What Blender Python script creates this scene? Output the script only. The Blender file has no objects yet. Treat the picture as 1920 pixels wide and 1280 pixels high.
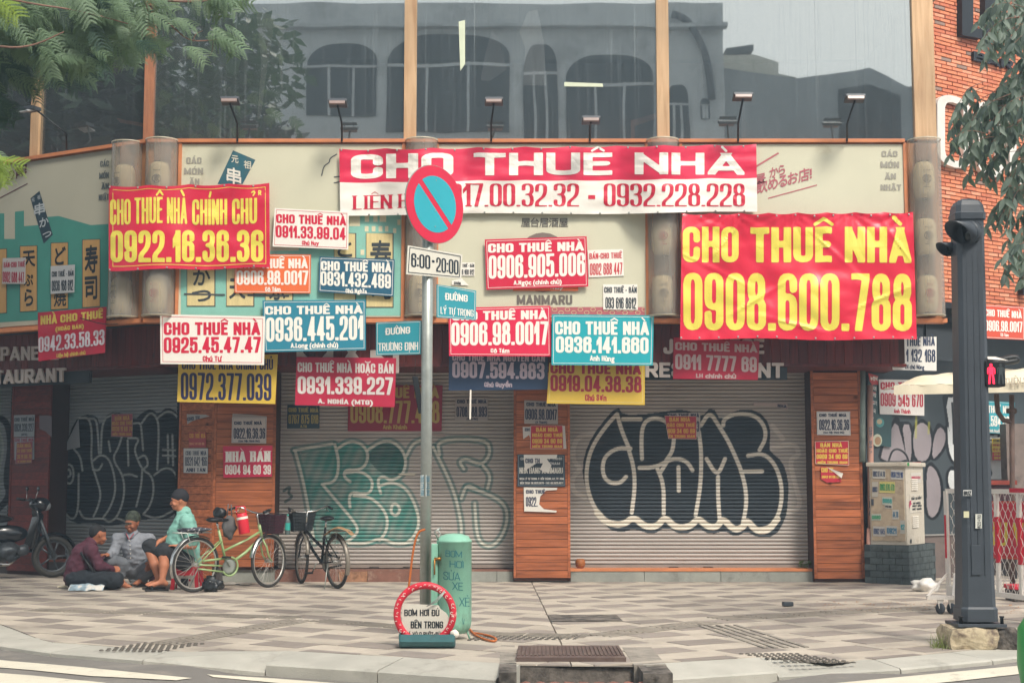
import bpy, bmesh, math, random, unicodedata
import numpy as np
from mathutils import Vector, Matrix, noise
from mathutils.geometry import tessellate_polygon
random.seed(7)
R = math.radians
SC = bpy.context.scene
COL = SC.collection
# ------------------------------------------------------------------ camera
F = 2640.0                      # focal length in pixels of the 1920 px wide photograph
EYE = 1.28
PITCH = math.atan(265 / F)
cam_d = bpy.data.cameras.new('camera')
cam = bpy.data.objects.new('camera', cam_d)
COL.objects.link(cam)
cam_d.sensor_width = 36.0
cam_d.lens = 36.0 * F / 1920
cam_d.clip_end = 2000
cam.location = (0, 0, EYE)
cam.rotation_euler = (R(90) + PITCH, 0, 0)
SC.camera = cam
# ------------------------------------------------------------------ sky and sun
SUN_EL, SUN_AZ = 50, 152        # azimuth measured clockwise from +Y (the viewing direction)
world = bpy.data.worlds.new('World')
SC.world = world
world.use_nodes = True
wn = world.node_tree
bg = wn.nodes['Background']
sky = wn.nodes.new('ShaderNodeTexSky')
sky.sky_type = 'NISHITA'
sky.sun_disc = False
sky.sun_elevation = R(SUN_EL)
sky.sun_rotation = R(SUN_AZ)
sky.air_density = 1.0
sky.dust_density = 6.0
sky.ozone_density = 1.0
cl = wn.nodes.new('ShaderNodeMix'); cl.data_type = 'RGBA'          # thin even cloud over the clear sky
cl.inputs['Factor'].default_value = .7
cl.inputs[7].default_value = (5.6, 5.75, 5.7, 1)
wn.links.new(sky.outputs[0], cl.inputs[6])
wn.links.new(cl.outputs[2], bg.inputs[0])
bg.inputs[1].default_value = 0.12
sl = bpy.data.lights.new('sun', 'SUN')
sl.energy = 1.8
sl.angle = R(14)
sl.color = (1.0, 0.94, 0.84)
sun = bpy.data.objects.new('sun', sl)
COL.objects.link(sun)
_sd = Vector((math.sin(R(SUN_AZ)) * math.cos(R(SUN_EL)), math.cos(R(SUN_AZ)) * math.cos(R(SUN_EL)), math.sin(R(SUN_EL))))
sun.rotation_euler = _sd.to_track_quat('Z', 'Y').to_euler()
SC.view_settings.view_transform = 'Standard'
SC.view_settings.look = 'None'
SC.view_settings.gamma = 1
SC.view_settings.use_curve_mapping = False
SC.view_settings.exposure = 0.96
# ------------------------------------------------------------------ photograph pixel -> world
_cp, _sp = math.cos(PITCH), math.sin(PITCH)
def ray(px, py):
 a, b = (px - 960) / F, (640 - py) / F
 return Vector((a, _cp - b * _sp, _sp + b * _cp))
O0 = Vector((0, 0, EYE))
class Plane:
 """a vertical (or any) plane in the place; P(px, py) gives the point of it seen at that pixel"""
 def __init__(s, o, n):
  s.o, s.n = Vector(o), Vector(n).normalized()
 def P(s, px, py, off=0.0):
  d = ray(px, py)
  return O0 + d * ((s.o - O0 + s.n * off).dot(s.n) / d.dot(s.n))
def FY(Y): return Plane((0, Y, 0), (0, -1, 0))
def G(px, py, z=0.0): return Plane((0, 0, z), (0, 0, 1)).P(px, py)
UP_Y, BAND_Y, FASC_Y, SHUT_Y, PIL_Y, LEDGE_Y = 17.62, 17.5, 17.75, 18.8, 18.42, 18.55
WA = R(28)
WD = Vector((-math.cos(WA), math.sin(WA), 0))          # the side street runs this way
WN = Vector((-math.sin(WA), -math.cos(WA), 0))
def corner(px, Y): return FY(Y).P(px, 640).x
CX_UP = corner(281, UP_Y); CX_BAND = corner(268, BAND_Y); CX_FASC = corner(300, FASC_Y); CX_PIL = corner(405, PIL_Y)
W_UP = Plane((CX_UP, UP_Y, 0), WN); W_BAND = Plane((CX_BAND, BAND_Y, 0), WN)
W_FASC = Plane((CX_FASC, FASC_Y, 0), WN); W_PIL = Plane((CX_PIL, PIL_Y, 0), WN)
W_SHUT = Plane(Vector((CX_PIL, PIL_Y, 0)) - WN * 0.35, WN)
BR = R(33)
BRX = Vector((math.cos(BR), math.sin(BR), 0)); BRN = Vector((math.sin(BR), -math.cos(BR), 0))
BRO = FY(18.0).P(1752, 640)
W_BRICK = Plane((BRO.x, BRO.y, 0), BRN)
# ------------------------------------------------------------------ colour and materials
def lin(h, k=1.0):
 h = h.lstrip('#')
 if len(h) == 3: h = ''.join(c * 2 for c in h)
 o = []
 for i in (0, 2, 4):
  c = int(h[i:i + 2], 16) / 255
  o.append((c / 12.92 if c < .04045 else ((c + .055) / 1.055) ** 2.4) * k)
 return (*o, 1)
_mats = {}
def mat(name, col, rough=.6, metal=0, spec=.4, var=.12, vscale=3.0, bump=0, bscale=60, stretch=(1, 1, 1), attr=False, dirt=None, dscale=1.5,
  dlo=.52, dhi=.72, rvar=0, coat=0, detail=6, coord='Object', obv=0):
 """procedural material: base colour with noise variation, optional dirt patches and fine bump"""
 if name in _mats: return _mats[name]
 m = bpy.data.materials.new(name); m.use_nodes = True
 nt = m.node_tree; N = nt.nodes; L = nt.links
 b = N['Principled BSDF']
 c = lin(col) if isinstance(col, str) else (*col[:3], 1)
 b.inputs['Roughness'].default_value = rough
 b.inputs['Metallic'].default_value = metal
 b.inputs['Specular IOR Level'].default_value = spec
 if coat: b.inputs['Coat Weight'].default_value = coat; b.inputs['Coat Roughness'].default_value = .12
 tc = N.new('ShaderNodeTexCoord'); mp = N.new('ShaderNodeMapping'); mp.inputs['Scale'].default_value = stretch
 L.new(tc.outputs[coord], mp.inputs['Vector'])
 no = N.new('ShaderNodeTexNoise'); no.inputs['Scale'].default_value = vscale; no.inputs['Detail'].default_value = detail
 no.inputs['Roughness'].default_value = .6
 L.new(mp.outputs[0], no.inputs['Vector'])
 ra = N.new('ShaderNodeMapRange'); ra.inputs['From Min'].default_value = .3; ra.inputs['From Max'].default_value = .7
 ra.inputs['To Min'].default_value = 1 - var; ra.inputs['To Max'].default_value = 1 + var
 L.new(no.outputs['Fac'], ra.inputs['Value'])
 mx = N.new('ShaderNodeMix'); mx.data_type = 'RGBA'; mx.blend_type = 'MULTIPLY'; mx.inputs['Factor'].default_value = 1
 if attr:
  at = N.new('ShaderNodeVertexColor'); at.layer_name = 'Col'; L.new(at.outputs['Color'], mx.inputs[6])
 else:
  mx.inputs[6].default_value = c
 L.new(ra.outputs[0], mx.inputs[7])
 out = mx.outputs[2]
 if obv:
  oi = N.new('ShaderNodeObjectInfo'); ro = N.new('ShaderNodeMapRange'); ro.inputs['To Min'].default_value = 1 - obv; ro.inputs['To Max'].default_value = 1 + obv
  hs = N.new('ShaderNodeHueSaturation'); L.new(oi.outputs['Random'], ro.inputs['Value']); L.new(ro.outputs[0], hs.inputs['Value']); L.new(out, hs.inputs['Color']); out = hs.outputs[0]
 if dirt:
  n2 = N.new('ShaderNodeTexNoise'); n2.inputs['Scale'].default_value = dscale; n2.inputs['Detail'].default_value = 8
  n2.inputs['Roughness'].default_value = .68
  L.new(mp.outputs[0], n2.inputs['Vector'])
  r2 = N.new('ShaderNodeMapRange'); r2.inputs['From Min'].default_value = dlo; r2.inputs['From Max'].default_value = dhi
  L.new(n2.outputs['Fac'], r2.inputs['Value'])
  m2 = N.new('ShaderNodeMix'); m2.data_type = 'RGBA'
  L.new(r2.outputs[0], m2.inputs['Factor']); L.new(out, m2.inputs[6]); m2.inputs[7].default_value = lin(dirt)
  out = m2.outputs[2]
 L.new(out, b.inputs['Base Color'])
 if rvar:
  r3 = N.new('ShaderNodeMapRange'); r3.inputs['To Min'].default_value = rough - rvar; r3.inputs['To Max'].default_value = rough + rvar
  L.new(no.outputs['Fac'], r3.inputs['Value']); L.new(r3.outputs[0], b.inputs['Roughness'])
 if bump:
  n3 = N.new('ShaderNodeTexNoise'); n3.inputs['Scale'].default_value = bscale; n3.inputs['Detail'].default_value = 4
  L.new(mp.outputs[0], n3.inputs['Vector'])
  bp = N.new('ShaderNodeBump'); bp.inputs['Strength'].default_value = bump; bp.inputs['Distance'].default_value = .01
  L.new(n3.outputs['Fac'], bp.inputs['Height']); L.new(bp.outputs[0], b.inputs['Normal'])
 _mats[name] = m
 return m
def wood(name, col, dark, rough=.55, axis='X', scale=1.0, knots=True, obvar=.22):
 """planed and stained board: long grain, knots, each board its own tone"""
 if name in _mats: return _mats[name]
 m = bpy.data.materials.new(name); m.use_nodes = True
 nt = m.node_tree; N = nt.nodes; L = nt.links; b = N['Principled BSDF']
 b.inputs['Roughness'].default_value = rough; b.inputs['Specular IOR Level'].default_value = .35
 tc = N.new('ShaderNodeTexCoord'); oi = N.new('ShaderNodeObjectInfo')
 ad = N.new('ShaderNodeVectorMath'); ad.operation = 'ADD'
 mu = N.new('ShaderNodeVectorMath'); mu.operation = 'SCALE'; mu.inputs['Scale'].default_value = 37
 cx = N.new('ShaderNodeCombineXYZ')
 for i in range(3): L.new(oi.outputs['Random'], cx.inputs[i])
 L.new(cx.outputs[0], mu.inputs[0]); L.new(tc.outputs['Object'], ad.inputs[0]); L.new(mu.outputs[0], ad.inputs[1])
 mp = N.new('ShaderNodeMapping'); s = [26 * scale] * 3; s['XYZ'.index(axis)] = 1.6 * scale
 mp.inputs['Scale'].default_value = s
 L.new(ad.outputs[0], mp.inputs['Vector'])
 n = N.new('ShaderNodeTexNoise'); n.inputs['Scale'].default_value = 1; n.inputs['Detail'].default_value = 5; n.inputs['Distortion'].default_value = .8
 L.new(mp.outputs[0], n.inputs['Vector'])
 cr = N.new('ShaderNodeValToRGB'); e = cr.color_ramp.elements
 e[0].position = .25; e[0].color = lin(dark); e[1].position = .62; e[1].color = lin(col)
 L.new(n.outputs['Fac'], cr.inputs[0])
 n2 = N.new('ShaderNodeTexNoise'); n2.inputs['Scale'].default_value = 1.3 * scale; n2.inputs['Detail'].default_value = 3
 L.new(ad.outputs[0], n2.inputs['Vector'])
 hv = N.new('ShaderNodeHueSaturation')
 r1 = N.new('ShaderNodeMapRange'); r1.inputs['To Min'].default_value = 1 - obvar; r1.inputs['To Max'].default_value = 1 + obvar * .7
 L.new(oi.outputs['Random'], r1.inputs['Value'])
 r2 = N.new('ShaderNodeMapRange'); r2.inputs['From Min'].default_value = .3; r2.inputs['From Max'].default_value = .7
 r2.inputs['To Min'].default_value = .72; r2.inputs['To Max'].default_value = 1.15
 L.new(n2.outputs['Fac'], r2.inputs['Value'])
 mm = N.new('ShaderNodeMath'); mm.operation = 'MULTIPLY'; L.new(r1.outputs[0], mm.inputs[0]); L.new(r2.outputs[0], mm.inputs[1])
 L.new(mm.outputs[0], hv.inputs['Value']); L.new(cr.outputs[0], hv.inputs['Color'])
 out = hv.outputs[0]
 if knots:
  vo = N.new('ShaderNodeTexVoronoi'); vo.inputs['Scale'].default_value = 2.1 * scale; L.new(ad.outputs[0], vo.inputs['Vector'])
  kr = N.new('ShaderNodeMapRange'); kr.inputs['From Min'].default_value = .03; kr.inputs['From Max'].default_value = .09
  L.new(vo.outputs['Distance'], kr.inputs['Value'])
  km = N.new('ShaderNodeMix'); km.data_type = 'RGBA'; km.inputs[6].default_value = lin(dark, .35)
  L.new(kr.outputs[0], km.inputs['Factor']); L.new(out, km.inputs[7]); out = km.outputs[2]
 L.new(out, b.inputs['Base Color'])
 bp = N.new('ShaderNodeBump'); bp.inputs['Strength'].default_value = .25; bp.inputs['Distance'].default_value = .003
 L.new(n.outputs['Fac'], bp.inputs['Height']); L.new(bp.outputs[0], b.inputs['Normal'])
 _mats[name] = m
 return m
# ------------------------------------------------------------------ object helpers
def props(o, label=None, cat=None, group=None, kind=None):
 if label: o['label'] = label
 if cat: o['category'] = cat
 if group: o['group'] = group
 if kind: o['kind'] = kind
 return o
def thing(name, label, cat, loc=(0, 0, 0), group=None, rotz=0):
 o = bpy.data.objects.new(name, None); COL.objects.link(o)
 o.empty_display_size = .1
 o.location = loc; o.rotation_euler = (0, 0, rotz)
 return props(o, label, cat, group)
def wloc(o):
 v = Vector((0, 0, 0))
 while o is not None:
  v = v + o.location; o = o.parent
 return v
class MB:
 """collects shapes in world coordinates (relative to the parent's base when asked to be local)"""
 def __init__(s): s.v = []; s.f = []; s.m = []; s.sm = []; s.c = []
 def add(s, vs, fs, mi=0, smooth=False):
  n = len(s.v); s.v += [tuple(v) for v in vs]
  s.f += [tuple(i + n for i in f) for f in fs]; s.m += [mi] * len(fs); s.sm += [smooth] * len(fs)
  return s
 def box(s, a, b, mi=0, bev=0.0):
  (x0, y0, z0), (x1, y1, z1) = a, b
  x0, x1 = min(x0, x1), max(x0, x1); y0, y1 = min(y0, y1), max(y0, y1); z0, z1 = min(z0, z1), max(z0, z1)
  return s.obox(((x0 + x1) / 2, (y0 + y1) / 2, (z0 + z1) / 2), (x1 - x0, 0, 0), (0, y1 - y0, 0), (0, 0, z1 - z0), mi, bev)
 def obox(s, c, ex, ey, ez, mi=0, bev=0.0):
  """box given by its centre and its three full edge vectors"""
  c = Vector(c); ex, ey, ez = Vector(ex), Vector(ey), Vector(ez)
  if not bev:
   vs = [c + ex * (i - .5) + ey * (j - .5) + ez * (k - .5) for k in (0, 1) for j in (0, 1) for i in (0, 1)]
   return s.add(vs, [(0, 2, 3, 1), (4, 5, 7, 6), (0, 1, 5, 4), (1, 3, 7, 5), (3, 2, 6, 7), (2, 0, 4, 6)], mi)
  bm = bmesh.new(); bmesh.ops.create_cube(bm, size=1)
  M = Matrix(((ex.x, ey.x, ez.x, c.x), (ex.y, ey.y, ez.y, c.y), (ex.z, ey.z, ez.z, c.z), (0, 0, 0, 1)))
  bmesh.ops.transform(bm, matrix=M, verts=bm.verts)
  bmesh.ops.bevel(bm, geom=bm.edges[:], offset=bev, segments=2, affect='EDGES', profile=.6)
  bmesh.ops.recalc_face_normals(bm, faces=bm.faces)
  bm.verts.index_update()
  s.add([v.co.copy() for v in bm.verts], [[v.index for v in f.verts] for f in bm.faces], mi)
  bm.free(); return s
 def bar(s, a, b, w, h, mi=0, up=(0, 0, 1), bev=0):
  a, b = Vector(a), Vector(b); d = b - a; up = Vector(up)
  x = d.cross(up)
  if x.length < 1e-6: x = d.cross(Vector((1, 0, 0)))
  x.normalize(); z = x.cross(d).normalized()
  return s.obox((a + b) / 2, x * w, d, z * h, mi, bev)
 def tube(s, pts, r, n=8, mi=0, closed=False, caps=True, smooth=True):
  pts = [Vector(p) for p in pts]; k = len(pts)
  rs = r if isinstance(r, (list, tuple)) else [r] * k
  T = []
  for i in range(k):
   a = pts[(i - 1) % k] if (closed or i) else pts[0]; b = pts[(i + 1) % k] if (closed or i < k - 1) else pts[-1]
   T.append((b - a).normalized())
  ref = Vector((0, 0, 1)) if abs(T[0].z) < .9 else Vector((1, 0, 0))
  u = T[0].cross(ref).normalized(); vs = []
  for i in range(k):
   u = (u - T[i] * u.dot(T[i])).normalized(); w = T[i].cross(u)
   for j in range(n):
    t = 2 * math.pi * j / n
    vs.append(pts[i] + (u * math.cos(t) + w * math.sin(t)) * rs[i])
  fs = []
  for i in range(k if closed else k - 1):
   for j in range(n):
    a = i * n + j; b = i * n + (j + 1) % n; i2 = (i + 1) % k
    fs.append((a, b, i2 * n + (j + 1) % n, i2 * n + j))
  s.add(vs, fs, mi, smooth)
  if caps and not closed:
   m = len(s.v) - len(vs)
   s.f += [tuple(m + j for j in range(n))[::-1], tuple(m + (k - 1) * n + j for j in range(n))]
   s.m += [mi, mi]; s.sm += [False, False]
  return s
 def lathe(s, prof, c, n=24, mi=0, axis=(0, 0, 1), smooth=True, cap=True, sx=1.0):
  """prof = [(radius, height)...] turned about the axis through c"""
  c = Vector(c); ax = Vector(axis).normalized()
  u = ax.cross(Vector((0, 1, 0)) if abs(ax.y) < .9 else Vector((1, 0, 0))).normalized(); w = ax.cross(u)
  vs = []; fs = []
  for r, h in prof:
   for j in range(n):
    t = 2 * math.pi * j / n
    vs.append(c + ax * h + (u * math.cos(t) * sx + w * math.sin(t)) * r)
  for i in range(len(prof) - 1):
   for j in range(n):
    fs.append((i * n + j, i * n + (j + 1) % n, (i + 1) * n + (j + 1) % n, (i + 1) * n + j))
  s.add(vs, fs, mi, smooth)
  if cap:
   m = len(s.v) - len(vs)
   if prof[0][0] > 1e-4: s.f.append(tuple(m + j for j in range(n))[::-1]); s.m.append(mi); s.sm.append(False)
   if prof[-1][0] > 1e-4: s.f.append(tuple(m + (len(prof) - 1) * n + j for j in range(n))); s.m.append(mi); s.sm.append(False)
  return s
 def prism(s, poly, d, mi=0):
  """polygon (3-D points) pushed along vector d"""
  d = Vector(d); n = len(poly); vs = [Vector(p) for p in poly]; vs += [p + d for p in vs[:n]]
  fs = [tuple(range(n))[::-1], tuple(range(n, 2 * n))] + [(i, (i + 1) % n, n + (i + 1) % n, n + i) for i in range(n)]
  return s.add(vs, fs, mi)
 def ico(s, c, r, sub=2, mi=0, sc=(1, 1, 1), jit=0.0, smooth=True):
  bm = bmesh.new(); bmesh.ops.create_icosphere(bm, subdivisions=sub, radius=1)
  c = Vector(c)
  vs = []
  for v in bm.verts:
   k = 1 + jit * noise.noise(v.co * 1.7 + c * 3)
   vs.append(c + Vector((v.co.x * sc[0], v.co.y * sc[1], v.co.z * sc[2])) * r * k)
  bm.verts.index_update()
  s.add(vs, [[v.index for v in f.verts] for f in bm.faces], mi, smooth); bm.free(); return s
 def grid(s, fn, nu, nv, mi=0, smooth=True):
  vs = [fn(i / nu, j / nv) for j in range(nv + 1) for i in range(nu + 1)]
  fs = [(j * (nu + 1) + i, j * (nu + 1) + i + 1, (j + 1) * (nu + 1) + i + 1, (j + 1) * (nu + 1) + i) for j in range(nv) for i in range(nu)]
  return s.add(vs, fs, mi, smooth)
 def mesh(s, name, mats, base=Vector((0, 0, 0))):
  me = bpy.data.meshes.new(name)
  me.from_pydata([(v[0] - base.x, v[1] - base.y, v[2] - base.z) for v in s.v], [], s.f)
  for m in (mats if isinstance(mats, (list, tuple)) else [mats]): me.materials.append(m)
  me.polygons.foreach_set('material_index', s.m); me.polygons.foreach_set('use_smooth', s.sm)
  me.update(); return me
 def build(s, name, mats, parent=None, label=None, cat=None, group=None, kind=None, base=None):
  if parent is not None: base = wloc(parent)
  elif base is None:
   a = np.array(s.v); lo, hi = a.min(0), a.max(0); base = Vector(((lo[0] + hi[0]) / 2, (lo[1] + hi[1]) / 2, lo[2]))
  o = bpy.data.objects.new(name, s.mesh(name, mats, Vector(base))); COL.objects.link(o)
  if parent is not None: o.parent = parent
  else: o.location = base
  return props(o, label, cat, group, kind)
def inst(name, me, parent, loc, rot=(0, 0, 0), scale=(1, 1, 1)):
 o = bpy.data.objects.new(name, me); COL.objects.link(o); o.parent = parent
 o.location = Vector(loc) - (wloc(parent) if parent is not None else Vector((0, 0, 0)))
 o.rotation_euler = rot; o.scale = scale
 return o
def copy_tree(o, parent=None):
 c = o.copy(); COL.objects.link(c); c.parent = parent
 for ch in list(o.children): copy_tree(ch, c)
 return c
def chaikin(p, closed=False, it=3):
 for _ in range(it):
  q = []; n = len(p)
  rng = range(n) if closed else range(n - 1)
  if not closed: q.append(p[0])
  for i in rng:
   a, b = p[i], p[(i + 1) % n]
   q.append(tuple(a[k] * .75 + b[k] * .25 for k in range(len(a)))); q.append(tuple(a[k] * .25 + b[k] * .75 for k in range(len(a))))
  if not closed: q.append(p[-1])
  p = q
 return p
def circ(c, r, n=24, a0=0, a1=2 * math.pi, u=(1, 0, 0), w=(0, 0, 1), end=False):
 c, u, w = Vector(c), Vector(u), Vector(w)
 return [c + (u * math.cos(t) + w * math.sin(t)) * r for t in [a0 + (a1 - a0) * i / (n if not end else n - 1) for i in range(n)]]
# ------------------------------------------------------------------ lettering engine
_G = {}
def S(*p): return ('s', p, False)
def SCL(*p): return ('s', p, True)
def Ln(*p): return ('l', p, False)
GL = {
'0': (1, [SCL((0, 0), (0, .35), (0, .65), (0, 1), (1, 1), (1, .65), (1, .35), (1, 0))]),
'1': (.62, [Ln((1, 0), (1, 1)), Ln((1, .97), (0, .76))]),
'2': (1, [S((0, .68), (0, 1), (1, 1), (1, .62), (.75, .4), (0, .2), (0, 0)), Ln((0, 0), (1, 0))]),
'3': (1, [S((0, .74), (0, 1), (1, 1), (1, .56), (.4, .53)), S((.4, .53), (1, .5), (1, 0), (0, 0), (0, .26))]),
'4': (1, [Ln((.72, 0), (.72, 1)), Ln((.72, 1), (.02, .3)), Ln((0, .24), (1, .24))]),
'5': (1, [Ln((.08, 1), (.95, 1)), Ln((.08, .98), (.04, .5)), S((.04, .5), (.3, .66), (1, .68), (1, .3), (1, 0), (0, 0), (0, .26))]),
'6': (1, [S((1, .74), (1, 1), (0, 1), (0, .65), (0, .3)), SCL((0, 0), (0, .3), (0, .6), (1, .6), (1, .3), (1, 0))]),
'7': (.95, [Ln((0, 1), (1, 1)), Ln((1, .98), (.35, 0))]),
'8': (1, [SCL((.05, 1), (.95, 1), (.95, .53), (.05, .53)), SCL((0, .53), (1, .53), (1, .26), (1, 0), (0, 0), (0, .26))]),
'9': (1, [S((0, .26), (0, 0), (1, 0), (1, .35), (1, .7)), SCL((1, 1), (1, .7), (1, .4), (0, .4), (0, .7), (0, 1))]),
'A': (1.12, [Ln((0, 0), (.5, 1)), Ln((1, 0), (.5, 1)), ('i', ((.22, .24), (.78, .24)), False)]),
'B': (1, [Ln((0, 0), (0, 1)), S((0, 1), (.6, 1), (.95, 1), (.95, .54), (.6, .53), (0, .53)), S((0, .53), (.6, .53), (1, .5), (1, 0), (.6, 0), (0, 0))]),
'C': (1, [S((1, .66), (1, 1), (0, 1), (0, .65), (0, .35), (0, 0), (1, 0), (1, .34))]),
'D': (1, [Ln((0, 0), (0, 1)), S((0, 1), (.5, 1), (1, 1), (1, .6), (1, .4), (1, 0), (.5, 0), (0, 0))]),
'E': (.85, [Ln((0, 0), (0, 1)), Ln((0, 1), (1, 1)), ('i', ((0, .52), (.9, .52)), False), Ln((0, 0), (1, 0))]),
'F': (.82, [Ln((0, 0), (0, 1)), Ln((0, 1), (1, 1)), ('i', ((0, .52), (.9, .52)), False)]),
'G': (1, [S((1, .68), (1, 1), (0, 1), (0, .65), (0, .35), (0, 0), (1, 0), (1, .3), (1, .46)), ('i', ((.55, .46), (1, .46)), False)]),
'H': (1, [Ln((0, 0), (0, 1)), Ln((1, 0), (1, 1)), ('i', ((0, .52), (1, .52)), False)]),
'I': ('I', [Ln((.5, 0), (.5, 1))]),
'J': (.8, [S((1, 1), (1, .3), (1, 0), (0, 0), (0, .3))]),
'K': (1.02, [Ln((0, 0), (0, 1)), Ln((1, 1), (.05, .42)), Ln((.35, .6), (1, 0))]),
'L': (.8, [Ln((0, 0), (0, 1)), Ln((0, 0), (1, 0))]),
'M': (1.3, [Ln((0, 0), (0, 1)), Ln((1, 0), (1, 1)), Ln((0, 1), (.5, .1)), Ln((1, 1), (.5, .1))]),
'N': (1.02, [Ln((0, 0), (0, 1)), Ln((1, 0), (1, 1)), Ln((0, 1), (1, 0))]),
'O': (1, [SCL((0, 0), (0, .35), (0, .65), (0, 1), (1, 1), (1, .65), (1, .35), (1, 0))]),
'P': (.95, [Ln((0, 0), (0, 1)), S((0, 1), (.6, 1), (1, 1), (1, .45), (.6, .45), (0, .45))]),
'Q': (1, [SCL((0, 0), (0, .35), (0, .65), (0, 1), (1, 1), (1, .65), (1, .35), (1, 0)), ('i', ((.6, .25), (1, -.05)), False)]),
'R': (1, [Ln((0, 0), (0, 1)), S((0, 1), (.6, 1), (1, 1), (1, .48), (.6, .48), (0, .48)), Ln((.5, .48), (1, 0))]),
'S': (.95, [S((1, .7), (1, 1), (0, 1), (0, .6), (1, .42), (1, 0), (0, 0), (0, .3))]),
'T': (.95, [Ln((.5, 0), (.5, 1)), Ln((0, 1), (1, 1))]),
'U': (1, [S((0, 1.2), (0, .35), (0, 0), (1, 0), (1, .35), (1, 1.2))]),
'V': (1.08, [Ln((0, 1), (.5, 0)), Ln((1, 1), (.5, 0))]),
'W': (1.5, [Ln((0, 1), (.25, 0)), Ln((.5, 1), (.25, 0)), Ln((.5, 1), (.75, 0)), Ln((1, 1), (.75, 0))]),
'X': (1.05, [Ln((0, 0), (1, 1)), Ln((0, 1), (1, 0))]),
'Y': (1.05, [Ln((.5, 0), (.5, .5)), Ln((0, 1), (.5, .45)), Ln((1, 1), (.5, .45))]),
'Z': (.95, [Ln((0, 1), (1, 1)), Ln((0, 0), (1, 0)), ('i', ((.98, .98), (.02, .02)), False)]),
'.': ('.', []), ',': ('.', []), ':': ('.', []), '-': (.62, []), ' ': (.5, []), '!': ('.', []), '/': (.7, [Ln((0, 0), (1, 1))]),
}
def _contour(F_, xs, ys):
 """marching squares on F_ (negative inside) -> closed loops of (x, y), outer loops counter-clockwise"""
 ins = F_ < 0
 ny, nx = F_.shape
 c = ins[:-1, :-1].astype(int) + 2 * ins[:-1, 1:] + 4 * ins[1:, 1:] + 8 * ins[1:, :-1]
 js, is_ = np.nonzero((c > 0) & (c < 15))
 T = {1: [(0, 3)], 2: [(1, 0)], 3: [(1, 3)], 4: [(2, 1)], 5: [(0, 3), (2, 1)], 6: [(2, 0)], 7: [(2, 3)], 8: [(3, 2)], 9: [(0, 2)], 10: [(3, 2), (1, 0)], 11: [(1, 2)],
  12: [(3, 1)], 13: [(0, 1)], 14: [(3, 0)]}
 nxt = {}
 def eid(i, j, e):
  return {0: ('h', i, j), 1: ('v', i + 1, j), 2: ('h', i, j + 1), 3: ('v', i, j)}[e]
 for j, i in zip(js.tolist(), is_.tolist()):
  for a, b in T[int(c[j, i])]: nxt[eid(i, j, a)] = eid(i, j, b)
 def pos(k):
  t, i, j = k
  if t == 'h':
   a, b = F_[j, i], F_[j, i + 1]; w = a / (a - b); return (xs[i] + (xs[i + 1] - xs[i]) * w, ys[j])
  a, b = F_[j, i], F_[j + 1, i]; w = a / (a - b); return (xs[i], ys[j] + (ys[j + 1] - ys[j]) * w)
 loops = []
 while nxt:
  k0 = next(iter(nxt)); k = k0; lp = []
  while k in nxt:
   lp.append(pos(k)); k = nxt.pop(k)
  if len(lp) > 4: loops.append(lp)
 return loops
def _rdp(p, eps):
 if len(p) < 3: return p
 a, b = np.array(p[0]), np.array(p[-1]); q = np.array(p[1:-1]); d = b - a; n = np.hypot(*d)
 dist = np.hypot(*(q - a).T) if n < 1e-9 else np.abs(d[0] * (q[:, 1] - a[1]) - d[1] * (q[:, 0] - a[0])) / n
 i = int(dist.argmax())
 if dist[i] < eps: return [p[0], p[-1]]
 return _rdp(p[:i + 2], eps)[:-1] + _rdp(p[i + 1:], eps)
def _loops_to_tris(loops, eps):
 L2 = []
 for lp in loops:
  h = len(lp) // 2
  q = _rdp(lp[:h + 1], eps)[:-1] + _rdp(lp[h:] + lp[:1], eps)[:-1]
  if len(q) < 3: continue
  a = sum(q[i][0] * q[(i + 1) % len(q)][1] - q[(i + 1) % len(q)][0] * q[i][1] for i in range(len(q))) / 2
  if abs(a) > 1e-5: L2.append((q, a))
 if not L2: return [], []
 big = max(L2, key=lambda t: abs(t[1])); sg = 1 if big[1] > 0 else -1
 outs = [q for q, a in L2 if a * sg > 0]; holes = [q for q, a in L2 if a * sg < 0]
 V, Tt = [], []
 def inside(pt, poly):
  x, y = pt; r = False
  for i in range(len(poly)):
   x0, y0 = poly[i]; x1, y1 = poly[i - 1]
   if (y0 > y) != (y1 > y) and x < (x1 - x0) * (y - y0) / (y1 - y0) + x0: r = not r
  return r
 for o in outs:
  hs = [h for h in holes if inside(h[0], o)]
  pts = o + [p for h in hs for p in h]
  tr = tessellate_polygon([[Vector((p[0], p[1], 0)) for p in o]] + [[Vector((p[0], p[1], 0)) for p in h] for h in hs])
  n = len(V); V += pts
  for t in tr:
   (ax, ay), (bx, by), (cx, cy) = pts[t[0]], pts[t[1]], pts[t[2]]
   ar = (bx - ax) * (cy - ay) - (by - ay) * (cx - ax)
   Tt.append((t[0] + n, t[1] + n, t[2] + n) if ar > 0 else (t[0] + n, t[2] + n, t[1] + n))
 return V, Tt
def _segd(X, Y, segs):
 D = np.full(X.shape, 9.0)
 for (ax, ay, bx, by) in segs:
  dx, dy = bx - ax, by - ay; l2 = dx * dx + dy * dy
  t = np.clip(((X - ax) * dx + (Y - ay) * dy) / l2, 0, 1) if l2 > 1e-12 else 0
  D = np.minimum(D, np.hypot(X - ax - t * dx, Y - ay - t * dy))
 return D
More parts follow.
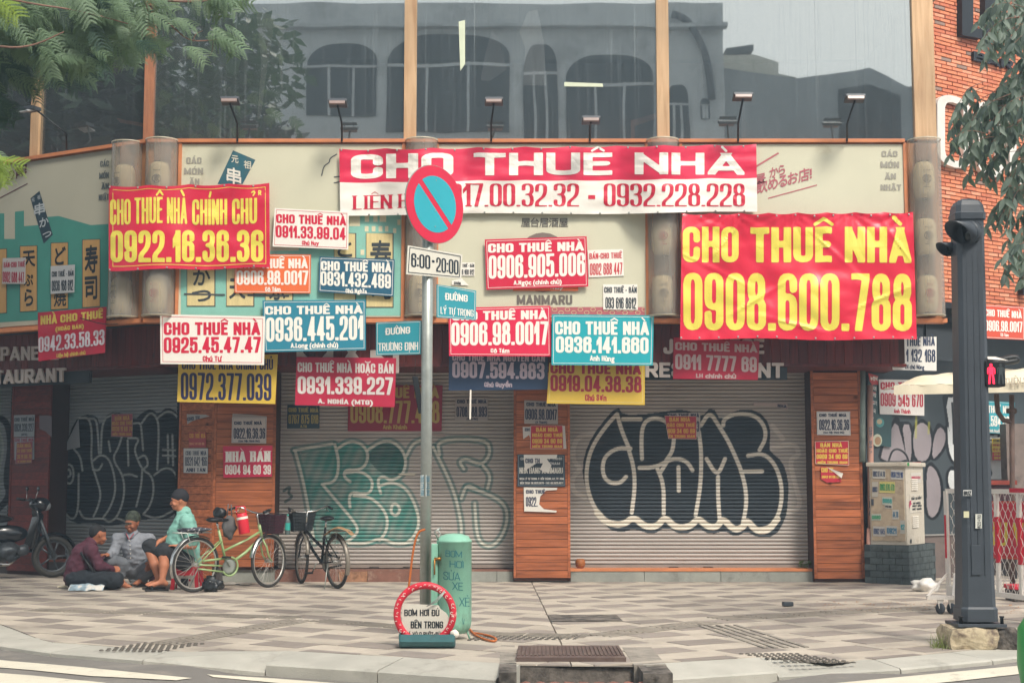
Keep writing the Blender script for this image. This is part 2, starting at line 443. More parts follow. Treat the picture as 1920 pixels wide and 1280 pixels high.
def glyph(ch, w, tx, ty, serif=False):
 """-> (advance width, verts, tris) ; cap height 1"""
 key = (ch, round(w, 2), round(tx, 3), round(ty, 3), serif)
 if key in _G: return _G[key]
 dec = unicodedata.normalize('NFD', ch); base, marks = dec[0], dec[1:]
 dbar = base == 'Đ'
 if dbar: base = 'D'
 if base not in GL:
  g = fontglyph(ch, w / .62, tx * .26 if ord(base) < 0x2000 else min(tx * .09, .045)); _G[key] = g; return g
 rel, st = GL[base]
 W = tx * 1.0 if rel == 'I' else (tx * 1.05 if rel == '.' else rel * w)
 if rel == 'I' and serif: W = tx * 1.9
 dw = max(W, tx * 1.02)
 ks = tx / ty
 sx0, sx1, sy0, sy1 = tx / 2, max(dw - tx / 2, tx / 2 + 1e-4), ty / 2, 1 - ty / 2
 MU = lambda u, v: (sx0 + u * (sx1 - sx0), sy0 + v * (sy1 - sy0))
 step = .03
 xs = np.arange(-.2, dw + .26, step); ys = np.arange(-.36, 1.5, step)
 X, Y = np.meshgrid(xs, ys)
 segs = []; raw = []
 for kind, pts, cl in st:
  p = [MU(*q) for q in pts]
  if kind == 's': p = chaikin(p, cl, 3)
  else:
   if kind == 'l':
    def ext(a, b, uv):
     if uv[1] in (0, 1) or uv[0] in (0, 1):
      d = math.hypot(a[0] - b[0], a[1] - b[1]) + 1e-9
      return (a[0] + (a[0] - b[0]) / d * .25, a[1] + (a[1] - b[1]) / d * .25)
     return a
    if serif and abs(p[0][0] - p[-1][0]) < 1e-6:
     raw.append((p[0][0], pts[0][1], pts[-1][1]))
    p = [ext(p[0], p[1], pts[0]), ext(p[1], p[0], pts[1])]
  n = len(p)
  for i in range(n if cl else n - 1): segs.append((p[i][0], p[i][1] * ks, p[(i + 1) % n][0], p[(i + 1) % n][1] * ks))
 D = _segd(X, Y * ks, segs) - tx / 2 if segs else np.full(X.shape, 9.0)
 D = np.maximum(D, np.maximum(np.maximum(-X, X - dw), np.maximum(-Y, Y - 1)))
 def rect(x0, y0, x1, y1): return np.maximum(np.maximum(x0 - X, X - x1), np.maximum(y0 - Y, Y - y1))
 def stroke(pts, th):
  return _segd(X, Y, [(*pts[i], *pts[i + 1]) for i in range(len(pts) - 1)]) - th / 2
 if serif:
  for x, v0, v1 in raw:
   for v in (v0, v1):
    if v in (0, 1): D = np.minimum(D, rect(x - tx * .9, 0 if v == 0 else 1 - .045, x + tx * .9, .045 if v == 0 else 1))
 if base == '.': D = rect(0, 0, dw, ty * 1.15)
 if base == ',': D = rect(0, -.1, dw, ty * 1.1)
 if base == ':': D = np.minimum(rect(0, .1, dw, .1 + ty * 1.15), rect(0, .6, dw, .6 + ty * 1.15))
 if base == '!': D = np.minimum(rect(0, 0, dw, ty), rect(0, .3, dw, 1))
 if base == '-': D = rect(0, .36, dw, .36 + ty * 1.1)
 if dbar: D = np.minimum(D, rect(-tx * .45, .44, tx * 1.7, .44 + ty * .8))
 cx = dw / 2; a = min(.5 * dw, .26); th = min(ty * .75, .1)
 circ_ = '\u0302' in marks
 for mk in marks:
  ox = a * .75 if circ_ and mk not in '\u0302\u0323' else 0; oy = .1 if ox else 0
  if mk == '\u0302': D = np.minimum(D, stroke([(cx - a, 1.08), (cx, 1.24), (cx + a, 1.08)], th))
  if mk == '\u0301': D = np.minimum(D, stroke([(cx + ox, 1.09 + oy), (cx + ox + a * .7, 1.27 + oy)], th * 1.15))
  if mk == '\u0300': D = np.minimum(D, stroke([(cx + ox - a * .7, 1.27 + oy), (cx + ox, 1.09 + oy)], th * 1.15))
  if mk == '\u0303': D = np.minimum(D, stroke([(cx - a, 1.09 + oy), (cx - a * .5, 1.19 + oy), (cx + a * .4, 1.11 + oy), (cx + a, 1.21 + oy)], th))
  if mk == '\u0309': D = np.minimum(D, stroke([(cx - .06 + ox, 1.22 + oy), (cx + .03 + ox, 1.27 + oy), (cx + .07 + ox, 1.2 + oy), (cx + ox, 1.1 + oy)], th * .8))
  if mk == '\u0306': D = np.minimum(D, stroke([(cx - a, 1.2), (cx - a * .5, 1.1), (cx + a * .5, 1.1), (cx + a, 1.2)], th))
  if mk == '\u0323': D = np.minimum(D, rect(cx - th * .7, -.22, cx + th * .7, -.08))
  if mk == '\u031b': D = np.minimum(D, stroke([(dw - .04, .93), (dw + .06, .97), (dw + .07, 1.12)], th))
 D = np.clip(D, -1, 1); D[0, :] = D[-1, :] = 1; D[:, 0] = D[:, -1] = 1
 V, T = _loops_to_tris(_contour(D, xs, ys), .006) if base != ' ' else ([], [])
 _G[key] = (W, V, T)
 return _G[key]
_FM = {}
def fontglyph(ch, sx, dil):
 """a letter of Blender's own font (fallback for small text and kanji), thickened by dil"""
 if ch not in _FM:
  c = bpy.data.curves.new('t', 'FONT'); c.body = ch; c.resolution_u = 3; c.size = 1.43
  o = bpy.data.objects.new('t', c); COL.objects.link(o)
  dg = bpy.context.evaluated_depsgraph_get(); dg.update()
  me = bpy.data.meshes.new_from_object(o.evaluated_get(dg))
  me.calc_loop_triangles()
  V = np.array([v.co[:2] for v in me.vertices]) if len(me.vertices) else np.zeros((0, 2))
  T = [tuple(t.vertices) for t in me.loop_triangles]
  cnt = {}
  for t in T:
   for i in range(3):
    e = (min(t[i], t[(i + 1) % 3]), max(t[i], t[(i + 1) % 3])); cnt[e] = cnt.get(e, 0) + 1
  _FM[ch] = (V, T, [e for e, n in cnt.items() if n == 1])
  bpy.data.objects.remove(o); bpy.data.curves.remove(c); bpy.data.meshes.remove(me)
 V, T, E = _FM[ch]
 if not len(V): return (.4 * sx, [], [])
 P = V.copy(); x0 = P[:, 0].min(); P[:, 0] = (P[:, 0] - x0) * sx
 W = P[:, 0].max() + dil
 P[:, 0] += dil / 2
 st = .035 if ord(ch) < 0x2000 else .022
 xs = np.arange(-.1, W + .14, st); ys = np.arange(P[:, 1].min() - .12, P[:, 1].max() + .16, st)
 X, Y = np.meshgrid(xs, ys)
 ins = np.zeros(X.shape, bool)
 for t in T:
  a, b, c = P[t[0]], P[t[1]], P[t[2]]
  d1 = (X - b[0]) * (a[1] - b[1]) - (a[0] - b[0]) * (Y - b[1]); d2 = (X - c[0]) * (b[1] - c[1]) - (b[0] - c[0]) * (Y - c[1])
  d3 = (X - a[0]) * (c[1] - a[1]) - (c[0] - a[0]) * (Y - a[1])
  ins |= ~(((d1 < 0) | (d2 < 0) | (d3 < 0)) & ((d1 > 0) | (d2 > 0) | (d3 > 0)))
 D = _segd(X, Y, [(*P[a], *P[b]) for a, b in E])
 D = np.where(ins, -D, D) - dil
 D[0, :] = D[-1, :] = 1; D[:, 0] = D[:, -1] = 1
 Vv, Tt = _loops_to_tris(_contour(D, xs, ys), .006)
 return (W, Vv, Tt)
def layout(text, ratio, weight=1.0, style=''):
 """text fitted to a box of width/height ratio -> verts (x in 0..1, y in cap heights), tris"""
 def rels(w, tx):
  tot = 0
  for ch in text:
   b = unicodedata.normalize('NFD', ch)[0]; b = 'D' if b == 'Đ' else b
   r = GL[b][0] if b in GL else .8
   tot += (tx if r in ('I', '.') else r * w)
  return tot
 gapk = .1
 w = .4
 for _ in range(12):
  tx = min(.385 * w, .3) * weight
  cur = rels(w, tx) + gapk * w * (len(text) - 1)
  w *= ratio / cur
  w = min(max(w, .08), 2.2)
 w = round(w, 2); tx = min(.385 * w, .3) * weight
 ty = min(max(tx * .85, .1 * weight), .2) if 'S' not in style else .055
 if 'S' in style: tx *= 1.0
 x = 0; V = []; T = []
 for ch in text:
  W, gv, gt = glyph(ch, w, tx, ty, 'S' in style)
  n = len(V); V += [(x + a, b) for a, b in gv]; T += [(a + n, b + n, c + n) for a, b, c in gt]
  x += W + gapk * w
 x -= gapk * w
 sl = .18 if 'I' in style else 0
 return [(a / x + sl * b / ratio, b) for a, b in V], T
# ================================================================== THE SETTING AND THE BUILDINGS
M_WOODH = wood('stained_board', '#b96c44', '#7d4428', axis='X')
M_WOODV = wood('stained_board_upright', '#6a2219', '#43150f', axis='Z', rough=.5)
M_WOODL = wood('pale_laminate', '#ccaa84', '#b38c66', axis='Z', scale=.7, knots=False, obvar=.1)
M_WOODD = mat('wood_backing', '#3a2018', rough=.8)
M_TRIM = mat('orange_trim', '#c97f54', rough=.5, var=.15, vscale=4)
M_PANEL = mat('print_panel', '#cdcab2', rough=.42, var=.05, vscale=1.2, dirt='#a89a74', dscale=1.3, dlo=.6, dhi=.85)
M_SLAT = mat('shutter_paint', '#fff', rough=.5, metal=.0, spec=.4, attr=True, var=.1, vscale=2.2, dirt='#7a5a48', dscale=1.8, dlo=.63, dhi=.95, stretch=(.6, 1, 3))
M_STONE = mat('ledge_stone', '#8f9088', rough=.7, var=.15, vscale=5, dirt='#55504a', dscale=4, dlo=.55, dhi=.8)
M_TILE_L = mat('pavement_light', '#b2a89a', obv=.09, rough=.75, var=.13, vscale=2.4, bump=.25, bscale=90, dirt='#7d756c', dscale=1.1, dlo=.5, dhi=.78, coord='Object')
M_TILE_D = mat('pavement_dark', '#8a8179', obv=.14, rough=.7, var=.12, vscale=4, bump=.25, bscale=90, dirt='#8a8278', dscale=3, dlo=.6, dhi=.85)
M_JOINT = mat('joint_sand', '#6e675e', rough=.9, var=.2, vscale=8)
M_KERB = mat('kerb_granite', '#a9a69c', obv=.06, rough=.8, var=.12, vscale=3, bump=.5, bscale=110, dirt='#6f6a62', dscale=1.7, dlo=.56, dhi=.82)
M_ASPH = mat('asphalt', '#77736e', rough=.85, var=.14, vscale=1.2, bump=.7, bscale=140, dirt='#918a80', dscale=2)
M_LINE = mat('road_paint', '#cfc8b6', rough=.7, var=.08, dirt='#a19a8c', dscale=5, dlo=.58, dhi=.75)
M_GREY = mat('dark_grey_paint', '#3e444b', rough=.45, var=.1, vscale=6, bump=.08, bscale=30, dirt='#5a6066', dscale=5, dlo=.6, dhi=.8)
M_BLACK = mat('black_metal', '#16181b', rough=.45)
M_STEEL = mat('galvanised_steel', '#a3a8a2', rough=.42, metal=.55, var=.12, vscale=14, bump=.05, bscale=40)
M_CHROME = mat('chrome', '#c9c9c6', rough=.22, metal=1.0, var=.05)
M_WHITE = mat('white_paint', '#e6e0d4', rough=.5, var=.06, dirt='#a99a88', dscale=6, dlo=.62, dhi=.8)
M_WALLD = mat('dark_wall', '#fff', rough=.55, attr=True, var=.1, vscale=2.5, dirt='#55585a', dscale=3, dlo=.62, dhi=.8)
def PXof(co):
 """world -> photograph pixel (used only to author flat print and paint on surfaces)"""
 d = co - np.array([0, 0, EYE])
 fw = d[..., 1] * _cp + d[..., 2] * _sp; upc = -d[..., 1] * _sp + d[..., 2] * _cp
 return 960 + F * d[..., 0] / fw, 640 - F * upc / fw
# ---- ground: road sheet, pavement base
RZ = -.135
def rz(x):
 '''height of the road at the kerb: dropped at the two crossings' ramps, lower at the drain between them'''
 t = min(1, max(0, (abs(x + .1) - 1.75) / .7)); return RZ + .085 * t * t * (3 - 2 * t)
gx = [-60, -30, -9] + [-6 + i * .15 for i in range(81)] + [9, 30, 60]; gy = [-60, -20, 0, 6, 22, 40, 60]
gm_ = MB(); gm_.add([(x, y, rz(x) - .003) for y in gy for x in gx], [(j * len(gx) + i, j * len(gx) + i + 1, (j + 1) * len(gx) + i + 1, (j + 1) * len(gx) + i) for j in range(len(gy) - 1) for i in range(len(gx) - 1)])
gm_.build('ground', M_ASPH, kind='structure', base=Vector((0, 0, RZ)))
def GR(px, py):
 p = G(px, py, RZ)
 for _ in range(6): p = G(px, py, rz(p.x))
 return p
KF = [(-60, 1196), (-1, 1222), (290, 1246), (460, 1262), (640, 1274), (800, 1288), (930, 1296), (1080, 1298), (1230, 1298), (1330, 1290), (1430, 1276), (1560, 1270), (1690, 1262), (1800, 1252), (1921, 1238), (1990, 1230)]
kf = [GR(x, y) for x, y in KF]
kf = [kf[0] + (kf[0] - kf[1]).normalized() * 40] + kf + [kf[-1] + (kf[-1] - kf[-2]).normalized() * 40]
def offset_line(pts, d):
 o = []
 for i in range(len(pts)):
  a = pts[max(i - 1, 0)]; b = pts[min(i + 1, len(pts) - 1)]; t = (b - a).normalized()
  o.append(pts[i] + Vector((-t.y, t.x, 0)) * d)
 return o
kb = offset_line(kf, .40)
base = MB()
inner = [Vector((p.x, p.y, -.012)) for p in kb]
n_ = len(inner)
vs_ = inner + [Vector((p.x, 58, -.012)) for p in inner]
base.add(vs_, [(i, i + 1, n_ + i + 1, n_ + i) for i in range(n_ - 1)])
base.build('pavement', M_JOINT, kind='structure', base=Vector((0, 14, 0)))
pav = [o for o in bpy.data.objects if o.name == 'pavement'][0]
# ---- kerb stones
kerb = bpy.data.objects.new('kerb', None); COL.objects.link(kerb); kerb['kind'] = 'structure'; kerb.location = (0, 10, 0)
def resample(pts, step):
 out = [pts[0]]; acc = 0
 for i in range(len(pts) - 1):
  a, b = pts[i], pts[i + 1]; L_ = (b - a).length; t = step - acc
  while t <= L_:
   out.append(a + (b - a) * (t / L_)); t += step
  acc = (acc + L_) % step
 return out
DR_L, DR_R = G(932, 1240).x, G(1243, 1240).x
def even(pts, step):
 L_ = sum((pts[i + 1] - pts[i]).length for i in range(len(pts) - 1)); n = max(1, round(L_ / step)); out = []
 for k in range(n + 1):
  t = L_ * k / n
  for i in range(len(pts) - 1):
   l = (pts[i + 1] - pts[i]).length
   if t <= l + 1e-6 or i == len(pts) - 2: out.append(pts[i] + (pts[i + 1] - pts[i]) * (t / l)); break
   t -= l
 return out
kl_ = [kf[1] + (kf[1] - kf[2]).normalized() * 3] + [p for p in kf[1:-1] if p.x < DR_L - .05] + [Vector((DR_L, float(np.interp(DR_L, [p.x for p in kf], [p.y for p in kf])), RZ))]
kr_ = [Vector((DR_R, float(np.interp(DR_R, [p.x for p in kf], [p.y for p in kf])), RZ))] + [p for p in kf[1:-1] if p.x > DR_R + .05] + [kf[-2] + (kf[-2] - kf[-3]).normalized() * 3]
rk = random.Random(3)
for rng_ in (kl_, kr_):
 kpts = even(rng_, .92); kback = offset_line(kpts, .385)
 for i in range(len(kpts) - 1):
  a, b, c, d = kpts[i], kpts[i + 1], kback[i + 1], kback[i]
  e = (b - a).normalized() * .005
  xm = (a.x + b.x) / 2
  ramp = (xm < -2.1) or (xm > 2.0)                  # flat ramped stones at the crossings, upright ones between
  f0, f1 = ((rz(a.x) + .022, rz(b.x) + .022) if ramp else (-.06, -.06)); zb = -.006 if ramp else -.002
  z0 = RZ - .08
  m = MB()
  def lift(p, z): return Vector((p.x, p.y, z))
  nrm = (d - a).normalized()
  vsx = [lift(a + e, z0), lift(b - e, z0), lift(c - e, z0), lift(d + e, z0),
   lift(a + e, f0), lift(b - e, f1), lift(c - e, zb + .006), lift(d + e, zb + .006),
   lift(a + e + nrm * .02, f0 + .012), lift(b - e + nrm * .02, f1 + .012)]
  m.add(vsx, [(3, 2, 1, 0), (0, 1, 5, 4), (4, 5, 9, 8), (8, 9, 6, 7), (1, 2, 6, 9, 5), (2, 3, 7, 6), (3, 0, 4, 8, 7)])
  m.build('kerb_stone', M_KERB, kerb)
# ---- paving slabs: 30 x 60 bond, dark slabs among light ones, laid parallel to each street
SU = Vector((math.cos(R(32)), -math.sin(R(32)), 0)); SV = Vector((math.sin(R(32)), math.cos(R(32)), 0))
TU = Vector((math.cos(R(30)), math.sin(R(30)), 0)); TV = Vector((-math.sin(R(30)), math.cos(R(30)), 0))
kbx = np.array([p.x for p in kb]); kby = np.array([p.y for p in kb])
seam_x = lambda y: G(1000, 1100).x + (y - 18) * -.02
def front_y(x, z=0): return float(np.interp(x, kbx, kby))
slabs = []
rs_ = random.Random(11)
ROW, DK, LT = .315, .5, .8
def slab_poly(o, U, V, u0, u1, v0, v1, sidetest):
 g = .004
 return [o + U * (u0 + g) + V * (v0 + g), o + U * (u1 - g) + V * (v0 + g), o + U * (u1 - g) + V * (v1 - g), o + U * (u0 + g) + V * (v1 - g)]
def clip_poly(poly, inside, inter):
 out = []
 for i in range(len(poly)):
  a, b = poly[i], poly[(i + 1) % len(poly)]
  ia, ib = inside(a), inside(b)
  if ia: out.append(a)
  if ia != ib: out.append(inter(a, b))
 return out
def bis(fn):
 def f(a, b):
  ia = fn(a); lo, hi = 0.0, 1.0
  for _ in range(14):
   mdl = (lo + hi) / 2
   if fn(a + (b - a) * mdl) == ia: lo = mdl
   else: hi = mdl
  return a + (b - a) * ((lo + hi) / 2)
 return f
def make_slabs(U, V, origin, side):
 for r in range(-60, 70):
  off = (.65 if r % 2 else 0)
  for k in range(-30, 30):
   u = k * (DK + LT) + off
   for dark, u0, u1 in ((True, u, u + DK), (False, u + DK, u + DK + LT)):
    poly = slab_poly(origin, U, V, u0, u1, r * ROW, (r + 1) * ROW, None)
    c = sum(poly, Vector()) / 4
    if not (-11 < c.x < 11 and 8 < c.y < 21.5): continue
    for fn in ((lambda p: (p.x - seam_x(p.y)) * side > 0.004), (lambda p: p.y > front_y(p.x) + .004), (lambda p: p.y < 21.3)):
     if len(poly) < 3: break
     poly = clip_poly(poly, fn, bis(fn))
    if len(poly) < 3: continue
    c = sum(poly, Vector()) / len(poly)
    slabs.append((c, poly, dark))
make_slabs(SU, SV, G(203, 1176), -1)
make_slabs(TU, TV, G(1627, 1207), 1)
def vis(c):
 px, py = PXof(np.array([c.x, c.y, c.z])); return -60 < px < 1980 and py > 1070
def parea(p):
 a = 0
 for i in range(len(p)): a += p[i].x * p[(i + 1) % len(p)].y - p[(i + 1) % len(p)].x * p[i].y
 return abs(a) / 2
slabs = [s for s in slabs if parea(s[1]) > .004]
slabs.sort(key=lambda s: (not (vis(s[0]) and parea(s[1]) > .02), s[0].y))
rest = MB()
for i, (c, poly, dark) in enumerate(slabs):
 h = rs_.uniform(-.0015, .0025)
 poly = [Vector((p.x, p.y, 0)) for p in poly]
 if sum(poly[j].x * poly[(j + 1) % len(poly)].y - poly[(j + 1) % len(poly)].x * poly[j].y for j in range(len(poly))) < 0: poly = poly[::-1]
 ins = [Vector((c.x + (p.x - c.x) * .985, c.y + (p.y - c.y) * .985, h)) for p in poly]
 low = [Vector((p.x, p.y, -.01)) for p in poly]; n = len(poly)
 mm = rest if i >= 300 else MB()
 mm.add(low + ins, [tuple(range(n, 2 * n))] + [(j, (j + 1) % n, n + (j + 1) % n, n + j) for j in range(n)], 1 if dark else 0)
 if i < 300:
  mm.build('paving_slab', [M_TILE_L, M_TILE_D], pav)
rest.build('paving_slab_rest', [M_TILE_L, M_TILE_D], pav, kind='stuff')
# ---- tactile strips (raised bars and domes)
M_TACT = mat('tactile_granite', '#8c857b', rough=.8, var=.15, vscale=5, dirt='#5f5952', dscale=4)
def tactile(p0, p1, w=.34, nbar=5, name='tactile_strip'):
 a, b = Vector(p0), Vector(p1); d = (b - a).normalized(); s = Vector((-d.y, d.x, 0)); m = MB()
 for k in range(nbar):
  o = s * ((k + .5) / nbar - .5) * w
  L_ = (b - a).length; q = 0
  while q < L_ - .05:
   e = min(q + .42, L_)
   m.obox(a + d * ((q + e) / 2) + o + Vector((0, 0, .004)), d * (e - q), s * (w / nbar * .42), Vector((0, 0, .008)))
   q = e + .03
 return m.build(name, M_TACT, pav, kind='stuff')
def domes(p0, du, dv, nu, nv):
 m = MB()
 for i in range(nu):
  for j in range(nv):
   c = p0 + du * i + dv * j
   m.lathe([(.019, 0), (.016, .006), (.009, .009)], Vector((c.x, c.y, .001)), n=8)
 return m.build('tactile_dome_field', mat('tactile_dark', '#5b564f', rough=.8), pav, kind='stuff')
tactile(G(300, 1208), G(565, 1162))
tactile(G(60, 1143), G(560, 1158), w=.3)
tactile(G(600, 1163), G(890, 1186), w=.3)
tactile(G(1120, 1192), G(1330, 1166), w=.34)
tactile(G(1345, 1160), G(1775, 1138), w=.4)
tactile(G(1345, 1172), G(1480, 1216), w=.42)
tactile(G(890, 1188), G(1100, 1193), w=.3)
p = G(190, 1219); domes(p, (G(300, 1221) - p) / 9, Vector((.035, .085, 0)), 10, 7)
p = G(1490, 1242); domes(p, (G(1600, 1242) - p) / 9, Vector((-.05, .085, 0)), 10, 7)
p = G(880, 1200); domes(p, (G(1090, 1198) - p) / 16, Vector((.02, .075, 0)), 16, 5)
# ---- drain: cast cover, dark mouth, broken concrete
dr = thing('storm_drain', 'brown ribbed iron drain cover over dark kerb opening', 'drain', G(1080, 1240))
cv = MB(); A_, B_, C_, D_ = G(968, 1232, .03), G(1174, 1232, .03), G(1160, 1209, .03), G(972, 1209, .03)
cv.prism([A_, B_, C_, D_], (0, 0, -.11))
cover = cv.build('cover', mat('drain_iron', '#5f4f4a', rough=.6, metal=.2, var=.15, vscale=9, bump=.2, bscale=50, dirt='#7a6a60', dscale=5), dr)
rb = MB()
for k in range(26):
 t = (k + .5) / 26
 a = A_ + (B_ - A_) * t; b = D_ + (C_ - D_) * t
 rb.bar(a + (b - a) * .14 + Vector((0, 0, .003)), a + (b - a) * .88 + Vector((0, 0, .003)), .02, .008)
rb.build('rib', _mats['drain_iron'], dr, kind='stuff')
M_CONC = mat('rough_concrete', '#6d665f', rough=.9, var=.3, vscale=7, bump=1, bscale=30, dirt='#3b3733', dscale=5, dlo=.45, dhi=.6)
mo = MB()
def rough_block(m, c, sx, sy, sz, seed, n=3):
 m.ico(c, 1, sub=n, sc=(sx, sy, sz), jit=.35, smooth=False)
fx0, fx1 = G(932, 1270, RZ).x, G(1245, 1270, RZ).x
fy = G(1080, 1298, RZ).y
ft = G(1080, 1246).y
mo.box((fx0 + .02, fy - .02, RZ - .3), (fx0 + .14, fy + .5, .003)); mo.box((fx1 - .22, fy - .02, RZ - .3), (fx1 - .02, fy + .5, -.004))
mo.box((fx0 + .14, fy + .42, RZ - .3), (fx1 - .22, fy + .5, -.02))
mo.build('surround', M_CONC, dr)
br = MB(); br.box((fx0 + .14, fy + .0, RZ - .3), (fx1 - .22, fy + .3, RZ + .01))
br.build('sill', M_CONC, dr)
fb = MB()
for k in range(9):
 x = fx0 + .2 + k * .1
 rough_block(fb, Vector((x, fy + .02, RZ + .04)), .06, .05, .03, k, 2)
fb.build('rubble', mat('brick_rubble', '#7a5045', rough=.9, var=.3, vscale=12), dr, kind='stuff')
fill = MB(); fill2 = MB()
fill.box((fx0 + .02, G(1080, 1246).y - .02, -.2), (G(968, 1232).x - .01, G(1080, 1209).y, .002))
fill2.box((G(1174, 1232).x + .02, G(1080, 1246).y - .02, -.2), (fx1 - .02, G(1080, 1213).y, .002))
for f_ in (fill, fill2): f_.build('apron', mat('apron_concrete', '#8d867c', rough=.9, var=.25, vscale=7, bump=.8, bscale=30, dirt='#5a534c', dscale=5), dr)
# ---- road markings
def marking(top_, bot_):
 n = 24; V = []
 for e in (top_, bot_):
  xs = [p[0] for p in e]; t = [i / (len(e) - 1) for i in range(len(e))]
  for k in range(n + 1):
   p = GR(float(np.interp(k / n, t, xs)), float(np.interp(k / n, t, [p[1] for p in e]))); V.append((p.x, p.y, rz(p.x) + .003))
 MB().add(V, [(n + 1 + k, n + 2 + k, k + 1, k) for k in range(n)]).build('road_marking', M_LINE, kind='structure')
marking([(-60, 1231), (20, 1239), (150, 1250), (360, 1271)], [(-60, 1246), (60, 1256), (170, 1267), (330, 1275)])
marking([(-60, 1257), (60, 1266), (200, 1280)], [(-60, 1284), (40, 1287), (150, 1290)])
marking([(388, 1264), (520, 1272), (700, 1286)], [(400, 1269), (520, 1280), (680, 1296)])
marking([(1380, 1292), (1560, 1281), (1750, 1263), (1960, 1243)], [(1500, 1302), (1640, 1292), (1790, 1277), (1960, 1258)])
# ================================================================== CORNER BUILDING
bld = thing('corner_building', 'corner shop house with closed shutters, tall dark upper windows and wood clad pillars', 'building', (0, LEDGE_Y, 0))
def Z(py, Y, px=960): return FY(Y).P(px, py).z
def Xp(px, Y, py=640): return FY(Y).P(px, py).x
zW = Z(263, UP_Y); zTop = 7.6
zB0, zB1 = Z(597, BAND_Y), Z(268, BAND_Y)
def glass_mat():
 m = bpy.data.materials.new('window_glass'); m.use_nodes = True; nt = m.node_tree; N = nt.nodes; L = nt.links
 N.remove(N['Principled BSDF'])
 gl = N.new('ShaderNodeBsdfGlossy'); gl.inputs['Roughness'].default_value = .015; gl.inputs['Color'].default_value = lin('#d4d8d4')
 tr = N.new('ShaderNodeBsdfTransparent'); tr.inputs['Color'].default_value = (.95, .97, 1, 1)
 df = N.new('ShaderNodeBsdfDiffuse'); df.inputs['Color'].default_value = lin('#9aa3a6')
 tc = N.new('ShaderNodeTexCoord'); mp = N.new('ShaderNodeMapping'); mp.inputs['Scale'].default_value = (22, 22, .5)
 no = N.new('ShaderNodeTexNoise'); no.inputs['Scale'].default_value = 1; no.inputs['Detail'].default_value = 7; no.inputs['Roughness'].default_value = .75
 L.new(tc.outputs['Object'], mp.inputs[0]); L.new(mp.outputs[0], no.inputs['Vector'])
 r = N.new('ShaderNodeMapRange'); r.inputs['From Min'].default_value = .55; r.inputs['From Max'].default_value = .78; r.inputs['To Min'].default_value = .08; r.inputs['To Max'].default_value = .38
 L.new(no.outputs['Fac'], r.inputs['Value'])
 mp2 = N.new('ShaderNodeMapping'); mp2.inputs['Scale'].default_value = (70, 70, .3); nn_ = N.new('ShaderNodeTexNoise'); nn_.inputs['Scale'].default_value = 1; nn_.inputs['Detail'].default_value = 3
 L.new(tc.outputs['Object'], mp2.inputs[0]); L.new(mp2.outputs[0], nn_.inputs['Vector']); rr2 = N.new('ShaderNodeMapRange'); rr2.inputs['From Min'].default_value = .63; rr2.inputs['From Max'].default_value = .72; rr2.inputs['To Max'].default_value = .3
 L.new(nn_.outputs['Fac'], rr2.inputs['Value']); ad_ = N.new('ShaderNodeMath'); ad_.operation = 'ADD'; L.new(r.outputs[0], ad_.inputs[0]); L.new(rr2.outputs[0], ad_.inputs[1]); r = ad_
 n2 = N.new('ShaderNodeTexNoise'); n2.inputs['Scale'].default_value = .5; L.new(tc.outputs['Object'], n2.inputs['Vector'])
 bp = N.new('ShaderNodeBump'); bp.inputs['Strength'].default_value = .022; bp.inputs['Distance'].default_value = .1
 L.new(n2.outputs['Fac'], bp.inputs['Height']); L.new(bp.outputs[0], gl.inputs['Normal'])
 m1 = N.new('ShaderNodeMixShader'); m1.inputs[0].default_value = .52; L.new(tr.outputs[0], m1.inputs[1]); L.new(gl.outputs[0], m1.inputs[2])
 m2 = N.new('ShaderNodeMixShader'); L.new(r.outputs[0], m2.inputs[0]); L.new(m1.outputs[0], m2.inputs[1]); L.new(df.outputs[0], m2.inputs[2])
 L.new(m2.outputs[0], N['Material Output'].inputs[0])
 return m
M_GLASS = glass_mat()
edges = [281, 769, 1242, 1722]
for i in range(3):
 x0, x1 = Xp(edges[i] + (-4 if i == 0 else 4), UP_Y, 130), Xp(edges[i + 1] - (-1 if i == 2 else 3), UP_Y, 130)
 MB().box((x0 + .002, UP_Y + .02, zW + .002), (x1 - .002, UP_Y + .032, zTop)).build('window_pane', M_GLASS, bld)
for a, b in ((272, 290), (758, 781), (1231, 1254), (1712, 1752)):
 Y = UP_Y - .03
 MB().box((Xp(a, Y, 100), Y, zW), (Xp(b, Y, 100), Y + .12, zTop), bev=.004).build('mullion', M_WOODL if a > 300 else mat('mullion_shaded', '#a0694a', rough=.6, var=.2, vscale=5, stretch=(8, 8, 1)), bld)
def wq(pl, t0, t1, z0, z1, off0, off1, mi=0, m=None):
 """box on the side-street wall: t metres along it from the corner"""
 m = m or MB(); o = pl.o
 a = o + WD * t0; b = o + WD * t1
 c = (a + b) / 2 + WN * ((off0 + off1) / 2); c.z = (z0 + z1) / 2
 return m.obox(c, (b - a), WN * (off1 - off0), Vector((0, 0, z1 - z0)), mi)
wq(W_UP, .12, 2.05, zW, zTop, -.03, -.02).build('window_pane', M_GLASS, bld)
wq(W_UP, 2.2, 5.2, zW, zTop, -.03, -.02).build('window_pane', M_GLASS, bld)
wq(W_UP, 2.05, 2.2, zW, zTop, -.1, .02).build('mullion', M_WOODL, bld)
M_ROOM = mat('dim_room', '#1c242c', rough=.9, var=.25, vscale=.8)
rm = MB()
x0, x1 = CX_UP - .2, Xp(1745, UP_Y, 100)
rm.box((x0, UP_Y + 3.2, zW - .4), (x1, UP_Y + 3.3, zTop)); rm.box((x0, UP_Y + .1, zW - .45), (x1, UP_Y + 3.2, zW - .35)); rm.box((x0, UP_Y + .05, zTop), (x1, UP_Y + 3.3, zTop + .2))
rm.box((x1 - .05, UP_Y + .1, zW - .4), (x1 + .05, UP_Y + 3.2, zTop))
rm.build('room', M_ROOM, bld)
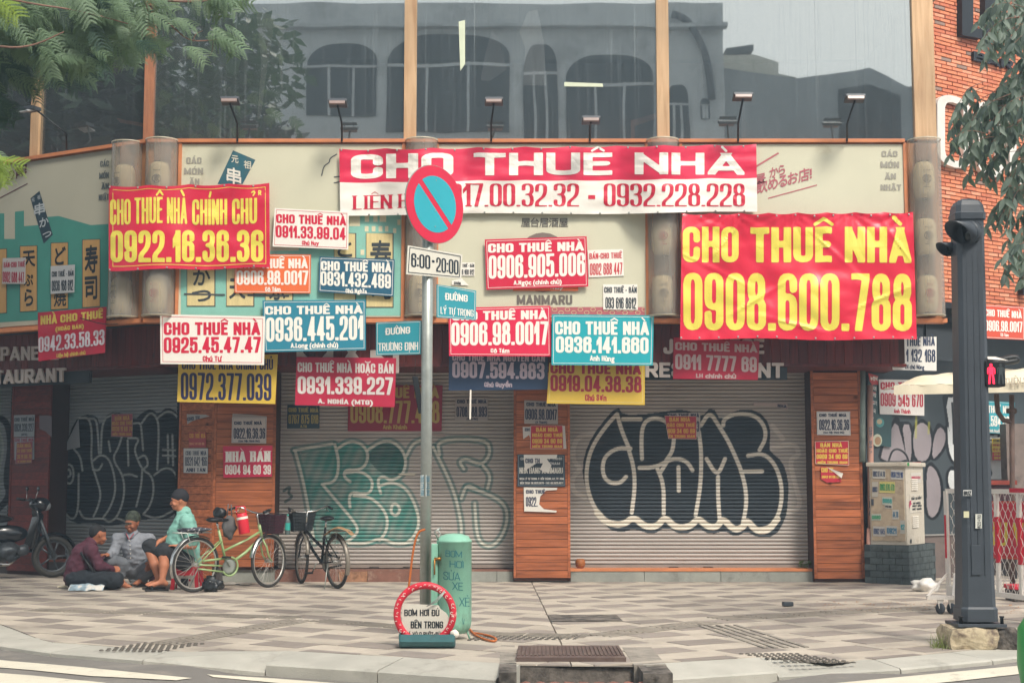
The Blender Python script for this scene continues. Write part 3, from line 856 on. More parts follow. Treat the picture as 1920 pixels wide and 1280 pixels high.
wq(W_UP, .3, 6, zW - .4, zTop, -2.6, -2.5).build('room', M_ROOM, bld)
MB().box((CX_UP - .1, UP_Y - .02, zTop), (x1 + .2, UP_Y + 3, zTop + 1.2)).build('parapet', mat('cream_render', '#bdb6a4', rough=.8), bld)
wq(W_UP, -.1, 9, zTop, zTop + 1.2, -3, .05).build('parapet', _mats['cream_render'], bld)
MB().box((CX_PIL - .1, SHUT_Y + .12, 0), (Xp(1612, PIL_Y), SHUT_Y + .4, zB0 + .3)).build('wall', mat('inner_wall', '#3a3a3a', rough=.9), bld)
wq(W_SHUT, -.2, 9, 0, zB0 + .3, -.4, -.14).build('wall', _mats['inner_wall'], bld)
MB().box((CX_BAND, BAND_Y + .03, zB0), (Xp(1770, BAND_Y), UP_Y + .3, zB1)).build('band_backing', mat('band_wall', '#b98258', rough=.6, var=.15, vscale=3), bld)
wq(W_BAND, 0, 9, zB0, zB1, -.4, -.03).build('band_backing', _mats['band_wall'], bld)
MB().box((CX_BAND, BAND_Y - .04, zB1), (Xp(1706, BAND_Y), UP_Y + .02, zB1 + .045), bev=.004).build('trim', M_TRIM, bld)
MB().box((CX_BAND, BAND_Y - .04, zB0 - .055), (Xp(1776, BAND_Y), UP_Y + .02, zB0 - .001), bev=.004).build('trim', M_TRIM, bld)
wq(W_BAND, 0.01, 9, zB1, zB1 + .045, -.1, .04).build('trim', M_TRIM, bld)
wq(W_BAND, 0.01, 9, zB0 - .055, zB0 - .001, -.1, .04).build('trim', M_TRIM, bld)
BP = FY(BAND_Y)
panels = []
for a, b in ((338, 753), (822, 1210), (1281, 1697)):
 o = MB().box((Xp(a, BAND_Y, 430), BAND_Y, zB0 + .02), (Xp(b, BAND_Y, 430), BAND_Y + .028, zB1 - .02)).build('print_panel', M_PANEL, bld)
 panels.append(o)
 for e, w in ((a, -6), (b, 6)):
  MB().box((Xp(e, BAND_Y, 430), BAND_Y - .02, zB0 + .001), (Xp(e + w, BAND_Y, 430), BAND_Y + .028, zB1 - .001)).build('trim', M_TRIM, bld)
tw = W_BAND
def wt(px, pl=None):
 """metres along the side-street wall at photograph column px"""
 pl = pl or W_BAND
 q = pl.P(px, 640); return (Vector((q.x, q.y, 0)) - Vector((pl.o.x, pl.o.y, 0))).dot(WD)
M_PANELW = mat('print_panel_shaded', '#aaa796', rough=.45, var=.06, vscale=1.2, dirt='#8b8672', dscale=1.3, dlo=.6, dhi=.85)  # side wall copy with the shade there put into its colour
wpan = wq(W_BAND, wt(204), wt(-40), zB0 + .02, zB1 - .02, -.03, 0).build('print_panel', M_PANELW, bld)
def print_shape(pl, parent, pts, m, off, name='print', smooth=False, closed=True):
 if smooth: pts = chaikin([tuple(p) for p in pts], True, 2)
 P3 = [pl.P(x, y, off) for x, y in pts]
 tr = tessellate_polygon([P3])
 mb = MB(); mb.add(P3, [t for t in tr])
 n = pl.n
 fs = []
 for f in mb.f:
  a, b, c = (Vector(mb.v[i]) for i in f)
  fs.append(f if (b - a).cross(c - a).dot(n) > 0 else f[::-1])
 mb.f = fs
 return mb
def stroke_shape(mb, pl, pts, w, off, smooth=True, closed=False):
 if smooth: pts = chaikin([tuple(p) for p in pts], closed, 2)
 P3 = [pl.P(x, y, off) for x, y in pts]; n = pl.n; k = len(P3); L_, R_ = [], []
 for i in range(k):
  a = P3[(i - 1) % k] if (closed or i) else P3[0]; b = P3[(i + 1) % k] if (closed or i < k - 1) else P3[-1]
  s = (b - a).cross(n).normalized() * w / 2
  L_.append(P3[i] - s); R_.append(P3[i] + s)
 fs = [(k + i, k + (i + 1) % k, (i + 1) % k, i) for i in range(k if closed else k - 1)]
 mb.add(L_ + R_, fs)
 return mb
M_TEALP = mat('print_teal', '#86bfb0', rough=.45, var=.08, dirt='#8f9a80', dscale=2, dlo=.6, dhi=.85)
M_TEALW = mat('print_teal_shaded', '#3f8478', rough=.45, var=.08)  # darker teal for the side wall, shade included in the colour
M_PLQ = mat('print_plaque', '#d6c48e', rough=.5, var=.1, vscale=2, stretch=(14, 14, 1))
M_PLQW = mat('print_plaque_shaded', '#b08a54', rough=.5, var=.12, vscale=2, stretch=(14, 14, 1))  # shaded copy of the plaque tone for the side wall
M_INK = mat('print_ink', '#474a4d', rough=.5)
M_INKN = mat('print_navy', '#1d3440', rough=.5)
M_INKG = mat('print_grey', '#a7a295', rough=.5)
M_INKR = mat('print_faded_red', '#b5656a', rough=.5)
M_SIGNB = mat('print_blue_green', '#2c5f6c', rough=.5, var=.1, dirt='#5a5f58', dscale=9)
def pr(pl, parent, pts, m, off, name='print', **k):
 print_shape(pl, parent, pts, m, off, **k).build(name, m, parent)
pA, pB, pC = panels
pr(BP, pA, [(339, 592), (339, 480), (420, 480), (420, 440), (470, 440), (470, 470), (560, 470), (560, 430), (640, 430), (640, 400), (752, 400), (752, 592)], M_TEALP, .002)
W_ = MB()
for (x, y, w, h) in ((655, 402, 20, 22), (684, 402, 8, 14), (700, 402, 8, 14), (712, 402, 12, 14), (745, 412, 6, 10), (684, 424, 7, 10), (697, 424, 7, 10), (710, 424, 7, 10), (722, 424, 6, 10), (737, 428, 6, 9), (676, 468, 7, 10), (345, 486, 6, 10), (356, 486, 6, 10)):
 q = print_shape(BP, pA, [(x, y), (x + w, y), (x + w, y + h), (x, y + h)], M_PANEL, .004); W_.add(q.v, q.f)
W_.build('print', mat('print_cream', '#d9cfae', rough=.5), pA, kind='stuff')
for (a, b, t, bt) in ((350, 404, 500, 573), (424, 477, 500, 573), (497, 550, 500, 575), (626, 668, 437, 575), (686, 738, 437, 575)):
 pr(BP, pA, [(a, t), (b, t), (b, bt + 2), (a, bt + 2)], M_INK, .005)
 pr(BP, pA, [(a + 1, t), (b - 2, t + 1.5), (b - 2, bt), (a + 1, bt)], M_PLQ, .0075)
pr(BP, pA, [(345, 549.5), (422, 551), (422, 554), (345, 552.5)], M_INK, .012); pr(BP, pA, [(464, 551.5), (542, 553), (542, 556.5), (464, 555)], M_INK, .012)
ds = MB()
stroke_shape(ds, BP, [(603, 330), (607, 311), (618, 305), (618, 297), (632, 289)], .014, .004)
stroke_shape(ds, BP, [(626, 332), (637, 331)], .014, .004); stroke_shape(ds, BP, [(626, 343), (637, 341)], .014, .004)
ds.build('print', M_INK, pA)
pr(BP, pA, [(437, 282), (479, 300), (455, 345), (408, 345)], M_SIGNB, .004)
pr(BP, pB, [(1018 + 52 * math.cos(t * .2618), 492 + 56 * math.sin(t * .2618)) for t in range(24)], mat('print_taupe', '#7d6f66', rough=.5), .003)
pr(BP, pB, [(1030, 575.5), (1209, 575.5), (1209, 592), (1030, 592)], M_INKR, .003)
dd = MB()
for k in range(15):
 cx_ = 1040 + k * 12; cy_ = 580 + (k % 2) * 6
 stroke_shape(dd, BP, [(cx_ + 5 * math.cos(t), cy_ + 4 * math.sin(t)) for t in [i * 1.05 for i in range(6)]], .006, .006, closed=True)
dd.build('print', mat('print_gold', '#d8c79a', rough=.5), pB)
rs2 = MB()
stroke_shape(rs2, BP, [(1418, 312), (1460, 287)], .022, .004, smooth=False); stroke_shape(rs2, BP, [(1440, 372), (1532, 347)], .014, .004, smooth=False)
rs2.build('print', M_INKR, pC)
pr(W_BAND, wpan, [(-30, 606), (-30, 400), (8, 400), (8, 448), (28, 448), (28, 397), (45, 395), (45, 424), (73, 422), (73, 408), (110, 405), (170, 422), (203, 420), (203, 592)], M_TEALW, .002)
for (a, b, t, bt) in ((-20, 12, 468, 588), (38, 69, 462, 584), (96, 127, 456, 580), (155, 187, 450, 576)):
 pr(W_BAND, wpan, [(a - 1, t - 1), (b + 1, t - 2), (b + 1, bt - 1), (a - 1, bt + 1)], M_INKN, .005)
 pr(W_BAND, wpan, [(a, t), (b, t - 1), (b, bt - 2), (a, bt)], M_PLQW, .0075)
pr(W_BAND, wpan, [(57, 372), (74, 358), (99, 440), (82, 457)], M_INKN, .004)
rs2 = MB(); stroke_shape(rs2, W_BAND, [(0, 371), (52, 344)], .012, .004, smooth=False); rs2.build('print', mat('print_maroon', '#5a2734', rough=.5), wpan)
zF0, zF1 = Z(682, FASC_Y), zB0 - .055
xr = Xp(1698, FASC_Y)
fas = MB().box((CX_FASC, FASC_Y + .02, zF0 + .01), (xr - .01, SHUT_Y + .1, zF1)).build('fascia', M_WOODD, bld)
pm = MB().box((0, 0, 0), (.112, .02, zF1 - zF0 - .004), bev=.003).mesh('plank', M_WOODV)
x = CX_FASC + .004
while x < xr - .11:
 inst('plank', pm, fas, (x, FASC_Y + rk.uniform(-.003, .002), zF0 + .002)); x += .1155
MB().box((CX_FASC, FASC_Y - .01, zF0 - .035), (xr, SHUT_Y - .02, zF0 + .001)).build('soffit', M_WOODV, bld)
pm2 = MB().obox((0, 0, (zF1 - zF0) / 2), WD * .112, WN * .02, (0, 0, zF1 - zF0 - .004)).mesh('plank', M_WOODV)
fw = wq(W_FASC, 0, 9, zF0 + .01, zF1, -1.0, -.02).build('fascia', M_WOODD, bld)
for k in range(52):
 q = W_FASC.o + WD * (.06 + k * .1155) + WN * -.01; inst('plank', pm2, fw, (q.x, q.y, zF0 + .002))
wq(W_FASC, 0, 9, zF0 - .035, zF0, -1.0, 0).build('soffit', M_WOODV, bld)
def pillar(xa, xb, Y, zt, zb=.05, ph=.099):
 pb = MB().box((Xp(xa, Y), Y + .02, zb - .04), (Xp(xb, Y), SHUT_Y + .12, zt)).build('pillar', M_WOODD, bld)
 w = Xp(xb, Y) - Xp(xa, Y)
 me = MB().box((0, 0, 0), (w - .07, .018, ph - .006), bev=.002).mesh('plank', M_WOODH)
 st = MB().box((0, 0, 0), (.032, .024, zt - zb), bev=.002).mesh('edge_strip', M_WOODH)
 inst('edge_strip', st, pb, (Xp(xa, Y), Y - .004, zb)); inst('edge_strip', st, pb, (Xp(xb, Y) - .032, Y - .004, zb))
 z = zb
 while z + ph < zt + .02:
  inst('plank', me, pb, (Xp(xa, Y) + .035, Y + rk.uniform(-.003, .003), z), scale=(1, 1, 1)); z += ph
 return pb
pillar(963, 1068, PIL_Y, zF0, zb=.06); pillar(1518, 1611, PIL_Y, zF0, zb=.05)
pillar(405, 520, PIL_Y, zF0, zb=.2)
MB().box((Xp(400, PIL_Y), PIL_Y + .05, 0), (Xp(520, PIL_Y), SHUT_Y, .2)).build('pillar_base', M_STONE, bld)
def wpillar(t0, t1, off=0.0, m=M_WOODH, ph=.099):
 pb = wq(W_PIL, t0, t1, 0, zF0, -.35, -.02 + off).build('pillar', M_WOODD, bld)
 me = MB().obox((0, 0, ph / 2), WD * (t1 - t0 - .07), WN * .018, (0, 0, ph - .006)).mesh('plank', m)
 z = .05
 while z + ph < zF0 + .02:
  q = W_PIL.o + WD * ((t0 + t1) / 2) + WN * (-.008 + off + rk.uniform(-.003, .003)); inst('plank', me, pb, (q.x, q.y, z)); z += ph
 for t in (t0 + .016, t1 - .016):
  q = W_PIL.o + WD * t + WN * (-.006 + off)
  o = MB().obox((q.x, q.y, (zF0 + .05) / 2), WD * .03, WN * .024, (0, 0, zF0 - .06)).build('edge_strip', m, pb)
wpillar(.001, wt(340, W_PIL))
M_WOODS = wood('side_board_dark', '#7c2a1e', '#561a14', axis='X')  # side pillar boards, darker and redder than the front ones
wpillar(wt(100, W_PIL), wt(27, W_PIL), m=M_WOODS)
wpillar(wt(-180, W_PIL), wt(-110, W_PIL), m=M_WOODS)
# ---- graffiti (paint on the shutter slats), authored as strokes
def mk(off, sc, lst): return [[(off[0] + x / sc, off[1] + y / sc) for x, y in p] for p in lst]
def fill_in(PX_, PY_, poly, smooth=2):
 poly = chaikin(list(poly), True, smooth) if smooth else poly
 ins = np.zeros(PX_.shape, bool); n = len(poly)
 for i in range(n):
  x0, y0 = poly[i]; x1, y1 = poly[i - 1]
  if y0 == y1: continue
  ins ^= ((y0 > PY_) != (y1 > PY_)) & (PX_ < (x1 - x0) * (PY_ - y0) / (y1 - y0) + x0)
 return ins
def near(PX_, PY_, path, w, it=2, closed=False):
 p = chaikin(list(path), closed, it); lo = np.array(p).min(0) - w; hi = np.array(p).max(0) + w
 D = np.full(PX_.shape, 99.0)
 msk = (PX_ > lo[0]) & (PX_ < hi[0]) & (PY_ > lo[1]) & (PY_ < hi[1])
 if msk.any():
  segs = [(*p[i], *p[i + 1]) for i in range(len(p) - 1)]
  D[msk] = _segd(PX_[msk], PY_[msk], segs)
 return np.clip((w / 2 + .5 - D), 0, 1)
def over(c, a, col):
 a = a[..., None].astype(float); return c * (1 - a) + np.array(lin(col)[:3]) * a
G3 = mk((1060, 740), 4.174, [
[(405, 150), (320, 240), (210, 400), (165, 560), (168, 720), (215, 860), (290, 970)], [(405, 150), (440, 280), (500, 420)],
[(510, 420), (400, 415), (310, 480), (290, 560), (300, 640), (350, 690), (430, 690), (475, 640)], [(495, 425), (535, 560), (545, 720), (520, 920)],
[(450, 190), (590, 190)], [(600, 500), (595, 380), (600, 260), (640, 190), (740, 180), (830, 240)], [(580, 570), (700, 568), (830, 500), (900, 500), (960, 530), (995, 590)],
[(790, 510), (840, 440), (850, 340)], [(720, 575), (770, 700), (770, 930)], [(745, 605), (800, 515)], [(885, 565), (888, 750)],
[(1045, 290), (1065, 450), (1060, 700), (1020, 940)], [(1060, 240), (1130, 130), (1200, 240), (1270, 350), (1330, 480), (1380, 600), (1415, 750), (1415, 880), (1390, 1000)],
[(1105, 500), (1190, 640), (1250, 500)], [(1195, 640), (1195, 800), (1208, 980)], [(1375, 600), (1540, 598)],
[(1235, 240), (1240, 190), (1330, 145), (1480, 155), (1560, 240), (1570, 340), (1520, 430)], [(1430, 475), (1550, 455), (1640, 540), (1690, 680), (1695, 820), (1665, 950), (1600, 1035), (1510, 1050)]])
G3B = mk((1060, 740), 4.174, [[(250, 920), (320, 1000), (450, 1020), (535, 950), (620, 1030), (720, 1030), (780, 950), (860, 1040), (980, 1030), (1040, 960), (1110, 1030), (1190, 1035), (1230, 960), (1320, 1060), (1400, 1030), (1415, 970), (1500, 1070), (1590, 1060), (1660, 970)]])
G3O = mk((1060, 740), 4.174, [[(410, 80), (450, 160), (640, 150), (780, 130), (940, 110), (1060, 180), (1150, 85), (1220, 210), (1330, 115), (1500, 115), (1605, 230), (1600, 410), (1600, 440), (1700, 520), (1745, 660), (1745, 820), (1725, 970), (1640, 1110), (1500, 1115), (1420, 1065), (1330, 1110), (1240, 1060), (1140, 1095), (1040, 1040), (920, 1100), (790, 1030), (680, 1095), (540, 1045), (440, 1075), (330, 1050), (220, 880), (150, 720), (132, 560), (170, 400), (260, 250)]])[0]
G3G = mk((1060, 740), 4.174, [[(220, 305), (110, 320), (60, 400), (60, 520), (130, 580), (50, 640), (60, 760), (150, 800)], [(1620, 240), (1700, 340)], [(1600, 420), (1800, 375), (1835, 480), (1750, 500), (1800, 700), (1850, 880), (1740, 920)]])
G2F = mk((520, 790), 4.174, [[(135, 225), (440, 180), (560, 140), (710, 200), (830, 140), (980, 200), (1015, 330), (960, 450), (1040, 540), (1100, 700), (1110, 820), (1080, 930), (960, 970), (820, 930), (720, 970), (560, 950), (300, 960), (250, 760), (200, 500)]])[0]
G2D = mk((520, 790), 4.174, [[(720, 230), (830, 150), (950, 170), (1000, 280), (990, 400), (880, 450), (720, 330)]])[0]
G2 = mk((520, 790), 4.174, [
[(130, 225), (430, 175)], [(140, 230), (200, 450), (250, 720), (290, 950)], [(450, 180), (485, 320), (460, 470), (350, 490)], [(360, 500), (480, 640), (600, 780), (635, 850), (600, 900), (540, 940)],
[(460, 220), (560, 150), (660, 170), (715, 250), (690, 350), (620, 380), (530, 375), (520, 430), (570, 470)], [(540, 400), (650, 385), (745, 450), (740, 540), (690, 570), (580, 550), (560, 600), (570, 670)],
[(600, 580), (740, 590), (860, 720), (860, 850), (800, 930)], [(710, 220), (820, 150), (920, 160), (1005, 260), (1000, 380), (950, 440), (880, 460), (840, 430), (790, 440), (790, 500), (810, 560)],
[(810, 500), (900, 470), (1010, 520), (1080, 650), (1115, 790), (1070, 900), (1020, 940)], [(890, 690), (900, 645), (935, 640), (965, 690), (930, 740), (895, 720), (890, 690)],
[(560, 950), (700, 955), (810, 905), (930, 965), (1100, 930)], [(1010, 270), (1060, 170), (1130, 145)], [(1220, 200), (1330, 420), (1400, 600), (1440, 800), (1440, 880)],
[(1270, 260), (1250, 140), (1640, 135), (1670, 250), (1610, 335), (1540, 320), (1480, 290), (1420, 310), (1460, 370)], [(1610, 345), (1670, 420), (1645, 525)],
[(1440, 600), (1480, 490), (1560, 530)], [(1480, 510), (1640, 560), (1780, 640), (1805, 760), (1760, 900), (1680, 980), (1600, 960), (1560, 880), (1545, 640)]])
G1F = mk((90, 750), 4.923, [[(240, 200), (330, 130), (450, 140), (480, 240), (560, 110), (700, 120), (800, 190), (860, 120), (950, 75), (1020, 130), (1100, 60), (1210, 120), (1250, 600), (1240, 900), (1200, 1020), (1100, 1100), (900, 1095), (700, 1140), (560, 1160), (400, 1130), (230, 1140), (110, 1000), (65, 800), (80, 580), (160, 430)]])[0]
G1 = mk((90, 750), 4.923, [
[(160, 460), (90, 580), (80, 800), (120, 980), (210, 1110), (280, 1050), (283, 680)], [(240, 450), (300, 520), (318, 650)], [(290, 165), (380, 160), (408, 300), (395, 560), (440, 700), (492, 860), (460, 990), (420, 1070)],
[(380, 170), (445, 170), (460, 300), (470, 490)], [(600, 130), (500, 180), (488, 490)], [(415, 560), (480, 500), (560, 530), (612, 680), (625, 850), (570, 1000), (510, 1080)],
[(290, 1020), (330, 1100), (510, 1085), (560, 1130), (640, 1080), (705, 900), (700, 700), (590, 540), (650, 440), (680, 340)], [(560, 380), (575, 470)], [(735, 370), (742, 600)], [(415, 640), (470, 650), (500, 590)],
[(740, 350), (850, 350), (795, 440), (820, 530), (870, 640), (965, 700), (978, 850), (940, 980), (880, 1050)], [(790, 215), (855, 205), (865, 300), (878, 460)], [(865, 210), (940, 105), (1010, 160), (1025, 300), (1008, 640)],
[(1015, 160), (1100, 95), (1180, 130), (1215, 200)], [(840, 530), (900, 500), (930, 600), (870, 640)], [(980, 690), (1080, 615), (1170, 650), (1210, 790)], [(815, 980), (860, 800), (870, 640)],
[(700, 690), (760, 680), (820, 705)], [(880, 1050), (1000, 1100), (1150, 1020)], [(630, 1085), (720, 1120)], [(1105, 320), (1110, 580)], [(1148, 320), (1155, 600)], [(1060, 455), (1210, 462)], [(1060, 510), (1210, 517)],
[(150, 640), (185, 580), (235, 620), (235, 740), (190, 780), (150, 720), (145, 650)], [(170, 660), (195, 625), (215, 690), (180, 710)]])
def paint(kind, PX_, PY_):
 c = np.ones((*PX_.shape, 3)) * np.array(lin('#b0a8a1' if kind > 1 else '#868b8d')[:3])  # side street shutters get a darker base with the shade painted in
 if kind == 3:
  for p in G3G: c = over(c, near(PX_, PY_, p, 9) * .75, '#cdc4ba')
  c = over(c, fill_in(PX_, PY_, G3O, 1), '#2a343c')
  for p in G3: c = over(c, near(PX_, PY_, p, 7.4), '#ddd6c8')
  for p in G3B: c = over(c, near(PX_, PY_, p, 12, 3), '#e4dccb')
 if kind == 2:
  for p in G2[:4] + G2[4:9] + G2[10:]: c = over(c, near(PX_, PY_, p, 15) * .6, '#35706c')
  pt = .62 + .2 * np.sin(PX_ * .05 + 2 * np.sin(PY_ * .06)) + .13 * np.sin(PX_ * .31 + PY_ * .13); c = over(c, fill_in(PX_, PY_, G2F, 1) * np.clip(pt + .12, 0, 1), '#4c8a80'); c = over(c, fill_in(PX_, PY_, G2D) * .7, '#2c5553')
  for p in G2: c = over(c, near(PX_, PY_, p, 5.2), '#cfcdc0')
  c = over(c, near(PX_, PY_, [(532, 920), (545, 910), (540, 925), (550, 930), (535, 940)], 5) * .8, '#28504f')
 if kind == 1:
  c = over(c, fill_in(PX_, PY_, G1F, 1), '#131d26')
  for p in G1: c = over(c, near(PX_, PY_, p, 3.8), '#9a9e9c')
 if kind == 0:
  c = over(c, near(PX_, PY_, [(-30, 790), (10, 780), (22, 830), (10, 900), (20, 930), (-10, 960)], 12), '#131d26')
  c = over(c, near(PX_, PY_, [(-30, 830), (0, 800), (8, 850), (-10, 900)], 4), '#9a9e9c')
 return c
SLH = .0492
def shutter(o, d, n, length, z0, z1, kind, name='roller_shutter'):
 """o base point, d unit along, n unit outwards"""
 sh = bpy.data.objects.new(name, None); COL.objects.link(sh); sh.parent = bld
 sh.location = Vector((o.x, o.y, z0)) - wloc(bld)
 cols = max(2, int(length / .0085)); t = np.linspace(0, length, cols + 1)
 prof = [(0, -.016), (.006, -.014), (.012, 0), (.022, .003), (.032, .003), (.043, 0), (SLH - .001, -.013)]
 k = 0; z = z0
 bx = np.array([o.x, o.y, 0]) + t[:, None] * np.array([d.x, d.y, 0])
 while z < z1:
  co = np.stack([bx + np.array([n.x, n.y, 0]) * pn + np.array([0, 0, z + pz]) for pz, pn in prof])     # rows x cols x 3
  PX_, PY_ = PXof(co)
  c = paint(kind, PX_, PY_)
  jt = np.random.RandomState(k + 100 * kind).uniform(.93, 1.05)
  c = c * jt
  c[0] *= .55; c[-1] *= .7                                                # rows at the interlock are darker
  nr, nc = co.shape[:2]
  idx = np.arange(nr * nc).reshape(nr, nc)
  q = np.stack([idx[:-1, :-1], idx[:-1, 1:], idx[1:, 1:], idx[1:, :-1]], -1).reshape(-1, 4)
  me = bpy.data.meshes.new('slat')
  base_ = np.array(wloc(sh))
  me.vertices.add(nr * nc); me.vertices.foreach_set('co', (co.reshape(-1, 3) - base_).astype(np.float32).ravel())
  me.loops.add(q.size); me.loops.foreach_set('vertex_index', q.ravel().astype(np.int32))
  me.polygons.add(len(q)); me.polygons.foreach_set('loop_start', np.arange(0, q.size, 4, dtype=np.int32))
  me.update(calc_edges=True); me.validate()
  a = me.color_attributes.new('Col', 'FLOAT_COLOR', 'POINT')
  a.data.foreach_set('color', np.concatenate([c.reshape(-1, 3), np.ones((nr * nc, 1))], 1).astype(np.float32).ravel())
  me.materials.append(M_SLAT)
  me.polygons.foreach_set('use_smooth', [True] * len(q))
  ob = bpy.data.objects.new('slat', me); COL.objects.link(ob); ob.parent = sh
  z += SLH; k += 1
 return sh
zs0 = .33
XD = Vector((1, 0, 0)); ND = Vector((0, -1, 0))
for a, b, kd in ((520, 963, 2), (1068, 1520, 3)):
 xa, xb = Xp(a, SHUT_Y), Xp(b, SHUT_Y)
 sh = shutter(Vector((xa, SHUT_Y, 0)), XD, ND, xb - xa, Z(1058, SHUT_Y), zF0 + .05, kd)
 MB().box((xa, SHUT_Y - .03, Z(1064, SHUT_Y)), (xb, SHUT_Y + .02, Z(1058, SHUT_Y)), bev=.003).build('bottom_rail', mat('shutter_rail', '#8d8178', rough=.5, var=.15), sh)
 hd = MB()
 for fx in (.42, .56):
  x = xa + (xb - xa) * fx
  hd.tube([(x - .06, SHUT_Y - .03, Z(1062, SHUT_Y) - .005), (x - .05, SHUT_Y - .06, Z(1062, SHUT_Y)), (x + .05, SHUT_Y - .06, Z(1062, SHUT_Y)), (x + .06, SHUT_Y - .03, Z(1062, SHUT_Y) - .005)], .006, 6)
 for k in range(2):
  pass
 hd.build('pull_handle', M_BLACK, sh, kind='stuff')
def wshut(pa, pb_, kd):
 ta, tb = wt(pa, W_SHUT), wt(pb_, W_SHUT)
 o = W_SHUT.o + WD * tb
 return shutter(Vector((o.x, o.y, 0)), -WD, WN, tb - ta, .26, zF0 + .05, kd)
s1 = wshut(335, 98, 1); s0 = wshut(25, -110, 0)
wq(W_SHUT, -.1, 9, .19, .25, -.03, .04).build('bottom_rail', mat('shutter_rail_shaded', '#3b3b3c', rough=.5), s1)  # rail colour darkened to hold the side street shade
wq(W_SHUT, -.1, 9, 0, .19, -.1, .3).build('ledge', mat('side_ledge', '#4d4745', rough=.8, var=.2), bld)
wq(W_SHUT, -.1, 9, .19, .215, .04, .3).build('ledge_trim', mat('ledge_trim_shaded', '#8d4a32', rough=.6), bld)  # trim tone carries the shade of the side street
zl = Z(1066, LEDGE_Y)
le = MB().box((Xp(520, LEDGE_Y), LEDGE_Y + .02, 0), (Xp(1520, LEDGE_Y), SHUT_Y + .1, zl - .03)).build('ledge', M_STONE, bld)
M_REDST = mat('ledge_red_stone', '#7d574a', rough=.75, var=.2, vscale=6, dirt='#a08a7a', dscale=5, dlo=.55, dhi=.7)
M_EXPO = mat('exposed_render', '#9a7258', rough=.95, var=.4, vscale=14, bump=1, bscale=25, dirt='#6a4a3a', dscale=12)
for a, b, m in ((1068, 1204, M_STONE), (1204, 1345, M_STONE), (1345, 1522, M_STONE), (522, 640, M_REDST), (640, 694, M_EXPO), (694, 790, M_REDST), (790, 884, M_REDST), (884, 932, M_STONE), (932, 962, M_STONE)):
 MB().box((Xp(a, LEDGE_Y) + .003, LEDGE_Y - .004, 0), (Xp(b, LEDGE_Y) - .003, LEDGE_Y + .02, zl - .034), bev=.003).build('ledge_slab', m, le)
MB().box((Xp(1068, LEDGE_Y), LEDGE_Y - .012, zl - .03), (Xp(1520, LEDGE_Y), SHUT_Y, zl + .005)).build('ledge_trim', M_TRIM, bld)
MB().box((Xp(520, LEDGE_Y), LEDGE_Y + .004, zl - .033), (Xp(963, LEDGE_Y), SHUT_Y, zl - .012)).build('ledge_trim', M_REDST, bld)
# ---- tube cases with paper lanterns
def acrylic(nm, tint, fac):
 m = bpy.data.materials.new(nm); m.use_nodes = True; nt = m.node_tree; N = nt.nodes; L = nt.links
 b = N['Principled BSDF']; b.inputs['Base Color'].default_value = lin(tint); b.inputs['Roughness'].default_value = .18
 tr = N.new('ShaderNodeBsdfTransparent'); tr.inputs['Color'].default_value = (.86, .83, .78, 1)
 mx = N.new('ShaderNodeMixShader')
 tc = N.new('ShaderNodeTexCoord'); mp = N.new('ShaderNodeMapping'); mp.inputs['Scale'].default_value = (9, 9, .9)
 no = N.new('ShaderNodeTexNoise'); no.inputs['Scale'].default_value = 1; no.inputs['Detail'].default_value = 4
 L.new(tc.outputs['Object'], mp.inputs[0]); L.new(mp.outputs[0], no.inputs['Vector'])
 r = N.new('ShaderNodeMapRange'); r.inputs['To Min'].default_value = fac - .05; r.inputs['To Max'].default_value = fac + .12
 L.new(no.outputs['Fac'], r.inputs['Value']); L.new(r.outputs[0], mx.inputs[0])
 L.new(tr.outputs[0], mx.inputs[1]); L.new(b.outputs[0], mx.inputs[2]); L.new(mx.outputs[0], N['Material Output'].inputs[0])
 return m
M_ACR = acrylic('dusty_acrylic', '#aaa59b', .42)
M_PAPER = mat('lantern_paper', '#d8c9a4', rough=.7, var=.06, bump=.4, bscale=3, stretch=(.01, .01, 60))
tubes = [(236, 'W', (.63, .9)), (300, 'F', None), (790, 'F', None), (1244, 'F', None), (1737, 'F', None)]
LZ = [Z(y, BAND_Y) for y in (322, 430, 545)]
LZH = .46
def tube_case(px, pl, seedk):
 if pl == 'W': q = W_BAND.P(px, 430, .03)
 else: q = FY(BAND_Y - .03).P(px, 430)
 r = .2
 c = Vector((q.x, q.y, 0))
 m = MB(); m.lathe([(r, zB0 + .02), (r, zB1 + .02)], c, n=40, cap=False)
 cs = m.build('tube_case', M_ACR, bld)
 rim = MB(); rim.lathe([(r + .006, zB1 + .012), (r + .009, zB1 + .026), (r - .004, zB1 + .026)], c, n=40, cap=False)
 rim.lathe([(r - .03, zB0 + .012), (r + .004, zB0 + .02), (r + .004, zB0 + .035)], c, n=40, cap=False)
 rim.build('rim', mat('acrylic_rim', '#b6ad98', rough=.35), cs)
 post = MB().box((c.x - .1, c.y + .02, zB0 + .03), (c.x + .1, c.y + .12, zB1)).build('post', mat('tube_post', '#7a5f50', rough=.7, var=.25, vscale=2), cs)
 return c
tube_pos = [tube_case(px, pl, i) for i, (px, pl, _) in enumerate(tubes)]
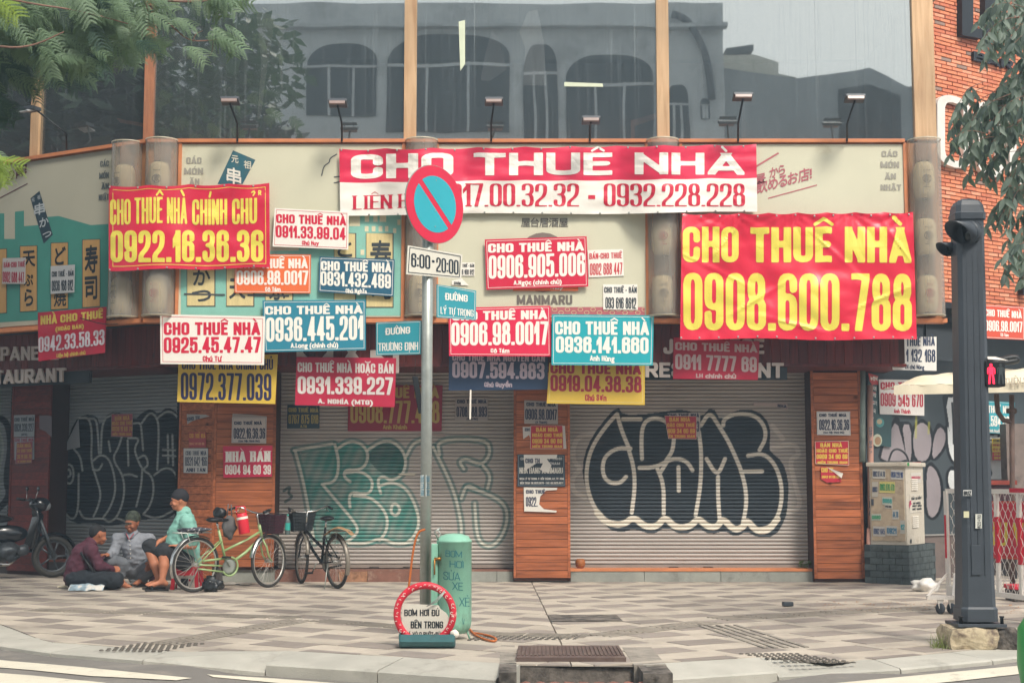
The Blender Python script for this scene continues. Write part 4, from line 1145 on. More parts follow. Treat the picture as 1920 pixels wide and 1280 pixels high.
# ================================================================== RENTAL SIGNS, BANNERS AND STICKERS
CR, WH, YE, NV, BK = '#cf1f41', '#eee9df', '#e2d257', '#1d2b4a', '#20262c'
TE, CY, OR, GR = '#2f7a94', '#22a3ae', '#e8703c', '#b3aaa2'
P_BAND = FY(BAND_Y); P_FASC = FY(FASC_Y); P_SHUT = FY(SHUT_Y); P_PIL = FY(PIL_Y)
LOWO = FY(18.5).P(1612, 900)
W_LOW = Plane((LOWO.x, LOWO.y, 0), BRN)
def vinyl(c, rough=.36):
 return mat('vinyl_' + c.lstrip('#'), c, rough=rough, var=.05, vscale=1.5, spec=.5, bump=.22, bscale=7, rvar=.08, detail=3)
def ink(c): return mat('ink_' + c.lstrip('#'), c, rough=.42, var=.04, spec=.4)
def cut2d(V, T, xs, ys):
 bm = bmesh.new(); bv = [bm.verts.new((x, y, 0)) for x, y in V]
 for t in T:
  try: bm.faces.new([bv[i] for i in t])
  except ValueError: pass
 for x in xs: bmesh.ops.bisect_plane(bm, geom=bm.verts[:] + bm.edges[:] + bm.faces[:], plane_co=(x, 0, 0), plane_no=(1, 0, 0), dist=1e-4)
 for y in ys: bmesh.ops.bisect_plane(bm, geom=bm.verts[:] + bm.edges[:] + bm.faces[:], plane_co=(0, y, 0), plane_no=(0, 1, 0), dist=1e-4)
 bm.verts.index_update(); V2 = [(v.co.x, v.co.y) for v in bm.verts]; T2 = [tuple(v.index for v in f.verts) for f in bm.faces]; bm.free()
 return V2, T2
def text_px(line):
 """a line of lettering laid out in photograph pixels: (text, xl, yl, xr, yr, height, colour[, weight, style])"""
 tx_, xl, yl, xr, yr, h, col = line[:7]; wt_ = line[7] if len(line) > 7 else 1.0; stl = line[8] if len(line) > 8 else ''
 V, T = layout(tx_, (xr - xl) / h, wt_, stl)
 return [(xl + x * (xr - xl), yl + x * (yr - yl) - y * h) for x, y in V], T, col
def put_text(lines, pl, off, parent, disp=None, cuts=None, name='lettering'):
 for ln in lines:
  V, T, col = text_px(ln)
  if not V: continue
  if cuts: V, T = cuts(V, T)
  P3 = [pl.P(x, y, off + (disp(x, y) if disp else 0)) for x, y in V]
  n = pl.n; fs = []
  for f in T:
   a, b, c = P3[f[0]], P3[f[1]], P3[f[2]]
   fs.append(f if (b - a).cross(c - a).dot(n) > 0 else tuple(reversed(f)))
  MB().add(P3, fs).build(name, ink(col) if isinstance(col, str) else col, parent)
def sign(name, label, pl, cor, bg, lines=(), off=.02, border=None, th=.003, group='rental signs pasted and hung on the corner building', cat='sign', poly=None, disp=None, grid_n=None,
  stripe=None, bgm=None):
 """cor = the four corners (top left, top right, bottom right, bottom left) as seen in the photograph, on plane pl"""
 tl, tr, br, bl = cor
 bil = lambda u, v: tuple((tl[k] * (1 - u) + tr[k] * u) * (1 - v) + (bl[k] * (1 - u) + br[k] * u) * v for k in (0, 1))
 if disp and grid_n[0] > 20:
  b0_ = bil; ns = round(grid_n[0] / 14)
  bil = lambda u, v: (b0_(u, v)[0], b0_(u, v)[1] + 3.2 * math.sin(math.pi * ((u * ns) % 1)) * (1 - v) + 1.6 * math.sin(u * 11 + 1) * v)
 m = bgm or vinyl(bg); mats_ = [m]
 mb = MB(); cuts = None
 if disp:
  nu, nv = grid_n
  def fn(u, v):
   x, y = bil(u, v); return pl.P(x, y, off + disp(x, y))
  nn = (nu + 1) * (nv + 1)
  mb.grid(fn, nu, nv); fs = mb.f; a, b, c = (Vector(mb.v[i]) for i in fs[0][:3])
  if (b - a).cross(c - a).dot(pl.n) < 0: mb.f = [f[::-1] for f in fs]
  if stripe:
   mats_.append(vinyl(stripe[1]))
   for j in range(nv):
    for i in range(nu):
     if (j + .5) / nv > stripe[0]: mb.m[j * nu + i] = 1
  def cuts(V, T):
   U = []
   for x, y in V:                                  # photograph pixels -> the sheet's own u, v
    u = v = .5
    for _ in range(6):
     p = bil(u, v); dx, dy = x - p[0], y - p[1]; u += dx / (tr[0] - tl[0]); v += dy / (bl[1] - tl[1])
    U.append((u, v))
   U, T = cut2d(U, T, [i / nu for i in range(1, nu)], [j / nv for j in range(1, nv)])
   return [bil(u, v) for u, v in U], T
 else:
  pts = [tl, tr, br, bl] if poly is None else poly
  P3 = [pl.P(x, y, off) for x, y in pts]
  tri = tessellate_polygon([P3]) if poly is not None else [(0, 3, 2, 1)]
  n = len(P3); back = [p - pl.n * th for p in P3]
  fs = []
  for f in tri:
   a, b, c = (P3[i] for i in f[:3])
   fs.append(f if (b - a).cross(c - a).dot(pl.n) > 0 else tuple(reversed(f)))
  mb.add(P3 + back, fs + [tuple(i + n for i in reversed(f)) for f in fs] + [(i, (i + 1) % n, n + (i + 1) % n, n + i) for i in range(n)])
 o = mb.build(name, mats_, None, label, cat, group)
 if border:
  col, ins, w = border
  d1, d2 = ins, ins + w
  def ring(d):
   (ax, ay), (bx, by), (cx, cy), (dx, dy) = tl, tr, br, bl
   return [(ax + d, ay + d), (bx - d, by + d), (cx - d, cy - d), (dx + d, dy - d)]
  A, B = ring(d1), ring(d2); V = []; T = []
  for k in range(4):
   a, b, c, d = A[k], A[(k + 1) % 4], B[(k + 1) % 4], B[k]; n0 = len(V); V += [a, b, c, d]; T += [(n0, n0 + 1, n0 + 2), (n0, n0 + 2, n0 + 3)]
  if cuts: V, T = cuts(V, T)
  P3 = [pl.P(x, y, off + .0022 + (disp(x, y) if disp else 0)) for x, y in V]; bm_ = MB(); fs = []
  for f in T:
   a, b, c = P3[f[0]], P3[f[1]], P3[f[2]]; fs.append(f if (b - a).cross(c - a).dot(pl.n) > 0 else tuple(reversed(f)))
  bm_.add(P3, fs); bm_.build('border', ink(col), o)
 put_text(lines, pl, off + (.0045 if disp else .0024), o, disp, cuts)
 if disp and nu > 20:
  ey = MB()
  for k in range(nu // 9 + 1):
   for v in (.015, .985): x, y = bil(min(.995, max(.005, k * 9 / nu)), v); ey.lathe([(.012, 0), (.012, .004), (.005, .004)], pl.P(x, y, off + disp(x, y) + .003), 8, axis=pl.n)
  ey.build('eyelet', M_STEEL, o, kind='stuff')
 return o
def wr(amp, sx, sy, seed, extra=None):
 def f(x, y):
  v = amp * (noise.noise(Vector((x / sx, y / sy, seed))) + .5 * noise.noise(Vector((x / sx * 2.3, y / sy * 2.3, seed + 5))))
  v += amp * .35 * abs(noise.noise(Vector(((x + y) / sx * 1.7, (y - x) / sy * 1.7, seed + 9))))
  return v + (extra(x, y) if extra else 0)
 return f
def bulge(cx, w, h):
 return lambda x: h * (.5 + .5 * math.cos(math.pi * (x - cx) / w)) ** .7 if abs(x - cx) < w else 0
SG = 'rental signs on the corner building'
# --- the two wide banners and the two big red ones
tb = [bulge(790, 84, .25), bulge(1244, 84, .25)]
def tents(x, y, xs=(636, 702, 780, 1000, 1252, 1418), y0=275):
 """folds that run down from each tie point"""
 v = 0
 for t in xs:
  dx = x - t; dy = y - y0 + 4
  if dy > 0 and dy < 70:
   v += .012 * math.exp(-dy / 30) * abs(math.sin(8 * math.atan2(dx, dy))) * (1 if abs(dx) < 90 else 0)
 return v
dT = wr(.016, 90, 22, 3, lambda x, y: .04 + tb[0](x) + tb[1](x) + tents(x, y))
sign('banner', 'long red and white vinyl banner stretched across the sign band, reading 0932.228.228', P_BAND, ((636, 279), (1418, 270), (1420, 398), (638, 403)), '#dc2a4f', (
 ('CHO', 658, 336, 850, 332, 46, WH, 1.35), ('THUÊ', 888, 329, 1148, 328, 42, WH, 1.35), ('NHÀ', 1190, 327, 1396, 328, 41, WH, 1.35),
 ('LIÊN', 662, 393, 735, 391, 26, '#c8213f', .8, 'S'), ('HỆ:', 747, 390, 790, 388, 26, '#c8213f', .8, 'S'),
 ('0917.00.32.32', 818, 387, 1086, 387, 43, '#c8213f', .82, 'S'), ('-', 1103, 387, 1116, 387, 38, '#c8213f'), ('0932.228.228', 1132, 387, 1397, 387, 43, '#c8213f', .82, 'S')),
 off=.03, disp=dT, grid_n=(130, 26), stripe=(.485, WH), group=SG)
tw_ = bulge(300, 50, .0)
dL = wr(.018, 60, 40, 8, lambda x, y: .17 + bulge(268, 100, .12)(x) - .06 * min(1, max(0, (x - 330) / 90)) + tents(x, y, (204, 335, 505), 343))
sign('banner', 'crimson banner with yellow letters wrapped round the left tube cases, reading 0922.16.36.36', P_BAND, ((204, 348), (505, 343), (506, 502), (204, 507)), CR, (
 ('CHO', 206, 422, 245, 421, 48, YE), ('THUÊ', 252, 420, 305, 418, 49, YE), ('NHÀ', 313, 419, 351, 420, 49, YE), ('CHÍNH', 360, 422, 426, 421, 48, YE), ('CHỦ', 435, 421, 482, 419, 48, YE),
 ('0922.16.36.36', 207, 492, 494, 491, 60, YE, 1.05), ('R', 484, 366, 490, 366, 9, YE)), off=.0, disp=dL, grid_n=(50, 22), border=(YE, 7, 1.2), group=SG)
dR = wr(.042, 110, 75, 21, lambda x, y: .12 + bulge(1244, 84, .15)(x) + .035 * math.sin(x * .018 + y * .02) + tents(x, y, (1290, 1370, 1480, 1590, 1705), 398) * 2)
def dR2(x, y):
 v = dR(x, y)
 for (ax, ay, sl, wd, am) in ((1330, 500, .5, 3.5, .02), (1420, 560, -.6, 4, .022), (1560, 470, .9, 3, .016), (1650, 560, -.4, 4, .02), (1500, 610, .25, 3, .018), (1370, 440, -1.2, 3, .016), (1680, 450, 1.4, 3, .016)):
  d = (y - ay) - sl * (x - ax); d /= math.sqrt(1 + sl * sl); l = math.hypot(x - ax, y - ay)
  v += am * math.exp(-(d / wd) ** 2) * max(0, 1 - l / 90)
 return v
sign('banner', 'largest crimson banner, creased, with big yellow letters reading 0908.600.788', P_BAND, ((1279, 400), (1712, 397), (1719, 637), (1275, 635)), '#d8203f', (
 ('CHO', 1280, 492, 1385, 492, 67, YE, 1.0), ('THUÊ', 1407, 492, 1560, 492, 66, YE, 1.0), ('NHÀ', 1584, 492, 1709, 493, 67, YE, 1.0),
 ('0908.600.788', 1281, 619, 1710, 621, 108, YE, 1.02)), off=.03, disp=dR2, grid_n=(110, 56), group=SG)
# --- boards on the sign band
N_ = 'rental_sign'
sign(N_, 'white board with red letters reading 0911.33.99.04, tilted beside the crimson wrapped banner', P_BAND, ((515, 390), (654, 397), (653, 468), (511, 462)), WH, (
 ('CHO THUÊ NHÀ', 518, 418, 649, 423, 17, CR), ('0911.33.99.04', 517, 445, 648, 450, 23, CR), ('Chú Huy', 566, 459, 598, 460, 8, CR)), off=.09, border=(CR, 3, .7), th=.012, group=SG)
sign(N_, 'orange board reading 0906.98.0017, half behind the crimson wrapped banner', P_BAND, ((440, 477), (583, 477), (582, 550), (440, 549)), OR, (
 ('CHO THUÊ NHÀ', 446, 503, 577, 503, 18, WH), ('0906.98.0017', 444, 534, 578, 534, 27, WH), ('Cô Tám', 497, 546, 526, 546, 8, WH)), off=.035, border=(WH, 2, .9), th=.01, group=SG)
sign(N_, 'dark teal board with white letters reading 0931.432.469, under the red and white banner', P_BAND, ((599, 481), (740, 486), (738, 556), (597, 547)), '#2a5f79', (
 ('CHO THUÊ NHÀ', 602, 507, 734, 511, 18, WH), ('0931.432.469', 601, 535, 733, 541, 27, WH), ('Chú Nghĩa', 648, 549, 688, 550, 8, WH)), off=.06, border=(WH, 2.5, .9), th=.012, group=SG)
sign(N_, 'white board with red letters reading 0925.45.47.47, hung over the yellow sign', P_BAND, ((300, 589), (497, 593), (495, 684), (301, 682)), WH, (
 ('CHO THUÊ NHÀ', 307, 628, 488, 628, 24, CR), ('0925.45.47.47', 307, 662, 489, 661, 30, CR), ('Chú Tư', 380, 677, 416, 677, 10, CR)), off=.1, border=(CR, 4, .8), th=.01, group=SG)
sign(N_, 'teal board with bold white letters reading 0936.445.201, under the orange board', P_BAND, ((492, 563), (686, 562), (686, 656), (496, 660)), '#2d8299', (
 ('CHO THUÊ NHÀ', 497, 590, 680, 588, 16, WH, 1.15), ('0936.445.201', 499, 641, 681, 637, 46, WH, 1.05), ('A.Long (chính chủ)', 545, 652, 634, 651, 9, WH)), off=.075, border=(WH, 3, .8), th=.008, group=SG)
sign('rental_sign', 'orange sign edge showing below the crimson board on the cream panel', P_BAND, ((962, 503), (1084, 503), (1084, 545), (962, 545)), OR, (('Thúy', 1030, 542, 1056, 542, 6, WH),), off=.03, th=.006, group=SG)
sign(N_, 'crimson board with white letters reading 0906.905.006, on the cream panel', P_BAND, ((909, 449), (1100, 443), (1103, 537), (912, 543)), CR, (
 ('CHO THUÊ NHÀ', 915, 474, 1095, 470, 17, WH, 1.15), ('0906.905.006', 916, 523, 1097, 517, 44, WH, 1.05), ('A.Ngọc (chính chủ)', 963, 534, 1053, 532, 8, WH)), off=.06, border=(WH, 3, .8), th=.01, group=SG)
sign(N_, 'crimson board with white letters reading 0906.98.0017, hung below the band beside the post', P_BAND, ((841, 577), (1032, 573), (1033, 668), (842, 667)), '#d9234a', (
 ('CHO THUÊ NHÀ', 848, 601, 1026, 598, 17, WH, 1.15), ('0906.98.0017', 846, 648, 1028, 646, 44, WH, 1.05), ('Cô Tám', 920, 661, 955, 661, 8, WH)), off=.07, border=(WH, 3, .8), th=.006, group=SG)
sign(N_, 'bright cyan board with white letters reading 0936.141.660, below the band', P_BAND, ((1035, 589), (1226, 591), (1224, 685), (1034, 684)), CY, (
 ('CHO THUÊ NHÀ', 1041, 627, 1217, 628, 25, WH), ('0936.141.660', 1042, 661, 1216, 663, 31, WH), ('Anh Hùng', 1106, 676, 1152, 677, 10, WH)), off=.1, border=(WH, 3, .8), th=.006, group=SG)
# --- on or before the recessed fascia
sign(N_, 'yellow sign with navy numbers reading 0972.377.039, under the white board', P_FASC, ((335, 668), (521, 664), (516, 757), (332, 753)), '#d3b243', (
 ('CHO THUÊ NHÀ CHÍNH CHỦ', 341, 692, 512, 693, 20, '#2c2b52'), ('0972.377.039', 339, 749, 509, 751, 51, '#2c2b52')), off=.08, group=SG)
sign(N_, 'red vinyl sign with grey white letters reading 0931.339.227, below the fascia', P_FASC, ((556, 669), (743, 671), (740, 763), (553, 759)), '#b32442', (
 ('CHO THUÊ NHÀ HOẶC BÁN', 558, 697, 738, 700, 18, '#d2cbc6'), ('0931.339.227', 558, 738, 737, 740, 33, '#d2cbc6'), ('A. NGHĨA (MTG)', 596, 756, 699, 759, 9, '#d2cbc6')), off=.06,
 disp=wr(.012, 70, 40, 31), grid_n=(16, 8), group=SG)
sign(N_, 'navy sign with dull white letters reading 0907.594.883, behind the crimson board', P_FASC, ((842, 667), (1027, 665), (1027, 730), (841, 732)), '#2d3f5a', (
 ('CHO THUÊ NHÀ NGUYÊN CĂN', 848, 676, 1022, 678, 13, '#b9aab4'), ('0907.594.883', 848, 708, 1021, 711, 31, '#b9aab4'), ('Chú Quyền', 908, 725, 960, 725, 9, '#b9aab4')), off=.05, group=SG)
sign(N_, 'yellow sign with red numbers reading 0919.04.38.38, behind the cyan board', P_FASC, ((1030, 680), (1209, 682), (1209, 759), (1025, 756)), '#cfae45', (
 ('CHO THUÊ NHÀ', 1032, 700, 1202, 702, 21, '#a42a3e'), ('0919.04.38.38', 1032, 733, 1203, 736, 31, '#a42a3e'), ('Chú Sơn', 1097, 751, 1137, 751, 12, '#a42a3e')), off=.08, border=('#d9cd94', 4, .7), group=SG)
sign(N_, 'dull red sign with greyed letters reading 0911 7777 69, under the largest banner', P_FASC, ((1263, 632), (1424, 640), (1421, 712), (1262, 710)), '#a8203a', (
 ('CHO THUÊ NHÀ', 1266, 656, 1420, 661, 15, '#b9a3a0'), ('0911 7777 69', 1266, 692, 1419, 698, 29, '#b9a3a0'), ('LH chính chủ', 1305, 708, 1380, 709, 8, '#b9a3a0')), off=.06,
 disp=wr(.012, 60, 40, 37), grid_n=(14, 8), group=SG)
# --- on the shutters, colours darkened to hold the shade under the band
sign(N_, 'small dark sign with dull yellow letters reading 0767 875 618, on the middle shutter', P_SHUT, ((539, 759), (599, 759), (599, 803), (538, 803)), '#27404c', (
 ('CHO THUÊ NHÀ', 541, 772, 597, 773, 8, '#a8995a'), ('0767 875 618', 541, 794, 597, 794, 17, '#a8995a'), ('A.Tú', 563, 801, 575, 801, 5, '#a8995a')), off=.02, group=SG)
sign(N_, 'dark red sign reading 0908.777 in dull gold on the middle shutter', P_SHUT, ((653, 722), (830, 722), (828, 808), (652, 808)), '#8f1f38', (
 ('CHO THUÊ NHÀ', 658, 746, 823, 746, 20, '#b39a57'), ('0908.777.448', 657, 793, 824, 793, 42, '#b39a57'), ('Anh Khánh', 718, 804, 763, 804, 8, '#b39a57')), off=.025, group=SG)
sign(N_, 'small grey sign with dark letters reading 0708.888.993, on the middle shutter', P_SHUT, ((853, 745), (915, 745), (915, 789), (853, 788)), '#a39a95', (
 ('CHO THUÊ NHÀ', 857, 756, 912, 756, 7, NV), ('0708.888.993', 856, 781, 913, 781, 19, NV), ('(Chính Chủ)', 875, 787, 896, 787, 4, NV)), off=.02, group=SG)
sign(N_, 'white sticker edge behind the small red sign on the right shutter', P_SHUT, ((1251, 774), (1313, 773), (1313, 818), (1290, 817)), '#b4aca6', (
 ('CHO THUÊ NHÀ', 1253, 782, 1311, 782, 7, NV), ('0708.888.993', 1253, 808, 1311, 809, 20, NV)), off=.012, group=SG)
sign(N_, 'small red sign with gold letters reading 909 34 60 89, on the right shutter', P_SHUT, ((1246, 779), (1306, 780), (1306, 823), (1253, 822)), '#b3333f', (
 ('BÁN NHÀ', 1255, 790, 1294, 790, 8, '#d8a94e'), ('OẶC CHO THUÊ', 1251, 800, 1303, 800, 7, '#d8a94e'), ('909 34 60 89', 1252, 812, 1303, 812, 9, '#d8a94e'), ('ỀN TRUNG GIAN', 1254, 820, 1303, 820, 5, '#d8a94e')), off=.018, border=('#c9b2a4', 0, .8), group=SG)
sign('torn_sticker', 'thin torn strip of a sign high on the right shutter', P_SHUT, ((1413, 755), (1476, 754), (1477, 768), (1413, 760)), '#b4a39c', (('NHÀ', 1458, 763, 1475, 765, 6, NV),), poly=[(1413, 755), (1476, 754), (1477, 769), (1455, 762), (1413, 760)], cat='sticker', group='torn stickers')
sign('torn_sticker', 'pale torn paper strip beside the post on the middle shutter', P_SHUT, ((783, 812), (835, 813), (835, 818), (783, 816)), '#a08f88', poly=[(783, 812), (835, 813), (835, 818), (800, 815), (783, 816)], cat='sticker', group='torn stickers')
sign('torn_sticker', 'torn cream paper strip on the painted teal letter of the middle shutter', P_SHUT, ((745, 886), (779, 886), (779, 891), (745, 891)), '#b9b3a2', poly=[(745, 887), (779, 886), (778, 891), (752, 890)], cat='sticker', group='torn stickers')
# --- middle pillar
sign(N_, 'grey paper sign reading 0906.98.0017, topmost on the middle pillar', P_PIL, ((983, 750), (1046, 753), (1046, 795), (983, 794)), '#a79e98', (
 ('CHO THUÊ NHÀ', 987, 761, 1042, 762, 7, NV), ('0906.98.0017', 985, 786, 1044, 787, 20, NV), ('(A Thanh)', 1004, 793, 1026, 793, 4, NV)), off=.02, group=SG)
sign('torn_sticker', 'torn white sticker behind the small red sign on the middle pillar', P_PIL, ((980, 800), (1061, 799), (1062, 841), (1000, 841)), '#c9c3bb', (('CH', 984, 808, 993, 808, 6, NV),),
 poly=[(980, 800), (1059, 798), (1062, 841), (1002, 841), (992, 815), (981, 823)], off=.014, cat='sticker', group='torn stickers')
sign(N_, 'small red sign with gold letters reading 0909 34 60 89, on the middle pillar', P_PIL, ((995, 797), (1055, 797), (1057, 841), (994, 841)), '#b8323f', (
 ('BÁN NHÀ', 1005, 809, 1046, 809, 8, '#d8b04e'), ('HOẶC CHO THUÊ', 998, 819, 1055, 819, 7, '#d8b04e'), ('0909 34 60 89', 998, 831, 1054, 831, 9, '#d8b04e'), ('MIỄN TRUNG GIAN', 998, 839, 1054, 839, 5, '#d8b04e')), off=.022, border=('#cfc0b0', 0, .7), group=SG)
pq = sign('name_plaque', 'dark enamel plaque with white serif letters and torn paper over it, on the middle pillar', P_PIL, ((970, 851), (1059, 852), (1060, 912), (970, 912)), '#25323d', (
 ('CHI NHÁNH CTY TNHH', 976, 862, 1054, 862, 5, '#a9a9a5'), ('VIETNAM', 1018, 871, 1050, 871, 5, '#a9a9a5'), ('NHÀ HÀNG MANMARU', 974, 887, 1055, 887, 11, '#cdc9bf', .85, 'S'),
 ('182A LÝ TỰ TRỌNG, P. BẾN THÀNH, Q.1, TP. HCM', 974, 899, 1057, 899, 4, '#c5c2ba'), ('ĐIỆN THOẠI: 08.3825.0076 - FAX: 08.3825.0077', 975, 907, 1056, 907, 4, '#c5c2ba')), off=.02, border=('#8a949a', 2, .6), th=.01, cat='plaque', group=SG)
sign('torn_sticker', 'torn white sticker hanging over the dark enamel plaque', P_PIL, ((982, 853), (1045, 853), (1045, 880), (982, 880)), '#d7d2c9', (('CHO TH', 985, 868, 1012, 868, 9, NV),),
 poly=[(982, 852), (1045, 852), (1043, 859), (1025, 860), (1034, 872), (1028, 886), (1012, 880), (1018, 868), (1006, 868), (984, 882)], off=.028, cat='sticker', group='torn stickers')
sign('torn_sticker', 'torn white sticker reading 0922, below the dark enamel plaque', P_PIL, ((982, 913), (1045, 913), (1045, 958), (982, 958)), '#dcd7cd', (
 ('CHO THUÊ', 986, 925, 1022, 925, 7, NV), ('0922.', 986, 949, 1008, 949, 18, NV)), poly=[(982, 913), (1045, 914), (1044, 918), (1024, 919), (1013, 930), (1011, 945), (1020, 954), (1044, 957), (1043, 960), (983, 958)], off=.02, cat='sticker', group='torn stickers')
# --- right pillar
sign(N_, 'white paper sign reading 0922.16.36.36, on the right pillar', P_PIL, ((1531, 771), (1594, 771), (1595, 816), (1532, 815)), '#cbc6c0', (
 ('CHO THUÊ NHÀ', 1536, 781, 1587, 781, 6, NV), ('0922.16.36.36', 1536, 806, 1592, 806, 20, NV), ('(Làm Việc Chính Chủ)', 1544, 812, 1583, 812, 3.5, NV)), off=.02, border=('#8c93a0', 1, .5), group=SG)
sign(N_, 'small red sign with yellow letters reading 0909 34 60 89, on the right pillar', P_PIL, ((1528, 827), (1591, 826), (1592, 872), (1529, 869)), '#c22b3f', (
 ('BÁN NHÀ', 1538, 838, 1579, 838, 8, '#e0bf55'), ('HOẶC CHO THUÊ', 1531, 848, 1590, 848, 7, '#e0bf55'), ('0909 34 60 89', 1531, 860, 1589, 860, 9, '#e0bf55'), ('MIỄN TRUNG GIAN', 1533, 869, 1589, 869, 5, '#e0bf55')), off=.022, border=('#dcc6b0', 0, .8), group=SG)
sign('torn_sticker', 'torn red sticker with curled white corner, lowest on the right pillar', P_PIL, ((1539, 874), (1578, 874), (1578, 905), (1539, 905)), '#b92f40', (
 ('CHO TH', 1540, 885, 1562, 885, 9, '#e0bf55'), ('0942 81 08 08', 1541, 896, 1574, 896, 5, '#e0bf55')), poly=[(1539, 874), (1555, 875), (1572, 888), (1578, 903), (1550, 904), (1539, 897)], off=.016, cat='sticker', group='torn stickers')
cl_ = MB()
a, b, c, d = P_PIL.P(1550, 875, .02), P_PIL.P(1581, 887, .06), P_PIL.P(1578, 896, .05), P_PIL.P(1568, 888, .03)
cl_.add([a, b, c, d], [(0, 1, 2, 3)]); cl_.build('torn_paper', vinyl(WH), None, 'curled white paper flap on the lowest red sticker of the right pillar', 'paper', base=a)
# --- left pillar, front
sign('torn_sticker', 'grey torn sticker above the white sign on the left pillar', P_PIL, ((435, 775), (500, 776), (500, 783), (435, 784)), '#9c918a', poly=[(436, 775), (472, 777), (500, 780), (500, 783), (435, 786)], off=.012, cat='sticker', group='torn stickers')
sign(N_, 'white paper sign reading 0922.16.36.36, on the left pillar', P_PIL, ((435, 782), (500, 782), (499, 831), (434, 830)), '#bdb3ac', (
 ('CHO THUÊ NHÀ', 439, 796, 491, 796, 6.5, NV), ('0922.16.36.36', 438, 822, 497, 822, 20, NV), ('(Làm Việc Chính Chủ)', 447, 828, 487, 828, 3.5, NV)), off=.02, border=('#7f8088', 1.5, .5), group=SG)
sign(N_, 'crimson sign reading NHÀ BÁN 0904 94 80 39, on the left pillar', P_PIL, ((418, 836), (511, 835), (510, 893), (419, 895)), '#c12349', (
 ('NHÀ BÁN', 423, 866, 507, 865, 20, '#e0dad2', 1.1, 'S'), ('0904 94 80 39', 422, 889, 508, 889, 18, '#e0dad2')), off=.022, disp=wr(.01, 40, 30, 51), grid_n=(8, 5), group=SG)
# --- left pillar, side face
sign('torn_sticker', 'torn white sticker high on the side face of the left pillar', W_PIL, ((350, 776), (392, 779), (370, 786), (351, 795)), '#a39e9a', (('CHO TH', 351, 789, 374, 786, 7, '#2b3850'),), poly=[(350, 776), (385, 777), (393, 780), (372, 785), (360, 789), (351, 795)], off=.02, cat='sticker', group='torn stickers')
sign(N_, 'small red sign, gold letters reading 0942 81 08 08 on the left pillar side face', W_PIL, ((354, 810), (386, 810), (386, 838), (354, 838)), '#a33038', (
 ('CHO THUÊ NHÀ', 355, 821, 385, 821, 9, '#d1973f'), ('0942 81 08 08', 355, 834, 383, 834, 5, '#cf8f6b')), off=.02, group=SG)
sign(N_, 'white sign with serif letters reading 0931 642 166 on the left pillar side face', W_PIL, ((344, 840), (390, 840), (389, 887), (344, 886)), '#c2bfba', (
 ('CHO THUÊ NHÀ', 348, 853, 387, 853, 8, NV, .85, 'S'), ('0931 642 166', 347, 873, 388, 873, 17, NV, .85, 'S'), ('ANH TÂN', 349, 884, 385, 884, 7, NV, .85, 'S')), off=.022, border=('#8a98a2', 0, .6), group=SG)
# --- side street, with the shade there put into sheet and ink colours
sign(N_, 'small red sign with gold letters reading 0939 11 66 79, on the dark side shutter', W_SHUT, ((209, 776), (249, 775), (248, 819), (208, 818)), '#8c2436', (
 ('BÁN NHÀ', 215, 788, 243, 787, 8, '#b5893c'), ('HOẶC CHO THUÊ', 210, 797, 248, 796, 7, '#b5893c'), ('0939 11 66 79', 210, 808, 248, 808, 9, '#b5893c'), ('MIỄN TRUNG GIAN', 211, 816, 246, 816, 5, '#b5893c')), off=.025, border=('#9a8c88', 0, .7), group=SG)
sign('torn_sticker', 'white triangle of torn paper on the dark side shutter', W_SHUT, ((123, 785), (150, 785), (150, 844), (123, 844)), '#8d9094', poly=[(147, 785), (150, 838), (123, 844), (124, 832)], off=.03, cat='sticker', group='torn stickers')
sign(N_, 'grey paper sign reading 0931.339.227, on the far side pillar behind the motorbike', W_PIL, ((26, 778), (65, 777), (64, 818), (26, 819)), '#8d9297', (
 ('CHO THUÊ NHÀ', 27, 790, 64, 789, 7, '#1b2b3c'), ('0931.339.227', 27, 809, 63, 808, 15, '#1b2b3c'), ('(MTG)', 40, 816, 51, 816, 4, '#1b2b3c')), off=.02, group=SG)
sign('torn_sticker', 'white torn sticker behind the small red sign of the far side pillar', W_PIL, ((27, 821), (64, 819), (64, 861), (27, 862)), '#8d9297', (('CHO THUÊ NHÀ', 28, 828, 63, 827, 6, '#8a2440'),), off=.014, cat='sticker', group='torn stickers')
sign(N_, 'small red sign with gold letters reading 39 11 66 79, on the far side pillar', W_PIL, ((31, 829), (61, 827), (60, 867), (29, 869)), '#8c2436', (
 ('BÁN NHÀ', 32, 839, 58, 838, 7, '#b5893c'), ('ẶC CHO THUÊ', 32, 848, 60, 847, 6, '#b5893c'), ('39 11 66 79', 32, 860, 59, 859, 8, '#b5893c'), ('N TRUNG GIAN', 33, 867, 58, 866, 4, '#b5893c')), off=.022, border=('#9a8c88', 0, .6), group=SG)
sign('torn_sticker', 'faded torn sticker on the shaded face of the far side pillar', W_PIL, ((74, 778), (97, 779), (97, 820), (74, 806)), '#55454c', poly=[(74, 778), (97, 779), (97, 820), (85, 808), (74, 804)], off=.02, cat='sticker', group='torn stickers')
sign(N_, 'white card with dark red letters reading 0902 688 447, on the side panel', W_BAND, ((5, 484), (48, 483), (47, 532), (4, 532)), '#aeacab', (
 ('BÁN-CHO THUÊ', 7, 502, 47, 500, 10, '#9b2b40'), ('0902 688 447', 5, 529, 45, 530, 20, '#9b2b40')), off=.03, group=SG)
sign(N_, 'white card with dark letters reading 0936 168 612, on the side panel', W_BAND, ((95, 499), (140, 496), (139, 548), (95, 551)), '#aeb0b2', (
 ('CHO THUÊ - BÁN', 97, 519, 138, 517, 10, '#1d2b35'), ('0936 168 612', 97, 546, 137, 544, 20, '#1d2b35')), off=.03, group=SG)
